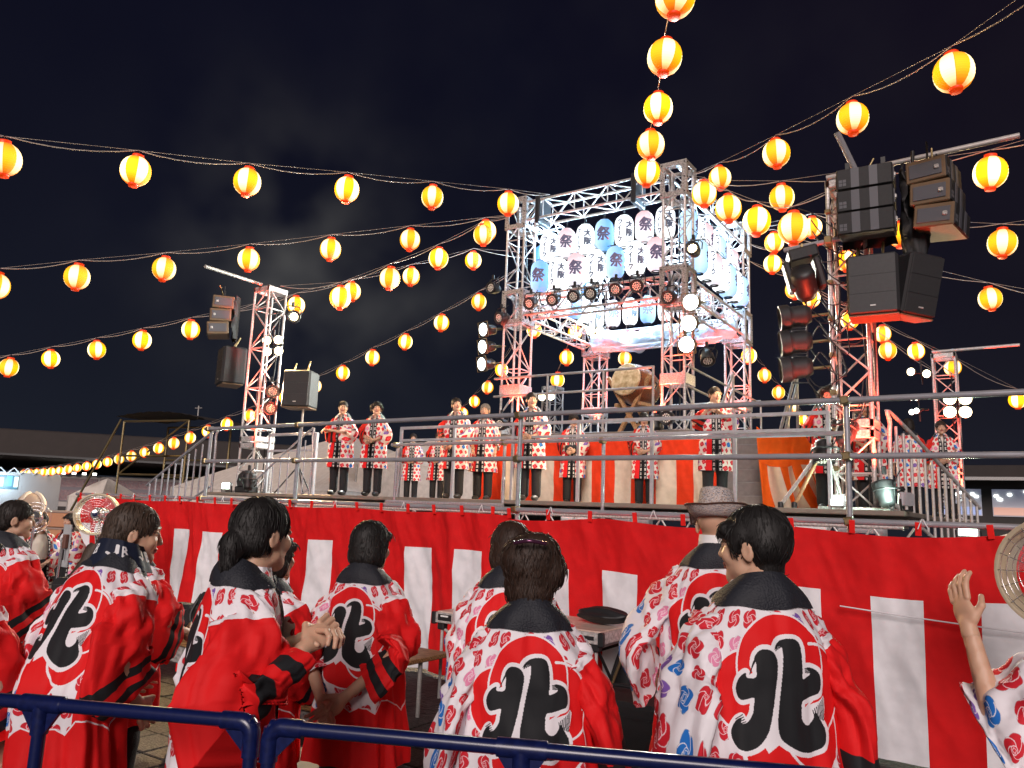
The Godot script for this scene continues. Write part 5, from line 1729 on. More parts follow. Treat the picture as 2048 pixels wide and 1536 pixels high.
func work_bench():
	var t := thing("work_bench", "long wooden topped bench on aluminium posts at the left", "bench", V(-5.6, 0, -3.55))
	for k in 2:
		part("top_board", boxed(V(1.22, 0.045, 0.72), 0.006), M.wood, t, at(-0.61 + k * 1.23, 0.68, 0))
	part("front_rail", boxed(V(2.44, 0.10, 0.03), 0.005), M.alu_dull, t, at(0, 0.60, 0.34))
	for q in [-1.15, 0.92, 1.15]:
		for s in [-1, 1]:
			part("post", boxed(V(0.06, 0.64, 0.05), 0.006), M.alu_dull, t, at(q, 0.32, s * 0.32))
			part("post_groove", boxed(V(0.018, 0.60, 0.006)), M.black, t, at(q, 0.32, s * 0.32 + 0.026))
	part("dark_panel", boxed(V(0.16, 0.60, 0.02)), M.speaker, t, at(1.035, 0.30, 0.335))
	for k in 2:
		part("red_tape", boxed(V(0.065, 0.05, 0.056)), M.red_band, t, at([0.92, 1.15][k], 0.52, 0.322))
	var b1 := thing("equipment_bag", "boxy black equipment bag with a top handle on the bench behind the ponytailed woman", "bag", V(-4.72, 0.705, -3.55), 0.3)
	part("body", boxed(V(0.34, 0.27, 0.24), 0.035), M.black_cloth, b1, at(0, 0.135, 0))
	part("pocket", boxed(V(0.26, 0.15, 0.03), 0.012), M.black_cloth, b1, at(0, 0.10, 0.125))
	part("handle", tubed(spline([V(-0.10, 0.27, 0.02), V(-0.06, 0.32, 0.02), V(0.06, 0.32, 0.02), V(0.10, 0.27, 0.02)], 4), 0.012, 6), M.black, b1)
	part("strap", tubed(spline([V(-0.17, 0.25, 0.05), V(-0.20, 0.12, 0.11), V(-0.14, 0.02, 0.14)], 4), 0.014, 6), M.black, b1)
	part("tag", boxed(V(0.05, 0.035, 0.006)), M.clamp, b1, at(0.10, 0.13, 0.146))
	var b3 := thing("equipment_bag", "flat black pouch just left of the boxy bag on the bench", "bag", V(-5.12, 0.705, -3.5), 0.1)
	part("body", boxed(V(0.24, 0.16, 0.16), 0.03), M.black_cloth, b3, at(0, 0.08, 0))
	part("zip", boxed(V(0.2, 0.008, 0.165)), M.speaker_grey, b3, at(0, 0.13, 0))
	var b2 := thing("equipment_bag", "rounded black speaker bag at the left end of the bench", "bag", V(-6.35, 0.705, -3.42), 0.5)
	part("body", boxed(V(0.44, 0.25, 0.26), 0.04), M.black_cloth, b2, at(0, 0.125, 0))
	part("seam", boxed(V(0.445, 0.01, 0.265)), M.black, b2, at(0, 0.20, 0))
	# low step units in front of the curtain
	for k in 3:
		var p := thing("step_unit", ["low wooden topped step unit behind the bob haired woman", "lower grey step unit under the wooden one", "second low step unit nearer the barrier"][k], "step", [V(-4.55, 0, -4.8), V(-4.2, 0, -4.05), V(-3.55, 0, -3.3)][k])
		var h := [0.45, 0.24, 0.16][k] as float
		part("top_board", boxed(V(1.05, 0.035, 0.9 if k == 0 else 0.30), 0.006), M.wood if k < 2 else M.stair, p, at(0, h - 0.018, 0))
		part("front_rail", boxed(V(1.07, 0.06, 0.03), 0.005), M.alu_dull, p, at(0, h - 0.07, 0.46 if k == 0 else 0.16))
		for q in [-0.48, 0.48]:
			bar("leg", V(q, 0, 0.12), V(q, h - 0.03, 0.12), 0.018, M.alu_dull, p)
			bar("leg", V(q, 0, -0.12), V(q, h - 0.03, -0.12), 0.018, M.alu_dull, p)


func make_fan(label: String, p: Vector3, dir: Vector3, r: float, detail: bool):
	var t := thing("pole_fan", label, "fan", V(p.x, 0, p.z))
	var x := Transform3D(facing(dir), V(0, p.y, 0))
	var rot := x * Transform3D(Basis(Vector3.RIGHT, -PI / 2), Vector3.ZERO)
	var rim := MB.new()
	rim.lathe([Vector2(r * 0.93, 0.075), Vector2(r, 0.085), Vector2(r * 1.02, 0.07), Vector2(r, 0.0), Vector2(r, -0.08), Vector2(r * 0.94, -0.10), Vector2(r * 0.90, -0.08), Vector2(r * 0.94, -0.06), Vector2(r * 0.95, 0.06), Vector2(r * 0.93, 0.075)], 40, rot)
	part("housing_ring", rim.mesh(), M.fan_ring, t)
	for k in 7:
		part("cage_ring", tubed(ring_points(x * V(0, 0, -0.085), dir, r * (0.22 + 0.11 * k), 36), 0.0022, 5), M.fan_metal, t)
	for k in 18:
		var a := TAU * k / 18
		bar("cage_spoke", x * V(cos(a) * 0.06, sin(a) * 0.06, -0.09), x * V(cos(a) * r * 0.94, sin(a) * r * 0.94, -0.08), 0.0022, M.fan_metal, t, true)
	var hub := MB.new()
	hub.lathe([Vector2(0.0, 0.10), Vector2(0.045, 0.098), Vector2(0.052, 0.085), Vector2(0.05, 0.0), Vector2(0.08, -0.02), Vector2(0.08, -0.2), Vector2(0.05, -0.23), Vector2(0, -0.23)], 24, rot)
	part("motor_hub", hub.mesh(), M.fan_metal, t)
	var cap := MB.new()
	cap.lathe([Vector2(0.028, 0.102), Vector2(0.024, 0.108), Vector2(0, 0.109)], 20, rot)
	part("hub_badge", cap.mesh(), M.blue_paint, t)
	for k in 3:
		var a := TAU * k / 3 + 0.5
		var bl := func(u: float, v: float) -> Vector3:
			var rr := lerpf(0.05, r * 0.86, v)
			var w := 0.75 * (0.5 + 0.5 * v)
			var q := a + (u - 0.5) * w * 1.5
			return x * V(cos(q) * rr, sin(q) * rr, -0.02 + 0.05 * (u - 0.5))
		part("fan_blade", lofted(bl, 10, 8), M.clear, t)
	bar("pole", V(0, 0.05, 0) + x.basis * V(0, 0, 0.12), V(0, p.y - 0.02, 0) + x.basis * V(0, 0, 0.12), 0.018, M.fan_metal, t)
	part("pole_base", lathed([Vector2(0.28, 0), Vector2(0.27, 0.03), Vector2(0.05, 0.06), Vector2(0.02, 0.07)], 28), M.fan_ring, t, Transform3D(Basis.IDENTITY, x.basis * V(0, 0, 0.12)))
	if detail:
		var c := thing("switch_post", "thin post with a brown switch box hung before the left curtain stripe", "switch box", V(p.x - 0.38, 0, p.z + 0.18))
		bar("post", V(0, 0, 0), V(0.03, 1.12, 0), 0.014, M.fan_metal, c)
		part("switch_box", boxed(V(0.06, 0.16, 0.05), 0.008), plain(0.14, 0.06, 0.045, 0.6), c, at(0.10, 1.08, 0))
		part("switch_lever", boxed(V(0.01, 0.12, 0.01)), M.black, c, at(0.09, 0.93, 0.0))
		part("bracket", boxed(V(0.10, 0.02, 0.02)), M.fan_metal, c, at(0.05, 1.08, 0))
		part("backing_card", boxed(V(0.17, 0.48, 0.01)), M.name_white2, c, at(0.06, 1.03, -0.03))
		var cb := thing("fan_cable", "black cable looping from the left fan down to the bench", "cable")
		part("flex", tubed(spline([p + V(0.02, -0.24, 0), p + V(0.04, -0.42, 0.0), p + V(-0.1, -0.62, 0.1), p + V(-0.32, -0.78, 0.16), p + V(-0.40, -1.0, 0.2)], 6), 0.009, 6), M.cable, cb)


# ---------------------------------------------------------------- people: distance fields and surface nets

class Field:
	var o: Vector3
	var h: float
	var nx: int
	var ny: int
	var nz: int
	var d := PackedFloat32Array()
	var id := PackedByteArray()

	func _init(lo: Vector3, hi: Vector3, cell: float):
		o = lo
		h = cell
		nx = int((hi.x - lo.x) / cell) + 2
		ny = int((hi.y - lo.y) / cell) + 2
		nz = int((hi.z - lo.z) / cell) + 2
		d.resize(nx * ny * nz)
		d.fill(0.5)
		id.resize(nx * ny * nz)

	func put(n: int, v: float, k: float, what: int, cut: bool):
		var w := d[n]
		if cut:
			v = -v
			var q := maxf(k - absf(w - v), 0.0) / k
			d[n] = maxf(w, v) + q * q * k * 0.25
		else:
			if v < w:
				id[n] = what
			var q := maxf(k - absf(w - v), 0.0) / k
			d[n] = minf(w, v) - q * q * k * 0.25

	func capsule(a: Vector3, b: Vector3, ra: float, rb: float, k := 0.03, what := 0, flat := Vector3.ONE):
		var m := maxf(ra, rb) + k + 2.5 * h
		var lo := a.min(b) - Vector3.ONE * m
		var hi := a.max(b) + Vector3.ONE * m
		var ba := b - a
		var inv := 1.0 / maxf(1e-9, ba.dot(ba))
		for z in range(maxi(0, int((lo.z - o.z) / h)), mini(nz, int((hi.z - o.z) / h) + 2)):
			for y in range(maxi(0, int((lo.y - o.y) / h)), mini(ny, int((hi.y - o.y) / h) + 2)):
				var row := (z * ny + y) * nx
				for x in range(maxi(0, int((lo.x - o.x) / h)), mini(nx, int((hi.x - o.x) / h) + 2)):
					var p := Vector3(o.x + x * h, o.y + y * h, o.z + z * h) - a
					var t := clampf(p.dot(ba) * inv, 0.0, 1.0)
					put(row + x, ((p - ba * t) * flat).length() - ra - (rb - ra) * t, k, what, false)

	func blob(c: Vector3, r: Vector3, k := 0.03, what := 0, cut := false, tilt := 0.0):
		var m := Vector3.ONE * (maxf(r.x, maxf(r.y, r.z)) + k + 2.5 * h) if tilt != 0.0 else r + Vector3.ONE * (k + 2.5 * h)
		var lo := c - m
		var hi := c + m
		var cs := cos(tilt)
		var sn := sin(tilt)
		var rm := minf(r.x, minf(r.y, r.z))
		for z in range(maxi(0, int((lo.z - o.z) / h)), mini(nz, int((hi.z - o.z) / h) + 2)):
			for y in range(maxi(0, int((lo.y - o.y) / h)), mini(ny, int((hi.y - o.y) / h) + 2)):
				var row := (z * ny + y) * nx
				for x in range(maxi(0, int((lo.x - o.x) / h)), mini(nx, int((hi.x - o.x) / h) + 2)):
					var p := Vector3(o.x + x * h, o.y + y * h, o.z + z * h) - c
					if tilt != 0.0:
						p = Vector3(p.x, p.y * cs - p.z * sn, p.y * sn + p.z * cs)
					var q := p / r
					var k0 := q.length()
					var k1 := (q / r).length()
					put(row + x, k0 * (k0 - 1.0) / k1 if k1 > 1e-6 else -rm, k, what, cut)

	func cut_below(y0: float, slope := 0.0):          # keeps what is above the plane y = y0 + slope * z
		for z in nz:
			for y in ny:
				var v := (y0 + slope * (o.z + z * h)) - (o.y + y * h)
				if v < -0.03:
					continue
				var row := (z * ny + y) * nx
				for x in nx:
					if v > d[row + x]:
						d[row + x] = v

	func net(out: MB, palette: Array, paint = null):
		var at := {}
		var offs := [0, 1, nx, nx + 1, nx * ny, nx * ny + 1, nx * ny + nx, nx * ny + nx + 1]
		var first := out.v.size()
		var pos := PackedVector3Array()
		var col := PackedColorArray()
		for z in nz - 1:
			for y in ny - 1:
				var row := (z * ny + y) * nx
				for x in nx - 1:
					var n := row + x
					var d0 := d[n]
					if d0 > h * 2.0 or d0 < -h * 2.0:
						continue
					var mask := 0
					for q in 8:
						if d[n + offs[q]] < 0.0:
							mask |= 1 << q
					if mask == 0 or mask == 255:
						continue
					var s := Vector3.ZERO
					var c := 0
					for e in EDGES:
						var a: int = e[0]
						var b: int = e[1]
						if ((mask >> a) & 1) != ((mask >> b) & 1):
							var da := d[n + offs[a]]
							var db := d[n + offs[b]]
							var t := da / (da - db)
							s += Vector3(lerpf(a & 1, b & 1, t), lerpf((a >> 1) & 1, (b >> 1) & 1, t), lerpf((a >> 2) & 1, (b >> 2) & 1, t))
							c += 1
					at[n] = pos.size()
					pos.append(o + (Vector3(x, y, z) + s / c) * h)
					col.append(palette[id[n]])
		var nrm := PackedVector3Array()
		nrm.resize(pos.size())
		var idx := PackedInt32Array()
		var sy := nx
		var sz := nx * ny
		for n in at:
			var d0 := d[n]
			for ax in 3:
				var step: int = [1, sy, sz][ax]
				var u: int = [sy, sz, 1][ax]
				var w: int = [sz, 1, sy][ax]
				var d1 := d[n + step]
				if (d0 < 0.0) == (d1 < 0.0):
					continue
				if not (at.has(n - u) and at.has(n - w) and at.has(n - u - w)):
					continue
				var a: int = at[n]
				var b: int = at[n - u]
				var c: int = at[n - u - w]
				var e: int = at[n - w]
				if d0 < 0.0:
					idx.append_array([a, c, b, a, e, c])
				else:
					idx.append_array([a, b, c, a, c, e])
		for k in range(0, idx.size(), 3):
			var g := (pos[idx[k + 2]] - pos[idx[k]]).cross(pos[idx[k + 1]] - pos[idx[k]])
			nrm[idx[k]] += g
			nrm[idx[k + 1]] += g
			nrm[idx[k + 2]] += g
		for k in pos.size():
			out.v.append(pos[k])
			out.n.append(nrm[k].normalized() if nrm[k].length_squared() > 0.0 else Vector3.UP)
			out.t.append(Vector2(pos[k].x, pos[k].y))
			out.c.append(paint.call(pos[k], col[k]) if paint != null else col[k])
		for k in idx:
			out.i.append(k + first)
		out.colored = true

	const EDGES := [[0, 1], [2, 3], [4, 5], [6, 7], [0, 2], [1, 3], [4, 6], [5, 7], [0, 4], [1, 5], [2, 6], [3, 7]]


var heads := {}
var hairs := {}
var hands := {}
const SKIN := Color(0.56, 0.34, 0.235)


func make_people_kit():
	M.skin = plain(1, 1, 1, 0.5)
	M.skin.vertex_color_use_as_albedo = true
	M.skin.subsurf_scatter_enabled = true
	M.skin.subsurf_scatter_strength = 0.12
	var strand := noise_tex(0.09, Color.BLACK, Color.WHITE, 61, 3, 256, 9.0)
	var tone := noise_tex(0.06, Color(0.45, 0.45, 0.45), Color.WHITE, 62, 3)
	for q in [["hair_black", 0.010, 0.008, 0.008], ["hair_brown", 0.050, 0.022, 0.012], ["hair_dark", 0.022, 0.013, 0.010], ["hair_grey", 0.30, 0.27, 0.24], ["hair_ash", 0.085, 0.052, 0.034]]:
		var m := plain(q[1], q[2], q[3], 0.6)
		M[q[0]] = grained(m, V(30.0, 1.6, 30.0), tone, strand, 0.4)
		M[q[0]].anisotropy_enabled = false
	M.trousers = grained(plain(0.010, 0.010, 0.012, 0.8), Vector3.ONE * 4.0, T.soft, T.weave, 0.6)
	M.shoe = plain(0.025, 0.023, 0.023, 0.5)
	M.collar = grained(plain(0.012, 0.014, 0.022, 0.7), Vector3.ONE * 5.0, T.soft, T.weave, 0.6)
	T.rose_red = rose(Color(0.68, 0.03, 0.05))
	coat_prints()
	heads.woman = head_mesh(false)
	heads.man = head_mesh(true)
	hands.relaxed = hand_mesh(0.55)
	hands.fist = hand_mesh(1.25)
	for k in ["bob", "short", "updo", "ponytail", "bun", "crop", "grey", "long", "curly", "bald"]:
		hairs[k] = hair_mesh(k)


func head_mesh(man: bool) -> MB:
	var f := Field.new(V(-0.105, -0.175, -0.135), V(0.105, 0.135, 0.125), 0.0044)
	f.blob(V(0, 0.028, 0.012), V(0.074, 0.086, 0.093), 0.01)
	f.blob(V(0, -0.036, -0.024), V(0.060, 0.073, 0.066), 0.03)
	f.capsule(V(-0.042, -0.070, -0.020), V(0, -0.098, -0.062), 0.020, 0.020, 0.025)
	f.capsule(V(0.042, -0.070, -0.020), V(0, -0.098, -0.062), 0.020, 0.020, 0.025)
	for s in [-1.0, 1.0]:
		f.blob(V(0.036 * s, -0.028, -0.066), V(0.022, 0.020, 0.018), 0.02)
		f.capsule(V(0.012 * s, 0.030, -0.088), V(0.040 * s, 0.026, -0.074), 0.008, 0.007, 0.014)
		f.blob(V(0.031 * s, 0.010, -0.096), V(0.016, 0.010, 0.014), 0.012, 0, true)
		f.blob(V(0.031 * s, 0.009, -0.079), V(0.0135, 0.0095, 0.0115), 0.004, 1)
		f.blob(V(0.079 * s, -0.010, 0.014), V(0.008, 0.031, 0.019), 0.008, 0, false, 0.25)
		f.blob(V(0.088 * s, -0.008, 0.012), V(0.006, 0.018, 0.010), 0.006, 0, true)
		f.blob(V(0.010 * s, -0.036, -0.092), V(0.008, 0.006, 0.009), 0.008)
	f.capsule(V(0, 0.018, -0.084), V(0, -0.030, -0.104), 0.007, 0.010, 0.012)
	f.blob(V(0, -0.0575, -0.088), V(0.021, 0.0055, 0.010), 0.006, 2)
	f.blob(V(0, -0.068, -0.086), V(0.018, 0.006, 0.010), 0.006, 2)
	f.blob(V(0, -0.0625, -0.098), V(0.022, 0.0018, 0.006), 0.004, 3, true)
	f.capsule(V(0, -0.08, 0.022), V(0, -0.20, 0.036), 0.047 if not man else 0.055, 0.052 if not man else 0.060, 0.03)
	var paint := func(p: Vector3, c: Color) -> Color:
		var x := absf(p.x)
		if p.z < -0.062:
			var e := Vector2((x - 0.031) / 0.0135, (p.y - 0.009) / 0.0055).length()
			if e < 0.45:
				return Color(0.012, 0.008, 0.006)
			if e < 0.9:
				return Color(0.42, 0.36, 0.33)
			if e < 1.25 and p.y > 0.009:
				return Color(0.05, 0.03, 0.025)
			if absf(p.y - 0.031 - 0.10 * (0.03 - x)) < 0.0042 and x > 0.013 and x < 0.048:
				return Color(0.06, 0.035, 0.025)
			if absf(p.y + 0.0625) < 0.010 and x < 0.024 and p.z < -0.08:
				return Color(0.36, 0.11, 0.09) if absf(p.y + 0.0625) > 0.002 else Color(0.16, 0.05, 0.04)
			if absf(p.y + 0.020) < 0.022 and x > 0.018 and x < 0.05:
				return c.lerp(Color(0.50, 0.22, 0.14), 0.4)
		return c
	var mb := MB.new()
	f.net(mb, [SKIN, SKIN, Color(0.36, 0.11, 0.09), SKIN], paint)
	return mb


func hair_mesh(style: String) -> MB:
	var f := Field.new(V(-0.13, -0.20, -0.135), V(0.13, 0.175, 0.20), 0.0062)
	var face := 1.0
	match style:
		"bob":
			f.blob(V(0, 0.036, 0.018), V(0.090, 0.100, 0.106), 0.01)
			f.blob(V(0, -0.035, 0.034), V(0.098, 0.092, 0.088), 0.03)
			f.cut_below(-0.098, -0.12)
		"short":
			f.blob(V(0, 0.034, 0.018), V(0.083, 0.094, 0.104), 0.01)
			f.blob(V(0, 0.006, 0.052), V(0.078, 0.062, 0.056), 0.03)
			for s in [-1.0, 1.0]:
				f.blob(V(0.072 * s, 0.022, -0.020), V(0.016, 0.040, 0.030), 0.02)
				f.blob(V(0.098 * s, -0.035, 0.022), V(0.026, 0.030, 0.030), 0.01, 0, true)
			f.blob(V(0, -0.065, 0.045), V(0.052, 0.040, 0.045), 0.02)
			f.cut_below(-0.092)
		"updo":
			f.blob(V(0, 0.030, 0.022), V(0.096, 0.098, 0.108), 0.01)
			f.blob(V(0.02, 0.082, 0.062), V(0.076, 0.066, 0.062), 0.03)
			f.blob(V(-0.03, 0.060, 0.070), V(0.066, 0.060, 0.054), 0.03)
			f.blob(V(0.085, 0.02, 0.05), V(0.035, 0.055, 0.045), 0.02)
			f.blob(V(0, -0.050, 0.050), V(0.082, 0.070, 0.066), 0.03)
			f.blob(V(0, -0.105, 0.046), V(0.048, 0.032, 0.038), 0.02)
			f.cut_below(-0.128, 0.1)
		"ponytail":
			f.blob(V(0, 0.034, 0.018), V(0.086, 0.097, 0.106), 0.01)
			f.blob(V(0, -0.02, 0.070), V(0.062, 0.062, 0.055), 0.03)
			f.capsule(V(0, -0.045, 0.105), V(0.0, -0.13, 0.145), 0.034, 0.030, 0.02)
			f.cut_below(-0.175)
		"bun":
			f.blob(V(0, 0.034, 0.018), V(0.086, 0.097, 0.106), 0.01)
			f.blob(V(0, -0.035, 0.122), V(0.042, 0.052, 0.040), 0.012)
			f.blob(V(0, -0.085, 0.128), V(0.036, 0.060, 0.030), 0.014)
			f.capsule(V(0.03, -0.02, 0.05), V(0.0, -0.03, 0.10), 0.05, 0.03, 0.03)
		"crop":
			f.blob(V(0, 0.036, 0.016), V(0.083, 0.094, 0.103), 0.01)
			f.blob(V(0, -0.030, 0.060), V(0.060, 0.050, 0.045), 0.03)
			f.cut_below(-0.075)
		"grey":
			f.blob(V(0, 0.034, 0.018), V(0.088, 0.094, 0.102), 0.01)
			f.blob(V(0, -0.01, 0.055), V(0.078, 0.068, 0.055), 0.03)
			f.cut_below(-0.07)
		"long":
			f.blob(V(0, 0.034, 0.020), V(0.092, 0.098, 0.106), 0.01)
			f.blob(V(0, -0.06, 0.045), V(0.092, 0.10, 0.075), 0.04)
			f.capsule(V(0, -0.08, 0.07), V(0, -0.16, 0.075), 0.07, 0.055, 0.03)
		"curly":
			f.blob(V(0, 0.038, 0.020), V(0.100, 0.100, 0.108), 0.01)
			for k in 9:
				var a := PI * (k / 8.0) - 0.2
				f.blob(V(0.085 * cos(a), 0.02 + 0.03 * sin(k * 2.3), 0.02 + 0.075 * sin(a)), V(0.036, 0.044, 0.036), 0.02)
			f.cut_below(-0.07)
		"bald":
			for s in [-1.0, 1.0]:
				f.blob(V(0.072 * s, 0.004, 0.036), V(0.014, 0.034, 0.048), 0.015)
			f.blob(V(0, -0.01, 0.086), V(0.058, 0.038, 0.022), 0.02)
			face = 0.0
	if face > 0.0:
		f.blob(V(0, -0.050, -0.118), V(0.084 if style == "short" else 0.070, 0.098, 0.086), 0.016, 0, true)
		for s in [-1.0, 1.0]:
			if style != "bob" and style != "long":
				f.blob(V(0.100 * s, -0.016, 0.008), V(0.034, 0.036, 0.032), 0.012, 0, true)
				f.blob(V(0.085 * s, -0.085, -0.012), V(0.05, 0.055, 0.05), 0.015, 0, true)
	if style == "short" or style == "bob" or style == "curly":      # a fringe swept over the brow
		f.capsule(V(-0.06, 0.052, -0.066), V(0.05, 0.060, -0.074), 0.020, 0.016, 0.02)
	var mb := MB.new()
	f.net(mb, [Color.WHITE])
	mb.colored = false
	var n := FastNoiseLite.new()
	n.seed = 70
	n.frequency = 1.0
	n.fractal_octaves = 2
	var amp := {"updo": 0.009, "curly": 0.010, "long": 0.006}.get(style, 0.0036) as float
	for k in mb.v.size():
		var p := mb.v[k]
		var a := atan2(p.x, p.z)
		mb.v[k] = p + mb.n[k] * amp * (n.get_noise_3d(a * 8.0, p.y * 9.0, 3.0) + 0.5 * n.get_noise_3d(a * 24.0, p.y * 5.0, 9.0))
	var r := RandomNumberGenerator.new()
	r.seed = 7 + style.length() * 31
	var wild := 1.0 if style in ["updo", "curly", "long"] else 0.15
	var total := mb.v.size()
	for k in 650:                                     # loose strands lying on the mass
		var q := r.randi() % total
		var p0 := mb.v[q]
		var nn := mb.n[q]
		var dn := V(r.randf_range(-0.3, 0.3), -1.0, r.randf_range(-0.3, 0.3))
		dn = (dn - nn * dn.dot(nn)).normalized()
		var l := r.randf_range(0.02, 0.05)
		var lift := r.randf_range(0.000, 0.004) * wild
		var pts := []
		for j in 5:
			var s := j / 4.0
			pts.append(p0 + dn * (l * s) + nn * (0.0008 + lift * 4.0 * s * (1.2 - s) - l * l * s * s * 4.5))
		mb.tube(pts, [0.0006, 0.0018, 0.0020, 0.0014, 0.0004], 4, false)
	return mb


func hand_mesh(curl: float) -> MB:                   # right hand: wrist at the origin, fingers along -y, palm towards -z, thumb towards +x
	var f := Field.new(V(-0.06, -0.20, -0.085), V(0.085, 0.03, 0.05), 0.0036)
	f.capsule(V(0, 0.02, 0), V(0, -0.01, 0), 0.026, 0.024, 0.01)
	f.blob(V(0, -0.050, 0.0), V(0.039, 0.050, 0.015), 0.015)
	var lens := [[0.030, 0.040, 0.026], [0.010, 0.045, 0.030], [-0.011, 0.041, 0.027], [-0.030, 0.033, 0.020]]
	for q in lens:
		var p := V(q[0], -0.088, 0.0)
		var a := 0.22 * curl
		for j in 3:
			var l: float = q[1] if j == 0 else q[2] * (1.0 if j == 1 else 0.85)
			var e := p + V((q[0] as float) * 0.10 * (1.0 - curl * 0.5), -cos(a) * l, -sin(a) * l)
			f.capsule(p, e, 0.0098 - 0.0008 * j, 0.0092 - 0.0010 * j, 0.005)
			p = e
			a += 0.62 * curl
	f.capsule(V(0.026, -0.024, -0.006), V(0.054, -0.058, -0.020), 0.014, 0.011, 0.012)
	f.capsule(V(0.054, -0.058, -0.020), V(0.058 - 0.02 * curl, -0.088, -0.030 - 0.012 * curl), 0.0105, 0.0085, 0.006)
	var mb := MB.new()
	f.net(mb, [SKIN])
	return mb


# ---------------------------------------------------------------- the printed coats

func rose(c: Color) -> Image:
	var s := 96
	var im := Image.create(s, s, false, Image.FORMAT_RGBA8)
	var ink := c.linear_to_srgb()
	var m := s / 2.0
	for k in 4:
		var a := TAU * k / 4 + 0.5
		disc(im, m + cos(a) * 17, m + sin(a) * 19, 24, ink)
	disc(im, m, m, 30, ink)
	var white := Color(0.93, 0.88, 0.90)
	for k in 4:
		var pts := []
		for j in 9:
			var r := 13.0 + 25.0 * j / 8.0
			var a := TAU * k / 4 + j * 0.20
			pts.append(Vector2(m + cos(a) * r, m + sin(a) * r))
		stroke(im, pts, 2.6, white)
	var ringp := []
	for j in 17:
		ringp.append(Vector2(m + cos(TAU * j / 16) * 12, m + sin(TAU * j / 16) * 12))
	stroke(im, ringp, 2.4, white)
	stroke(im, [Vector2(m - 6, m - 5), Vector2(m + 6, m - 5), Vector2(m + 6, m + 6), Vector2(m - 6, m + 6), Vector2(m - 6, m - 5)], 2.0, white)
	return im


func diamond(c: Color) -> Image:                     # the larger bloom of the coats on stage
	var s := 96
	var im := Image.create(s, s, false, Image.FORMAT_RGBA8)
	var ink := c.linear_to_srgb()
	var m := s / 2.0
	for k in 4:
		var a := TAU * k / 4 + 0.25
		disc(im, m + cos(a) * 18, m + sin(a) * 18, 23, ink)
	var pale := Color(c.r * 1.4 + 0.05, c.g + 0.12, c.b + 0.10).linear_to_srgb()
	disc(im, m, m, 15, pale)
	disc(im, m, m, 8, ink)
	return im


func strew(im: Image, size: int, step: Vector2, big: bool, seed_: int):
	var r := RandomNumberGenerator.new()
	r.seed = seed_
	var kinds := []
	for c in [Color(0.58, 0.02, 0.035), Color(0.020, 0.16, 0.55), Color(0.72, 0.24, 0.40), Color(0.20, 0.10, 0.40)]:
		var st: Image = diamond(c) if big else rose(c)
		st.resize(size, size, Image.INTERPOLATE_LANCZOS)
		kinds.append(st)
	var nx := roundi(im.get_width() / step.x)
	var ny := roundi(im.get_height() / step.y)
	for y in ny:
		for x in nx:
			var q := r.randf()
			var k := 0 if q < 0.80 else (1 if q < 0.89 else (2 if q < 0.97 else 3))
			var st: Image = kinds[k]
			var px := int((x + (0.5 if y % 2 else 0.0)) * im.get_width() / nx + (0.0 if big else r.randf_range(-6, 6)))
			var py := int((y + 0.1) * im.get_height() / ny + (0.0 if big else r.randf_range(-6, 6)))
			for ox in [0, -im.get_width()]:
				for oy in [0, -im.get_height()]:
					im.blend_rect(st, Rect2i(0, 0, size, size), Vector2i(px + ox, py + oy))


func print_material(im: Image, rough := 0.68) -> StandardMaterial3D:
	im.generate_mipmaps()
	var m := plain(1, 1, 1, rough)
	m.albedo_texture = ImageTexture.create_from_image(im)
	m.metallic_specular = 0.3
	m.normal_enabled = true
	m.normal_texture = T.wrinkle
	m.normal_scale = 0.35
	return m


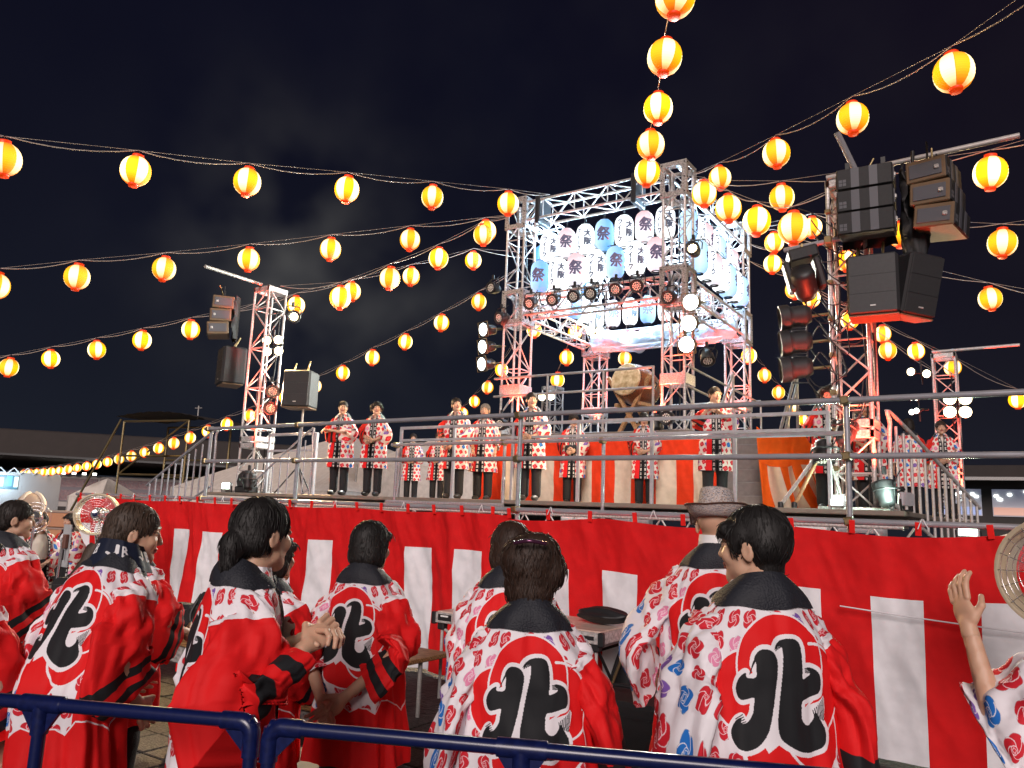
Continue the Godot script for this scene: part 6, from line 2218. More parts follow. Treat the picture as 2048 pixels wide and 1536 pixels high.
func coat_prints():
	var white := lin(0.79, 0.76, 0.80)
	var red := lin(0.68, 0.012, 0.014)
	var ink := lin(0.016, 0.017, 0.020)
	# body of the coat: u runs round from the front opening by the left side, back centre at 0.5, right side, to the opening again
	var w := 1024
	var h := 704
	var im := Image.create(w, h, false, Image.FORMAT_RGBA8)
	im.fill(white)
	strew(im, 52, Vector2(63, 60), false, 4)
	im.fill_rect(Rect2i(660, 180, 364, 10), white)
	im.fill_rect(Rect2i(660, 190, 364, h), red)
	var P := func(a: Array) -> Array:
		var o := []
		for q in range(0, a.size(), 2):
			o.append(Vector2(512 + (a[q] - 690) * 0.238, 132 + (a[q + 1] - 380) * 0.208))
		return o
	var ring := func(x: float, y: float, r: float):
		var c: Vector2 = P.call([x, y])[0]
		disc(im, c.x, c.y, r * 0.225 + 6, white)
		disc(im, c.x, c.y, r * 0.225, red)
	ring.call(690, 1480, 330)
	ring.call(330, 900, 350)
	ring.call(1010, 1300, 330)
	ring.call(1040, 850, 400)
	ring.call(700, 610, 450)
	var arc := []
	for k in 20:
		var a := -1.62 + k * 0.105
		arc.append(Vector2(1000 + cos(a) * 400, 830 + sin(a) * 400))
	var arc2 := []
	for p in arc:
		arc2.append(Vector2(512 + (p.x - 690) * 0.238, 132 + (p.y - 380) * 0.208))
	stroke(im, arc2, 6.5, white)
	var le: Array = rounded(P.call([560, 485, 622, 510, 655, 590, 648, 720, 632, 850, 612, 1000, 590, 1150, 556, 1300, 490, 1410, 400, 1462, 300, 1450, 226, 1370, 214, 1280, 262, 1195, 320, 1160, 318, 1212, 380, 1200, 428, 1120, 440, 1040, 444, 962, 380, 978, 318, 990, 272, 945, 260, 865, 300, 775, 362, 725, 372, 766, 424, 776, 466, 752, 468, 690, 462, 612, 442, 640, 452, 560, 496, 500]))
	var ri: Array = rounded(P.call([780, 378, 846, 400, 882, 464, 886, 560, 876, 670, 864, 774, 920, 764, 962, 744, 968, 712, 930, 672, 1000, 676, 1070, 715, 1106, 786, 1108, 850, 1070, 920, 990, 950, 910, 972, 846, 992, 834, 1080, 838, 1170, 880, 1224, 940, 1226, 984, 1180, 1010, 1110, 1060, 1195, 1108, 1280, 1104, 1370, 1040, 1450, 930, 1490, 800, 1470, 700, 1400, 650, 1310, 640, 1180, 652, 1050, 664, 920, 680, 760, 696, 620, 704, 490, 680, 455, 640, 490, 668, 425, 716, 388]))
	for poly in [le, ri]:
		var ringed: Array = poly.duplicate()
		ringed.append(poly[0])
		stroke(im, ringed, 20.0, white)
	fill_poly(im, P.call([690, 420, 760, 1100, 1060, 1000, 1130, 950, 1165, 990, 1120, 1100, 1090, 1240, 940, 1270, 800, 1250, 560, 1480, 420, 1200, 440, 1000, 560, 900]), white)
	for poly in [le, ri]:
		fill_poly(im, poly, ink)
	for k in 4:                                       # the dry ends of the brush
		stroke(im, P.call([650 + k * 17, 500 - k * 12, 672 + k * 15, 450 - k * 4]), 1.8, ink)
		stroke(im, P.call([905, 676 + k * 14, 960 + k * 5, 684 + k * 13]), 1.8, ink)
		stroke(im, P.call([258 + k * 18, 1180 + k * 12, 330 + k * 10, 1130 + k * 22]), 1.8, ink)
		stroke(im, P.call([405 + k * 10, 735 - k * 30, 440 + k * 5, 610 - k * 4]), 1.8, ink)
	for k in 8:
		stroke(im, P.call([985 + k * 19, 1090 - k * 16, 1000 + k * 14, 1150 + k * 6]), 1.8, ink)
	# red hem with a ragged upper edge
	var hem := []
	for k in 33:
		hem.append(Vector2(k * 32, 515 + 14 * sin(k * 1.1) + (28 if k % 5 == 0 else 0) - (30.0 if k > 17 else 0.0)))
	var hem2: Array = hem.duplicate()
	stroke(im, hem2, 9.0, white)
	hem.append(Vector2(1024, 704))
	hem.append(Vector2(0, 704))
	fill_poly(im, hem, red)
	M.coat = print_material(im)
	# sleeves: white with roses, and red with two black bands
	var sl := Image.create(512, 512, false, Image.FORMAT_RGBA8)
	sl.fill(white)
	strew(sl, 56, Vector2(68, 68), false, 9)
	M.rose_sleeve = print_material(sl)
	var rs := Image.create(512, 512, false, Image.FORMAT_RGBA8)
	rs.fill(white)
	strew(rs, 52, Vector2(73, 73), false, 15)
	rs.fill_rect(Rect2i(0, 150, 512, 362), red)
	for k in 2:
		rs.fill_rect(Rect2i(0, 412 + k * 46, 512, 24), ink)
	M.red_sleeve = print_material(rs)
	# the coats on stage
	var st := Image.create(512, 400, false, Image.FORMAT_RGBA8)
	st.fill(lin(0.74, 0.66, 0.60))
	strew(st, 33, Vector2(40, 34), true, 22)
	st.fill_rect(Rect2i(462, 170, 50, 230), red)
	M.stage_coat = print_material(st)
	var ss := Image.create(256, 256, false, Image.FORMAT_RGBA8)
	ss.fill(lin(0.74, 0.66, 0.60))
	strew(ss, 36, Vector2(43, 37), true, 25)
	M.stage_sleeve = print_material(ss)
	var sr := Image.create(128, 256, false, Image.FORMAT_RGBA8)
	sr.fill(lin(0.55, 0.02, 0.012))
	for k in 2:
		sr.fill_rect(Rect2i(0, 200 + k * 26, 128, 12), ink)
	M.stage_red_sleeve = print_material(sr)
	var lp := Image.create(64, 512, false, Image.FORMAT_RGBA8)
	lp.fill(ink)
	for k in 9:
		write_glyph(lp, ["大", "阪", "北", "区"][k % 4], 14, 10 + k * 56, 36, 38, 5.5, lin(0.72, 0.68, 0.66))
	M.lapel = print_material(lp)


# ---------------------------------------------------------------- one person

func person(label: String, p: Vector3, yaw: float, opt: Dictionary) -> Node3D:
	# the figure is laid out 1.60 m tall, feet at the origin, facing -z, and scaled to its height
	var k: float = opt.get("height", 1.58) / 1.60
	var t := thing("person", label, "person", p, deg_to_rad(yaw), opt.get("group", ""))
	t.scale = Vector3.ONE * k
	var lean: float = deg_to_rad(opt.get("lean", 0.0))
	var fine: bool = opt.get("fine", false)
	var bend := func(q: Vector3) -> Vector3:
		if q.y < 0.86:
			return q
		var a := lean * clampf((q.y - 0.86) / 0.12, 0.0, 1.0)
		var r := q - V(0, 0.86, 0)
		return V(q.x, 0.86 + r.y * cos(a) + r.z * sin(a), r.z * cos(a) - r.y * sin(a))
	var sh := {-1: V(-0.145, 1.248, 0.0), 1: V(0.145, 1.248, 0.0)}
	var el := {-1: opt.get("left_elbow", V(-0.235, 1.04, 0.02)), 1: opt.get("right_elbow", V(0.235, 1.04, 0.02))}
	var wr := {-1: opt.get("left_wrist", V(-0.25, 0.82, -0.05)), 1: opt.get("right_wrist", V(0.25, 0.82, -0.05))}
	# body: torso, arms, legs in one field, the head and hands joined in from their own finer fields
	var f := Field.new(V(-0.52, -0.01, -0.52), V(0.52, 1.47, 0.30), 0.017 if fine else 0.024)
	f.capsule(V(0, 0.92, 0), V(0, 1.20, 0), 0.125, 0.13, 0.05, 1, V(0.86, 1, 1.25))
	f.capsule(V(-0.09, 1.25, 0.01), V(0.09, 1.25, 0.01), 0.062, 0.062, 0.05, 1)
	f.capsule(V(0, 1.29, 0.015), V(0, 1.40, 0.0), 0.06, 0.047, 0.03, 0)
	for s in [-1, 1]:
		f.capsule(sh[s], el[s], 0.041, 0.036, 0.03, 0)
		f.capsule(el[s], wr[s], 0.036, 0.025, 0.02, 0)
		f.capsule(V(0.085 * s, 0.86, 0), V(0.09 * s, 0.45, -0.01), 0.075, 0.052, 0.04, 2)
		f.capsule(V(0.09 * s, 0.45, -0.01), V(0.09 * s, 0.09, 0.02), 0.05, 0.034, 0.03, 2)
		f.capsule(V(0.09 * s, 0.05, 0.03), V(0.10 * s, 0.035, -0.13), 0.035, 0.03, 0.03, 2)
	var mb := MB.new()
	f.net(mb, [SKIN, opt.get("shirt", Color(0.62, 0.55, 0.50)), Color(0.02, 0.02, 0.02)])
	for q in mb.v.size():
		mb.v[q] = (bend as Callable).call(mb.v[q])
	var hb := Basis.from_euler(Vector3(deg_to_rad(opt.get("nod", 0.0)), deg_to_rad(opt.get("look", 0.0)), deg_to_rad(opt.get("tilt", 0.0))))
	var hc: Vector3 = (bend as Callable).call(V(0, 1.492, -0.028))
	var hx := Transform3D(hb, hc)
	mb.add(heads.man if opt.get("man", false) else heads.woman, hx.scaled_local(Vector3.ONE * 0.95))
	for s in [-1, 1]:
		var d: Vector3 = (wr[s] as Vector3) - (el[s] as Vector3)
		var palm: Vector3 = opt.get("palm", V(-0.9 * s, -0.1, -0.4))
		var y := -d.normalized()
		var z := -(palm - y * palm.dot(y)).normalized()
		var hand := Transform3D(Basis(y.cross(z), y, z), wr[s])
		if s < 0:
			hand.basis.x = -hand.basis.x
		var hm := MB.new()
		hm.add(hands[opt.get("hand", "relaxed")], hand)
		for q in hm.v.size():
			hm.v[q] = (bend as Callable).call(hm.v[q])
		mb.add(hm, Transform3D.IDENTITY)
	mb.colored = true
	part("body", mb.mesh(), M.skin, t)
	# trousers and shoes
	var tf := Field.new(V(-0.30, 0.02, -0.20), V(0.30, 1.02, 0.22), 0.018 if fine else 0.022)
	tf.capsule(V(-0.05, 0.92, 0), V(0.05, 0.92, 0), 0.125, 0.125, 0.05)
	for s in [-1, 1]:
		tf.capsule(V(0.082 * s, 0.86, 0.005), V(0.092 * s, 0.45, 0.0), 0.10, 0.075, 0.03)
		tf.capsule(V(0.092 * s, 0.45, 0.0), V(0.092 * s, 0.10, 0.02), 0.075, 0.070, 0.02)
	var tm := MB.new()
	tf.net(tm, [Color.WHITE])
	tm.colored = false
	part("trousers", tm.mesh(), opt.get("trousers", M.trousers), t)
	for s in [-1, 1]:
		var sm := MB.new()
		sm.ball(V(0.095 * s, 0.045, -0.05), V(0.047, 0.045, 0.135), 14, 8)
		part("shoe", sm.mesh(), opt.get("shoes", M.shoe), t)
	# hair
	if opt.has("hair"):
		var hm := MB.new()
		hm.add(hairs[opt.hair], hx.scaled_local(Vector3.ONE * 0.94))
		var hair := part("hair", hm.mesh(), M[opt.get("hair_color", "hair_black")], t)
		if opt.has("tail"):
			var pts := []
			for q in opt.tail:
				pts.append(hx * V(0, -0.06, 0.12) + (q as Vector3))
			var sp := spline(pts, 5)
			var rr := []
			for q in sp.size():
				var a := float(q) / (sp.size() - 1)
				rr.append(0.034 * (1.0 - 0.55 * a * a) + 0.006 * sin(a * 21.0) - (0.012 if q == sp.size() - 1 else 0.0))
			var tb := MB.new()
			tb.tube(sp, rr, 14)
			part("pony_tail", tb.mesh(), M[opt.get("hair_color", "hair_black")], hair)
	if opt.get("glasses", false):
		var gm := MB.new()
		for s in [-1.0, 1.0]:
			var gp := ring_points(V(0.031 * s, 0.008, -0.101), V(0, 0, 1), 0.019, 16)
			gm.tube(gp, gp.map(func(_q): return 0.0018), 5)
			gm.tube([V(0.05 * s, 0.010, -0.098), V(0.080 * s, 0.008, -0.02), V(0.082 * s, 0.0, 0.02)], [0.0018, 0.0018, 0.0018], 5)
		gm.tube([V(-0.012, 0.010, -0.102), V(0.012, 0.010, -0.102)], [0.0018, 0.0018], 5)
		part("glasses", gm.mesh(), M.clamp, t, hx)
	coat(t, opt, bend, sh, el, wr, fine)
	return t


const CUT := [[1.395, 0.068, 0.064, 0.0], [1.372, 0.092, 0.076, 0.004], [1.348, 0.116, 0.088, 0.006], [1.315, 0.148, 0.100, 0.008], [1.26, 0.184, 0.115, 0.010], [1.17, 0.202, 0.127, 0.010],
	[1.05, 0.205, 0.133, 0.008], [0.92, 0.212, 0.142, 0.006], [0.80, 0.226, 0.150, 0.004], [0.66, 0.244, 0.160, 0.0]]


func coat(t: Node3D, opt: Dictionary, bend: Callable, sh: Dictionary, el: Dictionary, wr: Dictionary, fine: bool):
	var stage: bool = opt.get("stage", false)
	var seed_: float = opt.get("seed", 1.0)
	var flare: float = opt.get("flare", 1.0)
	var open: float = opt.get("open", 0.20)
	var hem: float = opt.get("hem", 0.55)
	var run := [0.0]
	var lvl := []
	for c0 in CUT:
		lvl.append(c0[0] if c0[0] >= 0.92 else lerpf(0.92, hem, (0.92 - c0[0]) / 0.26))
	for k in range(1, CUT.size()):
		run.append(run[k - 1] + Vector2(lvl[k] - lvl[k - 1], (CUT[k][1] - CUT[k - 1][1] + CUT[k][2] - CUT[k - 1][2]) * 0.5).length())
	var whole: float = run[run.size() - 1]
	var ridge := FastNoiseLite.new()
	ridge.seed = int(seed_ * 10)
	ridge.frequency = 2.8
	ridge.fractal_type = FastNoiseLite.FRACTAL_RIDGED
	ridge.fractal_octaves = 3
	var shell := func(a: float, v: float, out: float) -> Vector3:   # a: angle from the back, towards the right side
		var s := v * whole
		var k := 0
		while k < run.size() - 2 and run[k + 1] < s:
			k += 1
		var fr := clampf((s - run[k]) / (run[k + 1] - run[k]), 0.0, 1.0)
		var y := lerpf(lvl[k], lvl[k + 1], fr)
		var low := clampf((1.25 - y) / 0.6, 0.0, 1.0)
		var ax := lerpf(CUT[k][1], CUT[k + 1][1], fr) * 0.95 * (1.0 + (flare - 1.0) * low) + out
		var bz := lerpf(CUT[k][2], CUT[k + 1][2], fr) * (1.0 + (flare - 1.0) * low * 0.7) + out
		var sa := sin(a)
		var ca := cos(a)
		var fold := low * (0.015 * sin(a * 5.0 + seed_ + 0.8 * sin(y * 6.0 + seed_)) + 0.009 * sin(a * 11.0 + seed_ * 2.3 + y * 3.0) + 0.004 * sin(a * 23.0 + seed_ + y * 5.0)) + 0.003 * sin(a * 7.0 + y * 31.0 + seed_) * (1.0 - low)
		fold += 0.0035 * sin(y * 24.0 + a * 6.0 + seed_ * 3.0)
		if fine:
			fold += (0.006 + 0.008 * low) * (ridge.get_noise_3d(a * 0.55, y * 0.5 + a * 0.15, seed_ * 3.0) - 0.1)
		var crease := -0.006 * exp(-pow(a / 0.07, 2.0)) * (1.0 - low * 0.7)
		var q := V(signf(sa) * pow(absf(sa), 0.86) * (ax + fold), y, lerpf(CUT[k][3], CUT[k + 1][3], fr) + signf(ca) * pow(absf(ca), 0.86) * (bz + fold + crease))
		return (bend as Callable).call(q)
	var nu := 120 if fine else 40
	var nv := 72 if fine else 22
	var gap := func(v: float) -> float:
		return open * (0.55 + 0.45 * clampf(v * 3.0, 0.0, 1.0)) + 0.25 * (1.0 - clampf(v * 5.0, 0.0, 1.0))
	var mb := MB.new()
	mb.sheet(func(u: float, v: float) -> Vector3:
		var g: float = gap.call(v)
		return shell.call(lerpf(-PI + g, PI - g, u), v, 0.0), nu, nv)
	for q in mb.t.size():
		var g: float = gap.call(mb.t[q].y)
		mb.t[q].x = 0.5 + lerpf(-PI + g, PI - g, mb.t[q].x) / TAU
	face_out(mb, V(0, 1.0, 0), true)
	var c := part("printed_coat", mb.mesh(), M.stage_coat if stage else M.coat, t)
	# collar: a dark stand round the neck running into two flat lapels
	var cm := MB.new()
	cm.sheet(func(u: float, v: float) -> Vector3:
		var a := lerpf(-2.35, 2.35, u)
		var k := 1.0 - v
		var hi: Vector3 = bend.call(V(sin(a) * 0.064, 1.428 - 0.040 * pow(absf(a) / 2.35, 2.0), cos(a) * 0.060 + 0.016))
		var lo: Vector3 = shell.call(a, 0.090 + 0.005 * sin(a * 5.0 + seed_), 0.009)
		return lo.lerp(hi, k) + (lo - V(0, lo.y, 0)).normalized() * (0.012 * sin(k * PI)), 36, 6)
	face_out(cm, V(0, 1.38, 0), true)
	part("collar", cm.mesh(), M.collar, c)
	for s in [-1.0, 1.0]:
		var lm := MB.new()
		lm.sheet(func(u: float, v: float) -> Vector3:
			var vv := lerpf(0.035, 1.0, v)
			var g: float = gap.call(vv)
			return shell.call(s * (PI - g + 0.04 - u * (0.20 if stage else 0.28) * (1.2 - 0.2 * v)), vv, 0.010), 5, 26)
		for q in lm.t.size():
			lm.t[q] = Vector2(lm.t[q].x, lm.t[q].y * 1.4)
		face_out(lm, V(0, 1.0, 0), true)
		part("lapel", lm.mesh(), M.lapel, c)
	# sleeves: wide flat tubes that hang below the arm
	for s in [-1, 1]:
		var cuff: float = opt.get("cuff", 0.135)
		var reach: float = opt.get("left_reach" if s < 0 else "right_reach", 0.62)
		var p3: Vector3 = (el[s] as Vector3).lerp(wr[s], reach)
		var mid: Vector3 = (sh[s] as Vector3).lerp(el[s], 0.5) + V(0.012 * s, 0, 0)
		if reach < 0.1:
			p3 = (el[s] as Vector3) + ((el[s] as Vector3) - mid).normalized() * 0.04
		var path := spline([V(0.085 * s, 1.276, 0.006), V(0.148 * s, 1.240, 0.008), mid, el[s], p3], 5)
		var n := path.size() - 1
		var sm := MB.new()
		sm.sheet(func(u: float, v: float) -> Vector3:
			var q := v * n
			var i0 := mini(int(q), n - 1)
			var pt: Vector3 = (path[i0] as Vector3).lerp(path[i0 + 1], q - i0)
			var d: Vector3 = ((path[mini(i0 + 2, n)] as Vector3) - (path[maxi(i0 - 1, 0)] as Vector3)).normalized()
			var lev := clampf(1.0 - absf(d.y) * 0.85, 0.0, 1.0)
			var down := V(0, -lev, (1.0 - lev) * 1.0 + 0.001)
			var mj := (down - d * down.dot(d)).normalized()
			var mn := d.cross(mj)
			var a := TAU * u
			var big := lerpf(0.074, cuff, smoothstep(0.1, 0.9, v))
			var thin := lerpf(0.056, 0.042, v)
			var wob := 0.007 * sin(a * 3.0 + v * 9.0 + seed_) + 0.005 * sin(a * 5.0 - v * 17.0 + seed_) + 0.006 * sin(v * 26.0 + a + seed_ * 2.0) + 0.004 * sin(a * 9.0 + v * 13.0 + seed_)
			if fine:
				wob += 0.010 * (ridge.get_noise_3d(sin(a) * 0.5 + v * 0.7, cos(a) * 0.5 - v * 0.5, seed_ * 5.0 + s) - 0.1)
			var hangs := (big - 0.07) * lev * smoothstep(0.3, 0.9, v) * 0.9
			return bend.call(pt + mj * (cos(a) * (big + wob) + hangs) + mn * (sin(a) * (thin + wob))), 56 if fine else 18, 56 if fine else 16, true)
		var long := 0.0
		for q in n:
			long += (path[q] as Vector3).distance_to(path[q + 1])
		for q in sm.t.size():
			var v := sm.t[q].y
			sm.t[q] = Vector2(sm.t[q].x * (1.0 if s < 0 else 1.0), v * (long / 0.60) if s < 0 else v)
		face_out(sm, Vector3.ZERO, false)
		var mat: Material = (M.stage_sleeve if s < 0 else M.stage_red_sleeve) if stage else (M.rose_sleeve if s < 0 else M.red_sleeve)
		part("sleeve", sm.mesh(), mat, c)


func face_out(mb: MB, _c: Vector3, radial: bool):     # make the sheet's normals point away from the body axis
	var sum := 0.0
	for q in mb.v.size():
		if radial:
			sum += mb.n[q].dot(V(mb.v[q].x, 0, mb.v[q].z))
	if radial and sum < 0.0:
		for q in mb.n.size():
			mb.n[q] = -mb.n[q]
		for q in range(0, mb.i.size(), 3):
			var a := mb.i[q + 1]
			mb.i[q + 1] = mb.i[q + 2]
			mb.i[q + 2] = a


# ---------------------------------------------------------------- who stands where

const CLASP := {"left_elbow": Vector3(-0.25, 1.05, -0.02), "right_elbow": Vector3(0.25, 1.05, -0.02), "left_wrist": Vector3(-0.055, 0.93, -0.20), "right_wrist": Vector3(0.065, 0.95, -0.205), "hand": "fist"}


func with(base: Dictionary, more: Dictionary) -> Dictionary:
	var d := base.duplicate()
	for k in more:
		d[k] = more[k]
	return d


func build_stage_people():
	var g := {"stage": true, "open": 0.07, "cuff": 0.125, "hem": 0.47, "group": "dancers standing on the stage"}
	var st := with(g, CLASP)
	var c := 180.0
	person("man with glasses and folded arms in a printed coat, leftmost on stage", V(-9.74, FLOOR, -9.33), c + 22, with(st, {"height": 1.60, "man": true, "hair": "crop", "hair_color": "hair_dark", "look": 22, "glasses": true, "seed": 2.0,
		"left_wrist": V(0.12, 1.08, -0.20), "right_wrist": V(-0.12, 1.05, -0.20), "left_elbow": V(-0.25, 1.06, -0.05), "right_elbow": V(0.25, 1.06, -0.05)}))
	person("woman with black short wavy hair in a printed coat, second from the left on stage", V(-9.13, FLOOR, -9.51), c + 22, with(st, {"height": 1.58, "hair": "curly", "look": 25, "nod": 6, "seed": 3.1, "lean": -2}))
	person("woman with dark tied hair and tilted head looking left, third of the front dancers", V(-7.78, FLOOR, -9.98), c + 20, with(st, {"height": 1.65, "hair": "ponytail", "hair_color": "hair_dark", "look": 30, "nod": 8, "tilt": -5, "seed": 4.7, "right_wrist": V(0.10, 0.86, -0.19), "left_wrist": V(-0.02, 0.84, -0.20)}))
	person("white haired woman in a printed coat behind the top pipe", V(-7.75, FLOOR, -10.75), c + 18, with(st, {"height": 1.66, "hair": "grey", "hair_color": "hair_grey", "look": 6, "seed": 5.3, "left_elbow": V(-0.225, 1.03, 0.03), "left_wrist": V(-0.22, 0.80, -0.06), "right_elbow": V(0.225, 1.03, 0.03), "right_wrist": V(0.14, 0.84, -0.16), "hand": "relaxed"}))
	person("tall looking woman with a fringe and tied hair before the front left truss column", V(-6.10, FLOOR, -9.66), c + 16, with(st, {"height": 1.60, "hair": "bun", "hair_color": "hair_dark", "look": 28, "seed": 6.2, "lean": 2}))
	person("woman with bobbed hair, glasses and a black waist pouch, head lowered", V(-6.75, FLOOR, -12.1), c + 22, with(st, {"height": 1.62, "hair": "bob", "hair_color": "hair_dark", "look": 20, "nod": -12, "glasses": true, "seed": 7.9}))
	person("woman with black bangs looking down beside the middle post", V(-5.32, FLOOR, -12.0), c + 14, with(st, {"height": 1.57, "hair": "bob", "hair_color": "hair_black", "look": 10, "nod": -16, "seed": 8.8, "lean": 4}))
	person("man with glasses raising one hand to his chest, in a printed coat", V(-3.42, FLOOR, -9.98), c + 28, with(st, {"height": 1.58, "man": true, "hair": "crop", "hair_color": "hair_dark", "look": 18, "glasses": true, "seed": 9.6,
		"left_elbow": V(-0.26, 1.07, -0.06), "left_wrist": V(-0.05, 1.22, -0.20), "right_elbow": V(0.27, 1.10, -0.08), "right_wrist": V(0.13, 1.27, -0.22)}))
	person("woman with brown wavy hair standing left of the near right tower", V(-2.12, FLOOR, -10.6), c + 10, with(st, {"height": 1.60, "hair": "curly", "hair_color": "hair_brown", "look": 8, "seed": 1.7}))
	person("balding man seen through the near right tower", V(-1.92, FLOOR, -12.4), c + 8, with(st, {"height": 1.66, "man": true, "hair": "bald", "hair_color": "hair_dark", "look": 6, "seed": 2.6}))
	person("dancer in a printed coat behind the right stair rail, back turned", V(-1.40, FLOOR, -12.6), 12.0, with(g, {"height": 1.40, "hair": "bob", "hair_color": "hair_dark", "seed": 3.9}))
	person("second dancer beyond the right stair rail, half hidden", V(-1.05, FLOOR, -13.4), c + 14, with(st, {"height": 1.45, "hair": "ponytail", "hair_color": "hair_brown", "seed": 4.4}))
	person("small figure in a printed coat far back between the second and third dancers", V(-11.4, FLOOR, -13.1), c + 32, with(st, {"height": 1.48, "hair": "bob", "hair_color": "hair_dark", "look": 10, "seed": 5.9}))
	person("half hidden person in a red sleeved coat behind the dancer with tied hair", V(-9.85, FLOOR, -12.1), c + 30, with(st, {"height": 1.36, "hair": "bob", "hair_color": "hair_brown", "nod": -14, "seed": 6.6}))
	var wp := thing("waist_pouch", "black waist pouch worn by the woman with bobbed hair on stage", "bag", V(-6.75, FLOOR, -12.1), deg_to_rad(c + 22))
	part("belt", tubed(ring_points(V(0, 0.99, 0.0), Vector3.UP, 0.185, 28), 0.012, 6), M.black, wp, Transform3D(Basis.from_scale(V(1.18, 1, 0.92)), Vector3.ZERO))
	part("pouch", boxed(V(0.24, 0.14, 0.08), 0.025), M.black_cloth, wp, at(0, 0.97, -0.20))


func build_crowd():
	var g := {"fine": true, "group": "dancers waiting in front of the curtain"}
	person("woman with pinned up dark brown hair in the printed coat, back turned, bottom center", V(-1.29, 0, -2.07), 33.0, with(g, {"height": 1.515, "hair": "updo", "hair_color": "hair_brown", "flare": 1.10, "seed": 1.3, "look": -6,
		"left_elbow": V(-0.24, 1.03, 0.0), "left_wrist": V(-0.29, 0.80, -0.06), "right_elbow": V(0.245, 1.03, 0.0), "right_wrist": V(0.33, 0.78, -0.02), "cuff": 0.15, "left_reach": 0.85, "right_reach": 0.95}))
	person("woman with short black undercut hair smiling to the left, large in the lower right", V(-0.675, 0, -2.34), 42.0, with(g, {"height": 1.64, "hair": "short", "hair_color": "hair_black", "look": 42, "tilt": 4, "flare": 1.05, "seed": 2.2,
		"left_elbow": V(-0.235, 1.03, 0.02), "left_wrist": V(-0.23, 0.80, -0.08), "right_elbow": V(0.225, 1.03, 0.02), "right_wrist": V(0.235, 0.78, -0.02), "cuff": 0.15, "left_reach": 0.9, "right_reach": 0.9}))
	var man := person("man wearing a grey straw hat, back turned behind the short haired woman", V(-1.065, 0, -3.13), 14.0, with(g, {"height": 1.70, "man": true, "look": -12, "flare": 1.05, "seed": 3.3, "shirt": Color(0.66, 0.66, 0.70),
		"left_elbow": V(-0.31, 1.06, -0.04), "left_wrist": V(-0.28, 0.90, -0.20), "right_elbow": V(0.28, 1.05, -0.02), "right_wrist": V(0.20, 0.92, -0.22), "cuff": 0.17, "left_reach": 0.72}))
	part("shirt_collar", lofted(func(u: float, v: float) -> Vector3: return V(sin(TAU * u) * (0.066 + 0.006 * v), 1.452 - 0.05 * v, cos(TAU * u) * (0.064 + 0.006 * v) + 0.012), 28, 3, true), M.name_white, man)
	straw_hat(V(-1.065, 0, -3.13), 14.0 - 12.0, 1.70 / 1.60)
	person("woman with a black bob and hands clasped behind her back", V(-2.50, 0, -2.61), 12.0, with(g, {"height": 1.525, "hair": "bob", "hair_color": "hair_black", "look": -8, "seed": 4.1, "flare": 0.98,
		"left_elbow": V(-0.25, 1.05, 0.10), "left_wrist": V(-0.05, 0.84, 0.22), "right_elbow": V(0.25, 1.05, 0.10), "right_wrist": V(0.06, 0.86, 0.215), "palm": V(0, 0, 1.0), "cuff": 0.13, "left_reach": 0.6, "right_reach": 0.6}))
	person("woman with brown hair tucked behind the center woman, leaning on the folding table", V(-1.78, 0, -2.68), 32.0, with(g, {"height": 1.555, "hair": "bob", "hair_color": "hair_brown", "look": 12, "seed": 5.2, "lean": 6, "left_elbow": V(-0.20, 1.04, -0.06), "left_wrist": V(-0.18, 0.84, -0.16),
		"right_elbow": V(0.26, 1.06, -0.10), "right_wrist": V(0.24, 1.00, -0.34)}))
	person("woman with low black bun reaching forward, face turned away, left of center", V(-2.13, 0, -1.63), -28.0, with(g, {"height": 1.61, "hair": "bun", "hair_color": "hair_black", "look": 26, "seed": 6.4, "flare": 0.94, "lean": 4,
		"right_elbow": V(0.25, 1.01, 0.02), "right_wrist": V(0.15, 1.17, -0.18), "left_elbow": V(-0.23, 1.04, -0.04), "left_wrist": V(0.06, 1.18, -0.20), "hand": "fist", "cuff": 0.175, "right_reach": 0.78, "left_reach": 0.7}))
	person("person behind the woman with the low bun, only a red sleeve showing", V(-2.85, 0, -2.36), 0.0, with(g, {"height": 1.46, "hair": "bob", "hair_color": "hair_dark", "seed": 7.4,
		"right_elbow": V(0.24, 1.05, -0.06), "right_wrist": V(0.14, 0.98, -0.30), "cuff": 0.15}))
	person("smiling woman with a long brown ponytail leaning to the right in the lower left", V(-2.965, 0, -1.59), 8.0, with(g, {"height": 1.60, "hair": "ponytail", "hair_color": "hair_ash", "look": -34, "nod": -4, "seed": 8.3, "lean": 16, "flare": 1.0,
		"tail": [V(0, 0, 0), V(-0.03, -0.12, 0.05), V(-0.05, -0.27, 0.06), V(-0.05, -0.42, 0.05)],
		"right_elbow": V(0.215, 1.03, 0.02), "right_wrist": V(0.185, 0.86, -0.14), "left_elbow": V(-0.22, 1.03, -0.04), "left_wrist": V(-0.10, 0.92, -0.24), "cuff": 0.125, "right_reach": 0.70}))
	person("brown haired woman mostly hidden behind the ponytailed woman", V(-3.85, 0, -2.30), 6.0, with(g, {"height": 1.52, "hair": "bob", "hair_color": "hair_ash", "look": -30, "seed": 9.1,
		"right_elbow": V(0.25, 1.05, -0.04), "right_wrist": V(0.14, 0.96, -0.28), "cuff": 0.14}))
	person("older woman with cropped dark hair in profile at the left edge", V(-5.08, 0, -2.25), 8.0, with(g, {"height": 1.55, "hair": "crop", "hair_color": "hair_dark", "look": -30, "seed": 1.9,
		"right_elbow": V(0.25, 1.03, 0.0), "right_wrist": V(0.24, 0.84, -0.12), "cuff": 0.16, "right_reach": 0.8}))
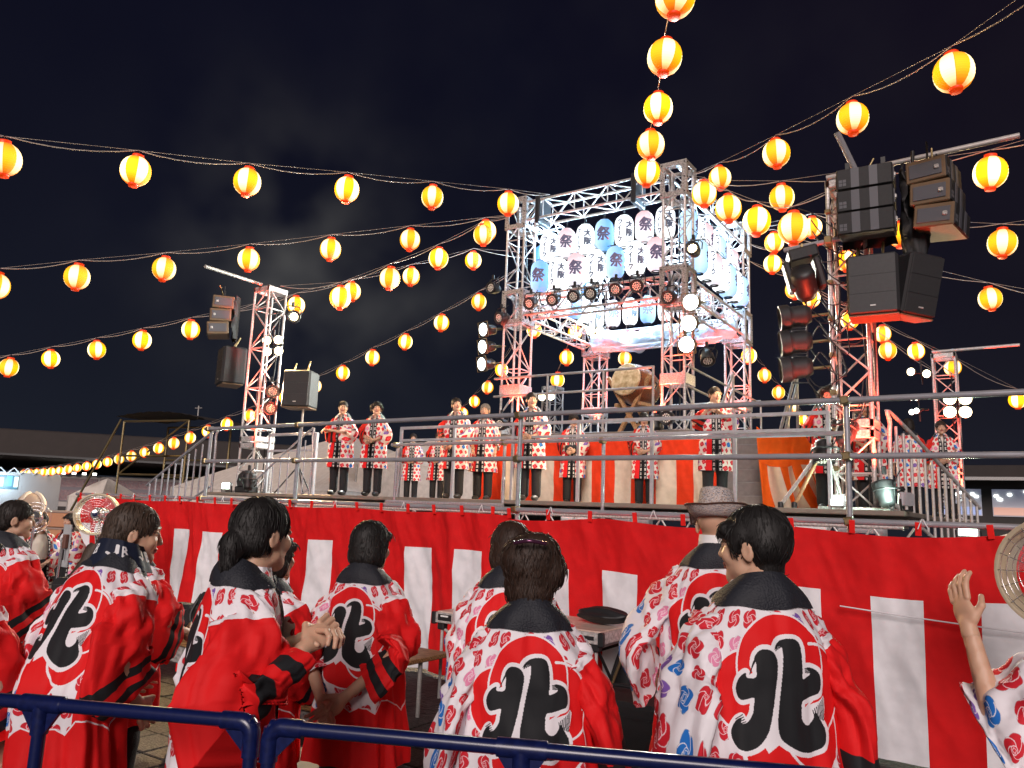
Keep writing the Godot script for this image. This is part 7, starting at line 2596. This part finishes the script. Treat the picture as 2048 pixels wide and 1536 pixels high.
	person("person cut by the lower left edge, a banded red sleeve in view", V(-3.38, 0, -1.36), 12.0, with(g, {"height": 1.44, "hair": "bob", "hair_color": "hair_black", "look": 10, "seed": 2.8,
		"right_elbow": V(0.27, 1.02, 0.0), "right_wrist": V(0.30, 0.80, -0.06), "cuff": 0.17, "right_reach": 0.9}))
	person("person at the right edge raising a hand towards the cage fan", V(0.21, 0, -2.80), 22.0, with(g, {"height": 1.56, "hair": "bob", "hair_color": "hair_dark", "seed": 3.6,
		"left_elbow": V(-0.33, 1.10, -0.08), "left_wrist": V(-0.36, 1.34, -0.16), "cuff": 0.17, "left_reach": 0.06}))
	person("man in a pale shirt and open printed coat facing the camera at the far left", V(-9.62, 0, -4.58), 250.0, with(CLASP, {"height": 1.38, "man": true, "hair": "crop", "hair_color": "hair_dark", "stage": true, "open": 0.55, "hem": 0.78, "seed": 4.0, "shirt": Color(0.66, 0.60, 0.52)}))
	person("person in a white top glimpsed beside the left end of the curtain", V(-10.6, 0, -5.42), 200.0, with(CLASP, {"height": 1.36, "hair": "bob", "hair_color": "hair_dark", "stage": true, "open": 0.6, "seed": 5.0, "shirt": Color(0.7, 0.7, 0.7)}))
	# things worn and held
	var clip := thing("hair_clip", "glittering purple bar clip in the pinned up brown hair", "hair clip", V(-1.29, 0, -2.07), deg_to_rad(27.0))
	var clip_m := plain(0.10, 0.03, 0.07, 0.15, 0.6)
	part("clip_bar", tubed(spline([V(-0.045, 1.512, 0.112), V(0.0, 1.520, 0.124), V(0.05, 1.514, 0.112)], 6), 0.006, 8), clip_m, clip)
	for k in 9:
		part("stone", lathed([Vector2(0, -0.004), Vector2(0.004, 0), Vector2(0, 0.004)], 6), M.led_lens, clip, at(-0.04 + k * 0.01, 1.520 - 0.00015 * pow(k - 4, 2) * 3.0, 0.121 - 0.0006 * pow(k - 4, 2)))
	var sc := thing("neck_scarf", "navy neck scarf with white lettering on the ponytailed woman", "scarf", V(-2.965, 0, -1.59), deg_to_rad(8.0))
	var sprint := Image.create(512, 128, false, Image.FORMAT_RGBA8)
	sprint.fill(lin(0.012, 0.016, 0.035))
	for k in 5:
		var x := 30 + k * 100
		var wq := lin(0.7, 0.7, 0.72)
		stroke(sprint, [Vector2(x + 26, 28), Vector2(x + 26, 62), Vector2(x + 14, 74), Vector2(x, 64)], 11, wq)
		stroke(sprint, [Vector2(x + 46, 30), Vector2(x + 46, 74), Vector2(x + 66, 68), Vector2(x + 60, 52), Vector2(x + 46, 52), Vector2(x + 62, 42), Vector2(x + 58, 30), Vector2(x + 46, 30)], 8, wq)
	var scm := print_material(sprint)
	part("scarf", lofted(func(u: float, v: float) -> Vector3:
		var a := TAU * u
		var k := 1.0 - v
		return V(sin(a) * lerpf(0.122, 0.078, k) + 0.004 * sin(a * 9.0), lerpf(1.325, 1.425, k) - 0.02 * cos(a) * -1.0 - 0.0, cos(a) * lerpf(0.115, 0.076, k) - 0.146 + 0.004 * sin(a * 7.0)), 48, 8, true), scm, sc)


func straw_hat(p: Vector3, yaw: float, k: float):
	var t := thing("straw_hat", "grey flecked straw hat with a brown band on the man's head", "hat", p + V(0, 1.515 * k, 0), deg_to_rad(yaw))
	t.scale = Vector3.ONE * (k * 0.90)
	var im := Image.create(256, 256, false, Image.FORMAT_RGBA8)
	im.fill(lin(0.47, 0.40, 0.37))
	var r := RandomNumberGenerator.new()
	r.seed = 91
	for q in 1500:
		var c: Color = [lin(0.10, 0.12, 0.17), lin(0.52, 0.50, 0.52), lin(0.28, 0.17, 0.12), lin(0.20, 0.22, 0.27)][q % 4]
		var x := r.randi() % 256
		var y := r.randi() % 256
		im.fill_rect(Rect2i(x, y, 3 + r.randi() % 8, 2 + r.randi() % 4), c)
	var m := print_material(im, 0.75)
	m.uv1_scale = V(3, 1, 1)
	var band := plain(0.085, 0.040, 0.028, 0.55)
	var b := Transform3D(Basis.from_euler(Vector3(-0.10, 0, 0.05)), V(0, 0, 0.0))
	var crown := func(u: float, v: float) -> Vector3:
		var a := TAU * u
		var q := clampf(v * 1.25, 0.0, 1.0)
		var rx := lerpf(0.083, 0.068, q) * (1.0 if v < 0.8 else (1.0 - (v - 0.8) / 0.2 * 0.999))
		var rz := lerpf(0.101, 0.080, q) * (1.0 if v < 0.8 else (1.0 - (v - 0.8) / 0.2 * 0.999))
		var y := 0.105 * minf(v / 0.8, 1.0) + 0.012 * sin(minf(v / 0.8, 1.0) * PI * 0.5)
		y += 0.010 * cos(a) * q
		if v > 0.8:
			y -= 0.022 * sin((v - 0.8) / 0.2 * PI * 0.5)
		return V(rx * sin(a), y, rz * cos(a))
	part("crown", lofted(crown, 40, 20, true), m, t, b)
	part("hat_band", lofted(func(u: float, v: float) -> Vector3:
		var a := TAU * u
		return V(0.0855 * sin(a), 0.004 + 0.030 * v, 0.1035 * cos(a)), 40, 3, true), band, t, b)
	var brim := MB.new()
	brim.sheet(func(u: float, v: float) -> Vector3:
		var a := TAU * u
		var w := 0.048 * v
		var up := 0.044 * v * v * (1.0 if cos(a) > -0.2 else -0.6) + 0.012 * v * absf(sin(a))
		return V((0.084 + w) * sin(a), up - 0.002, (0.102 + w) * cos(a)), 48, 6, true)
	part("brim", brim.mesh(), m, t, b)
	part("brim_edge", lofted(func(u: float, v: float) -> Vector3:
		var a := TAU * u
		var up := 0.044 * (1.0 if cos(a) > -0.2 else -0.6) + 0.012 * absf(sin(a))
		var e := TAU * v
		return V((0.132 + 0.004 * cos(e)) * sin(a), up - 0.002 + 0.004 * sin(e), (0.150 + 0.004 * cos(e)) * cos(a)), 48, 6, true), band, t, b)
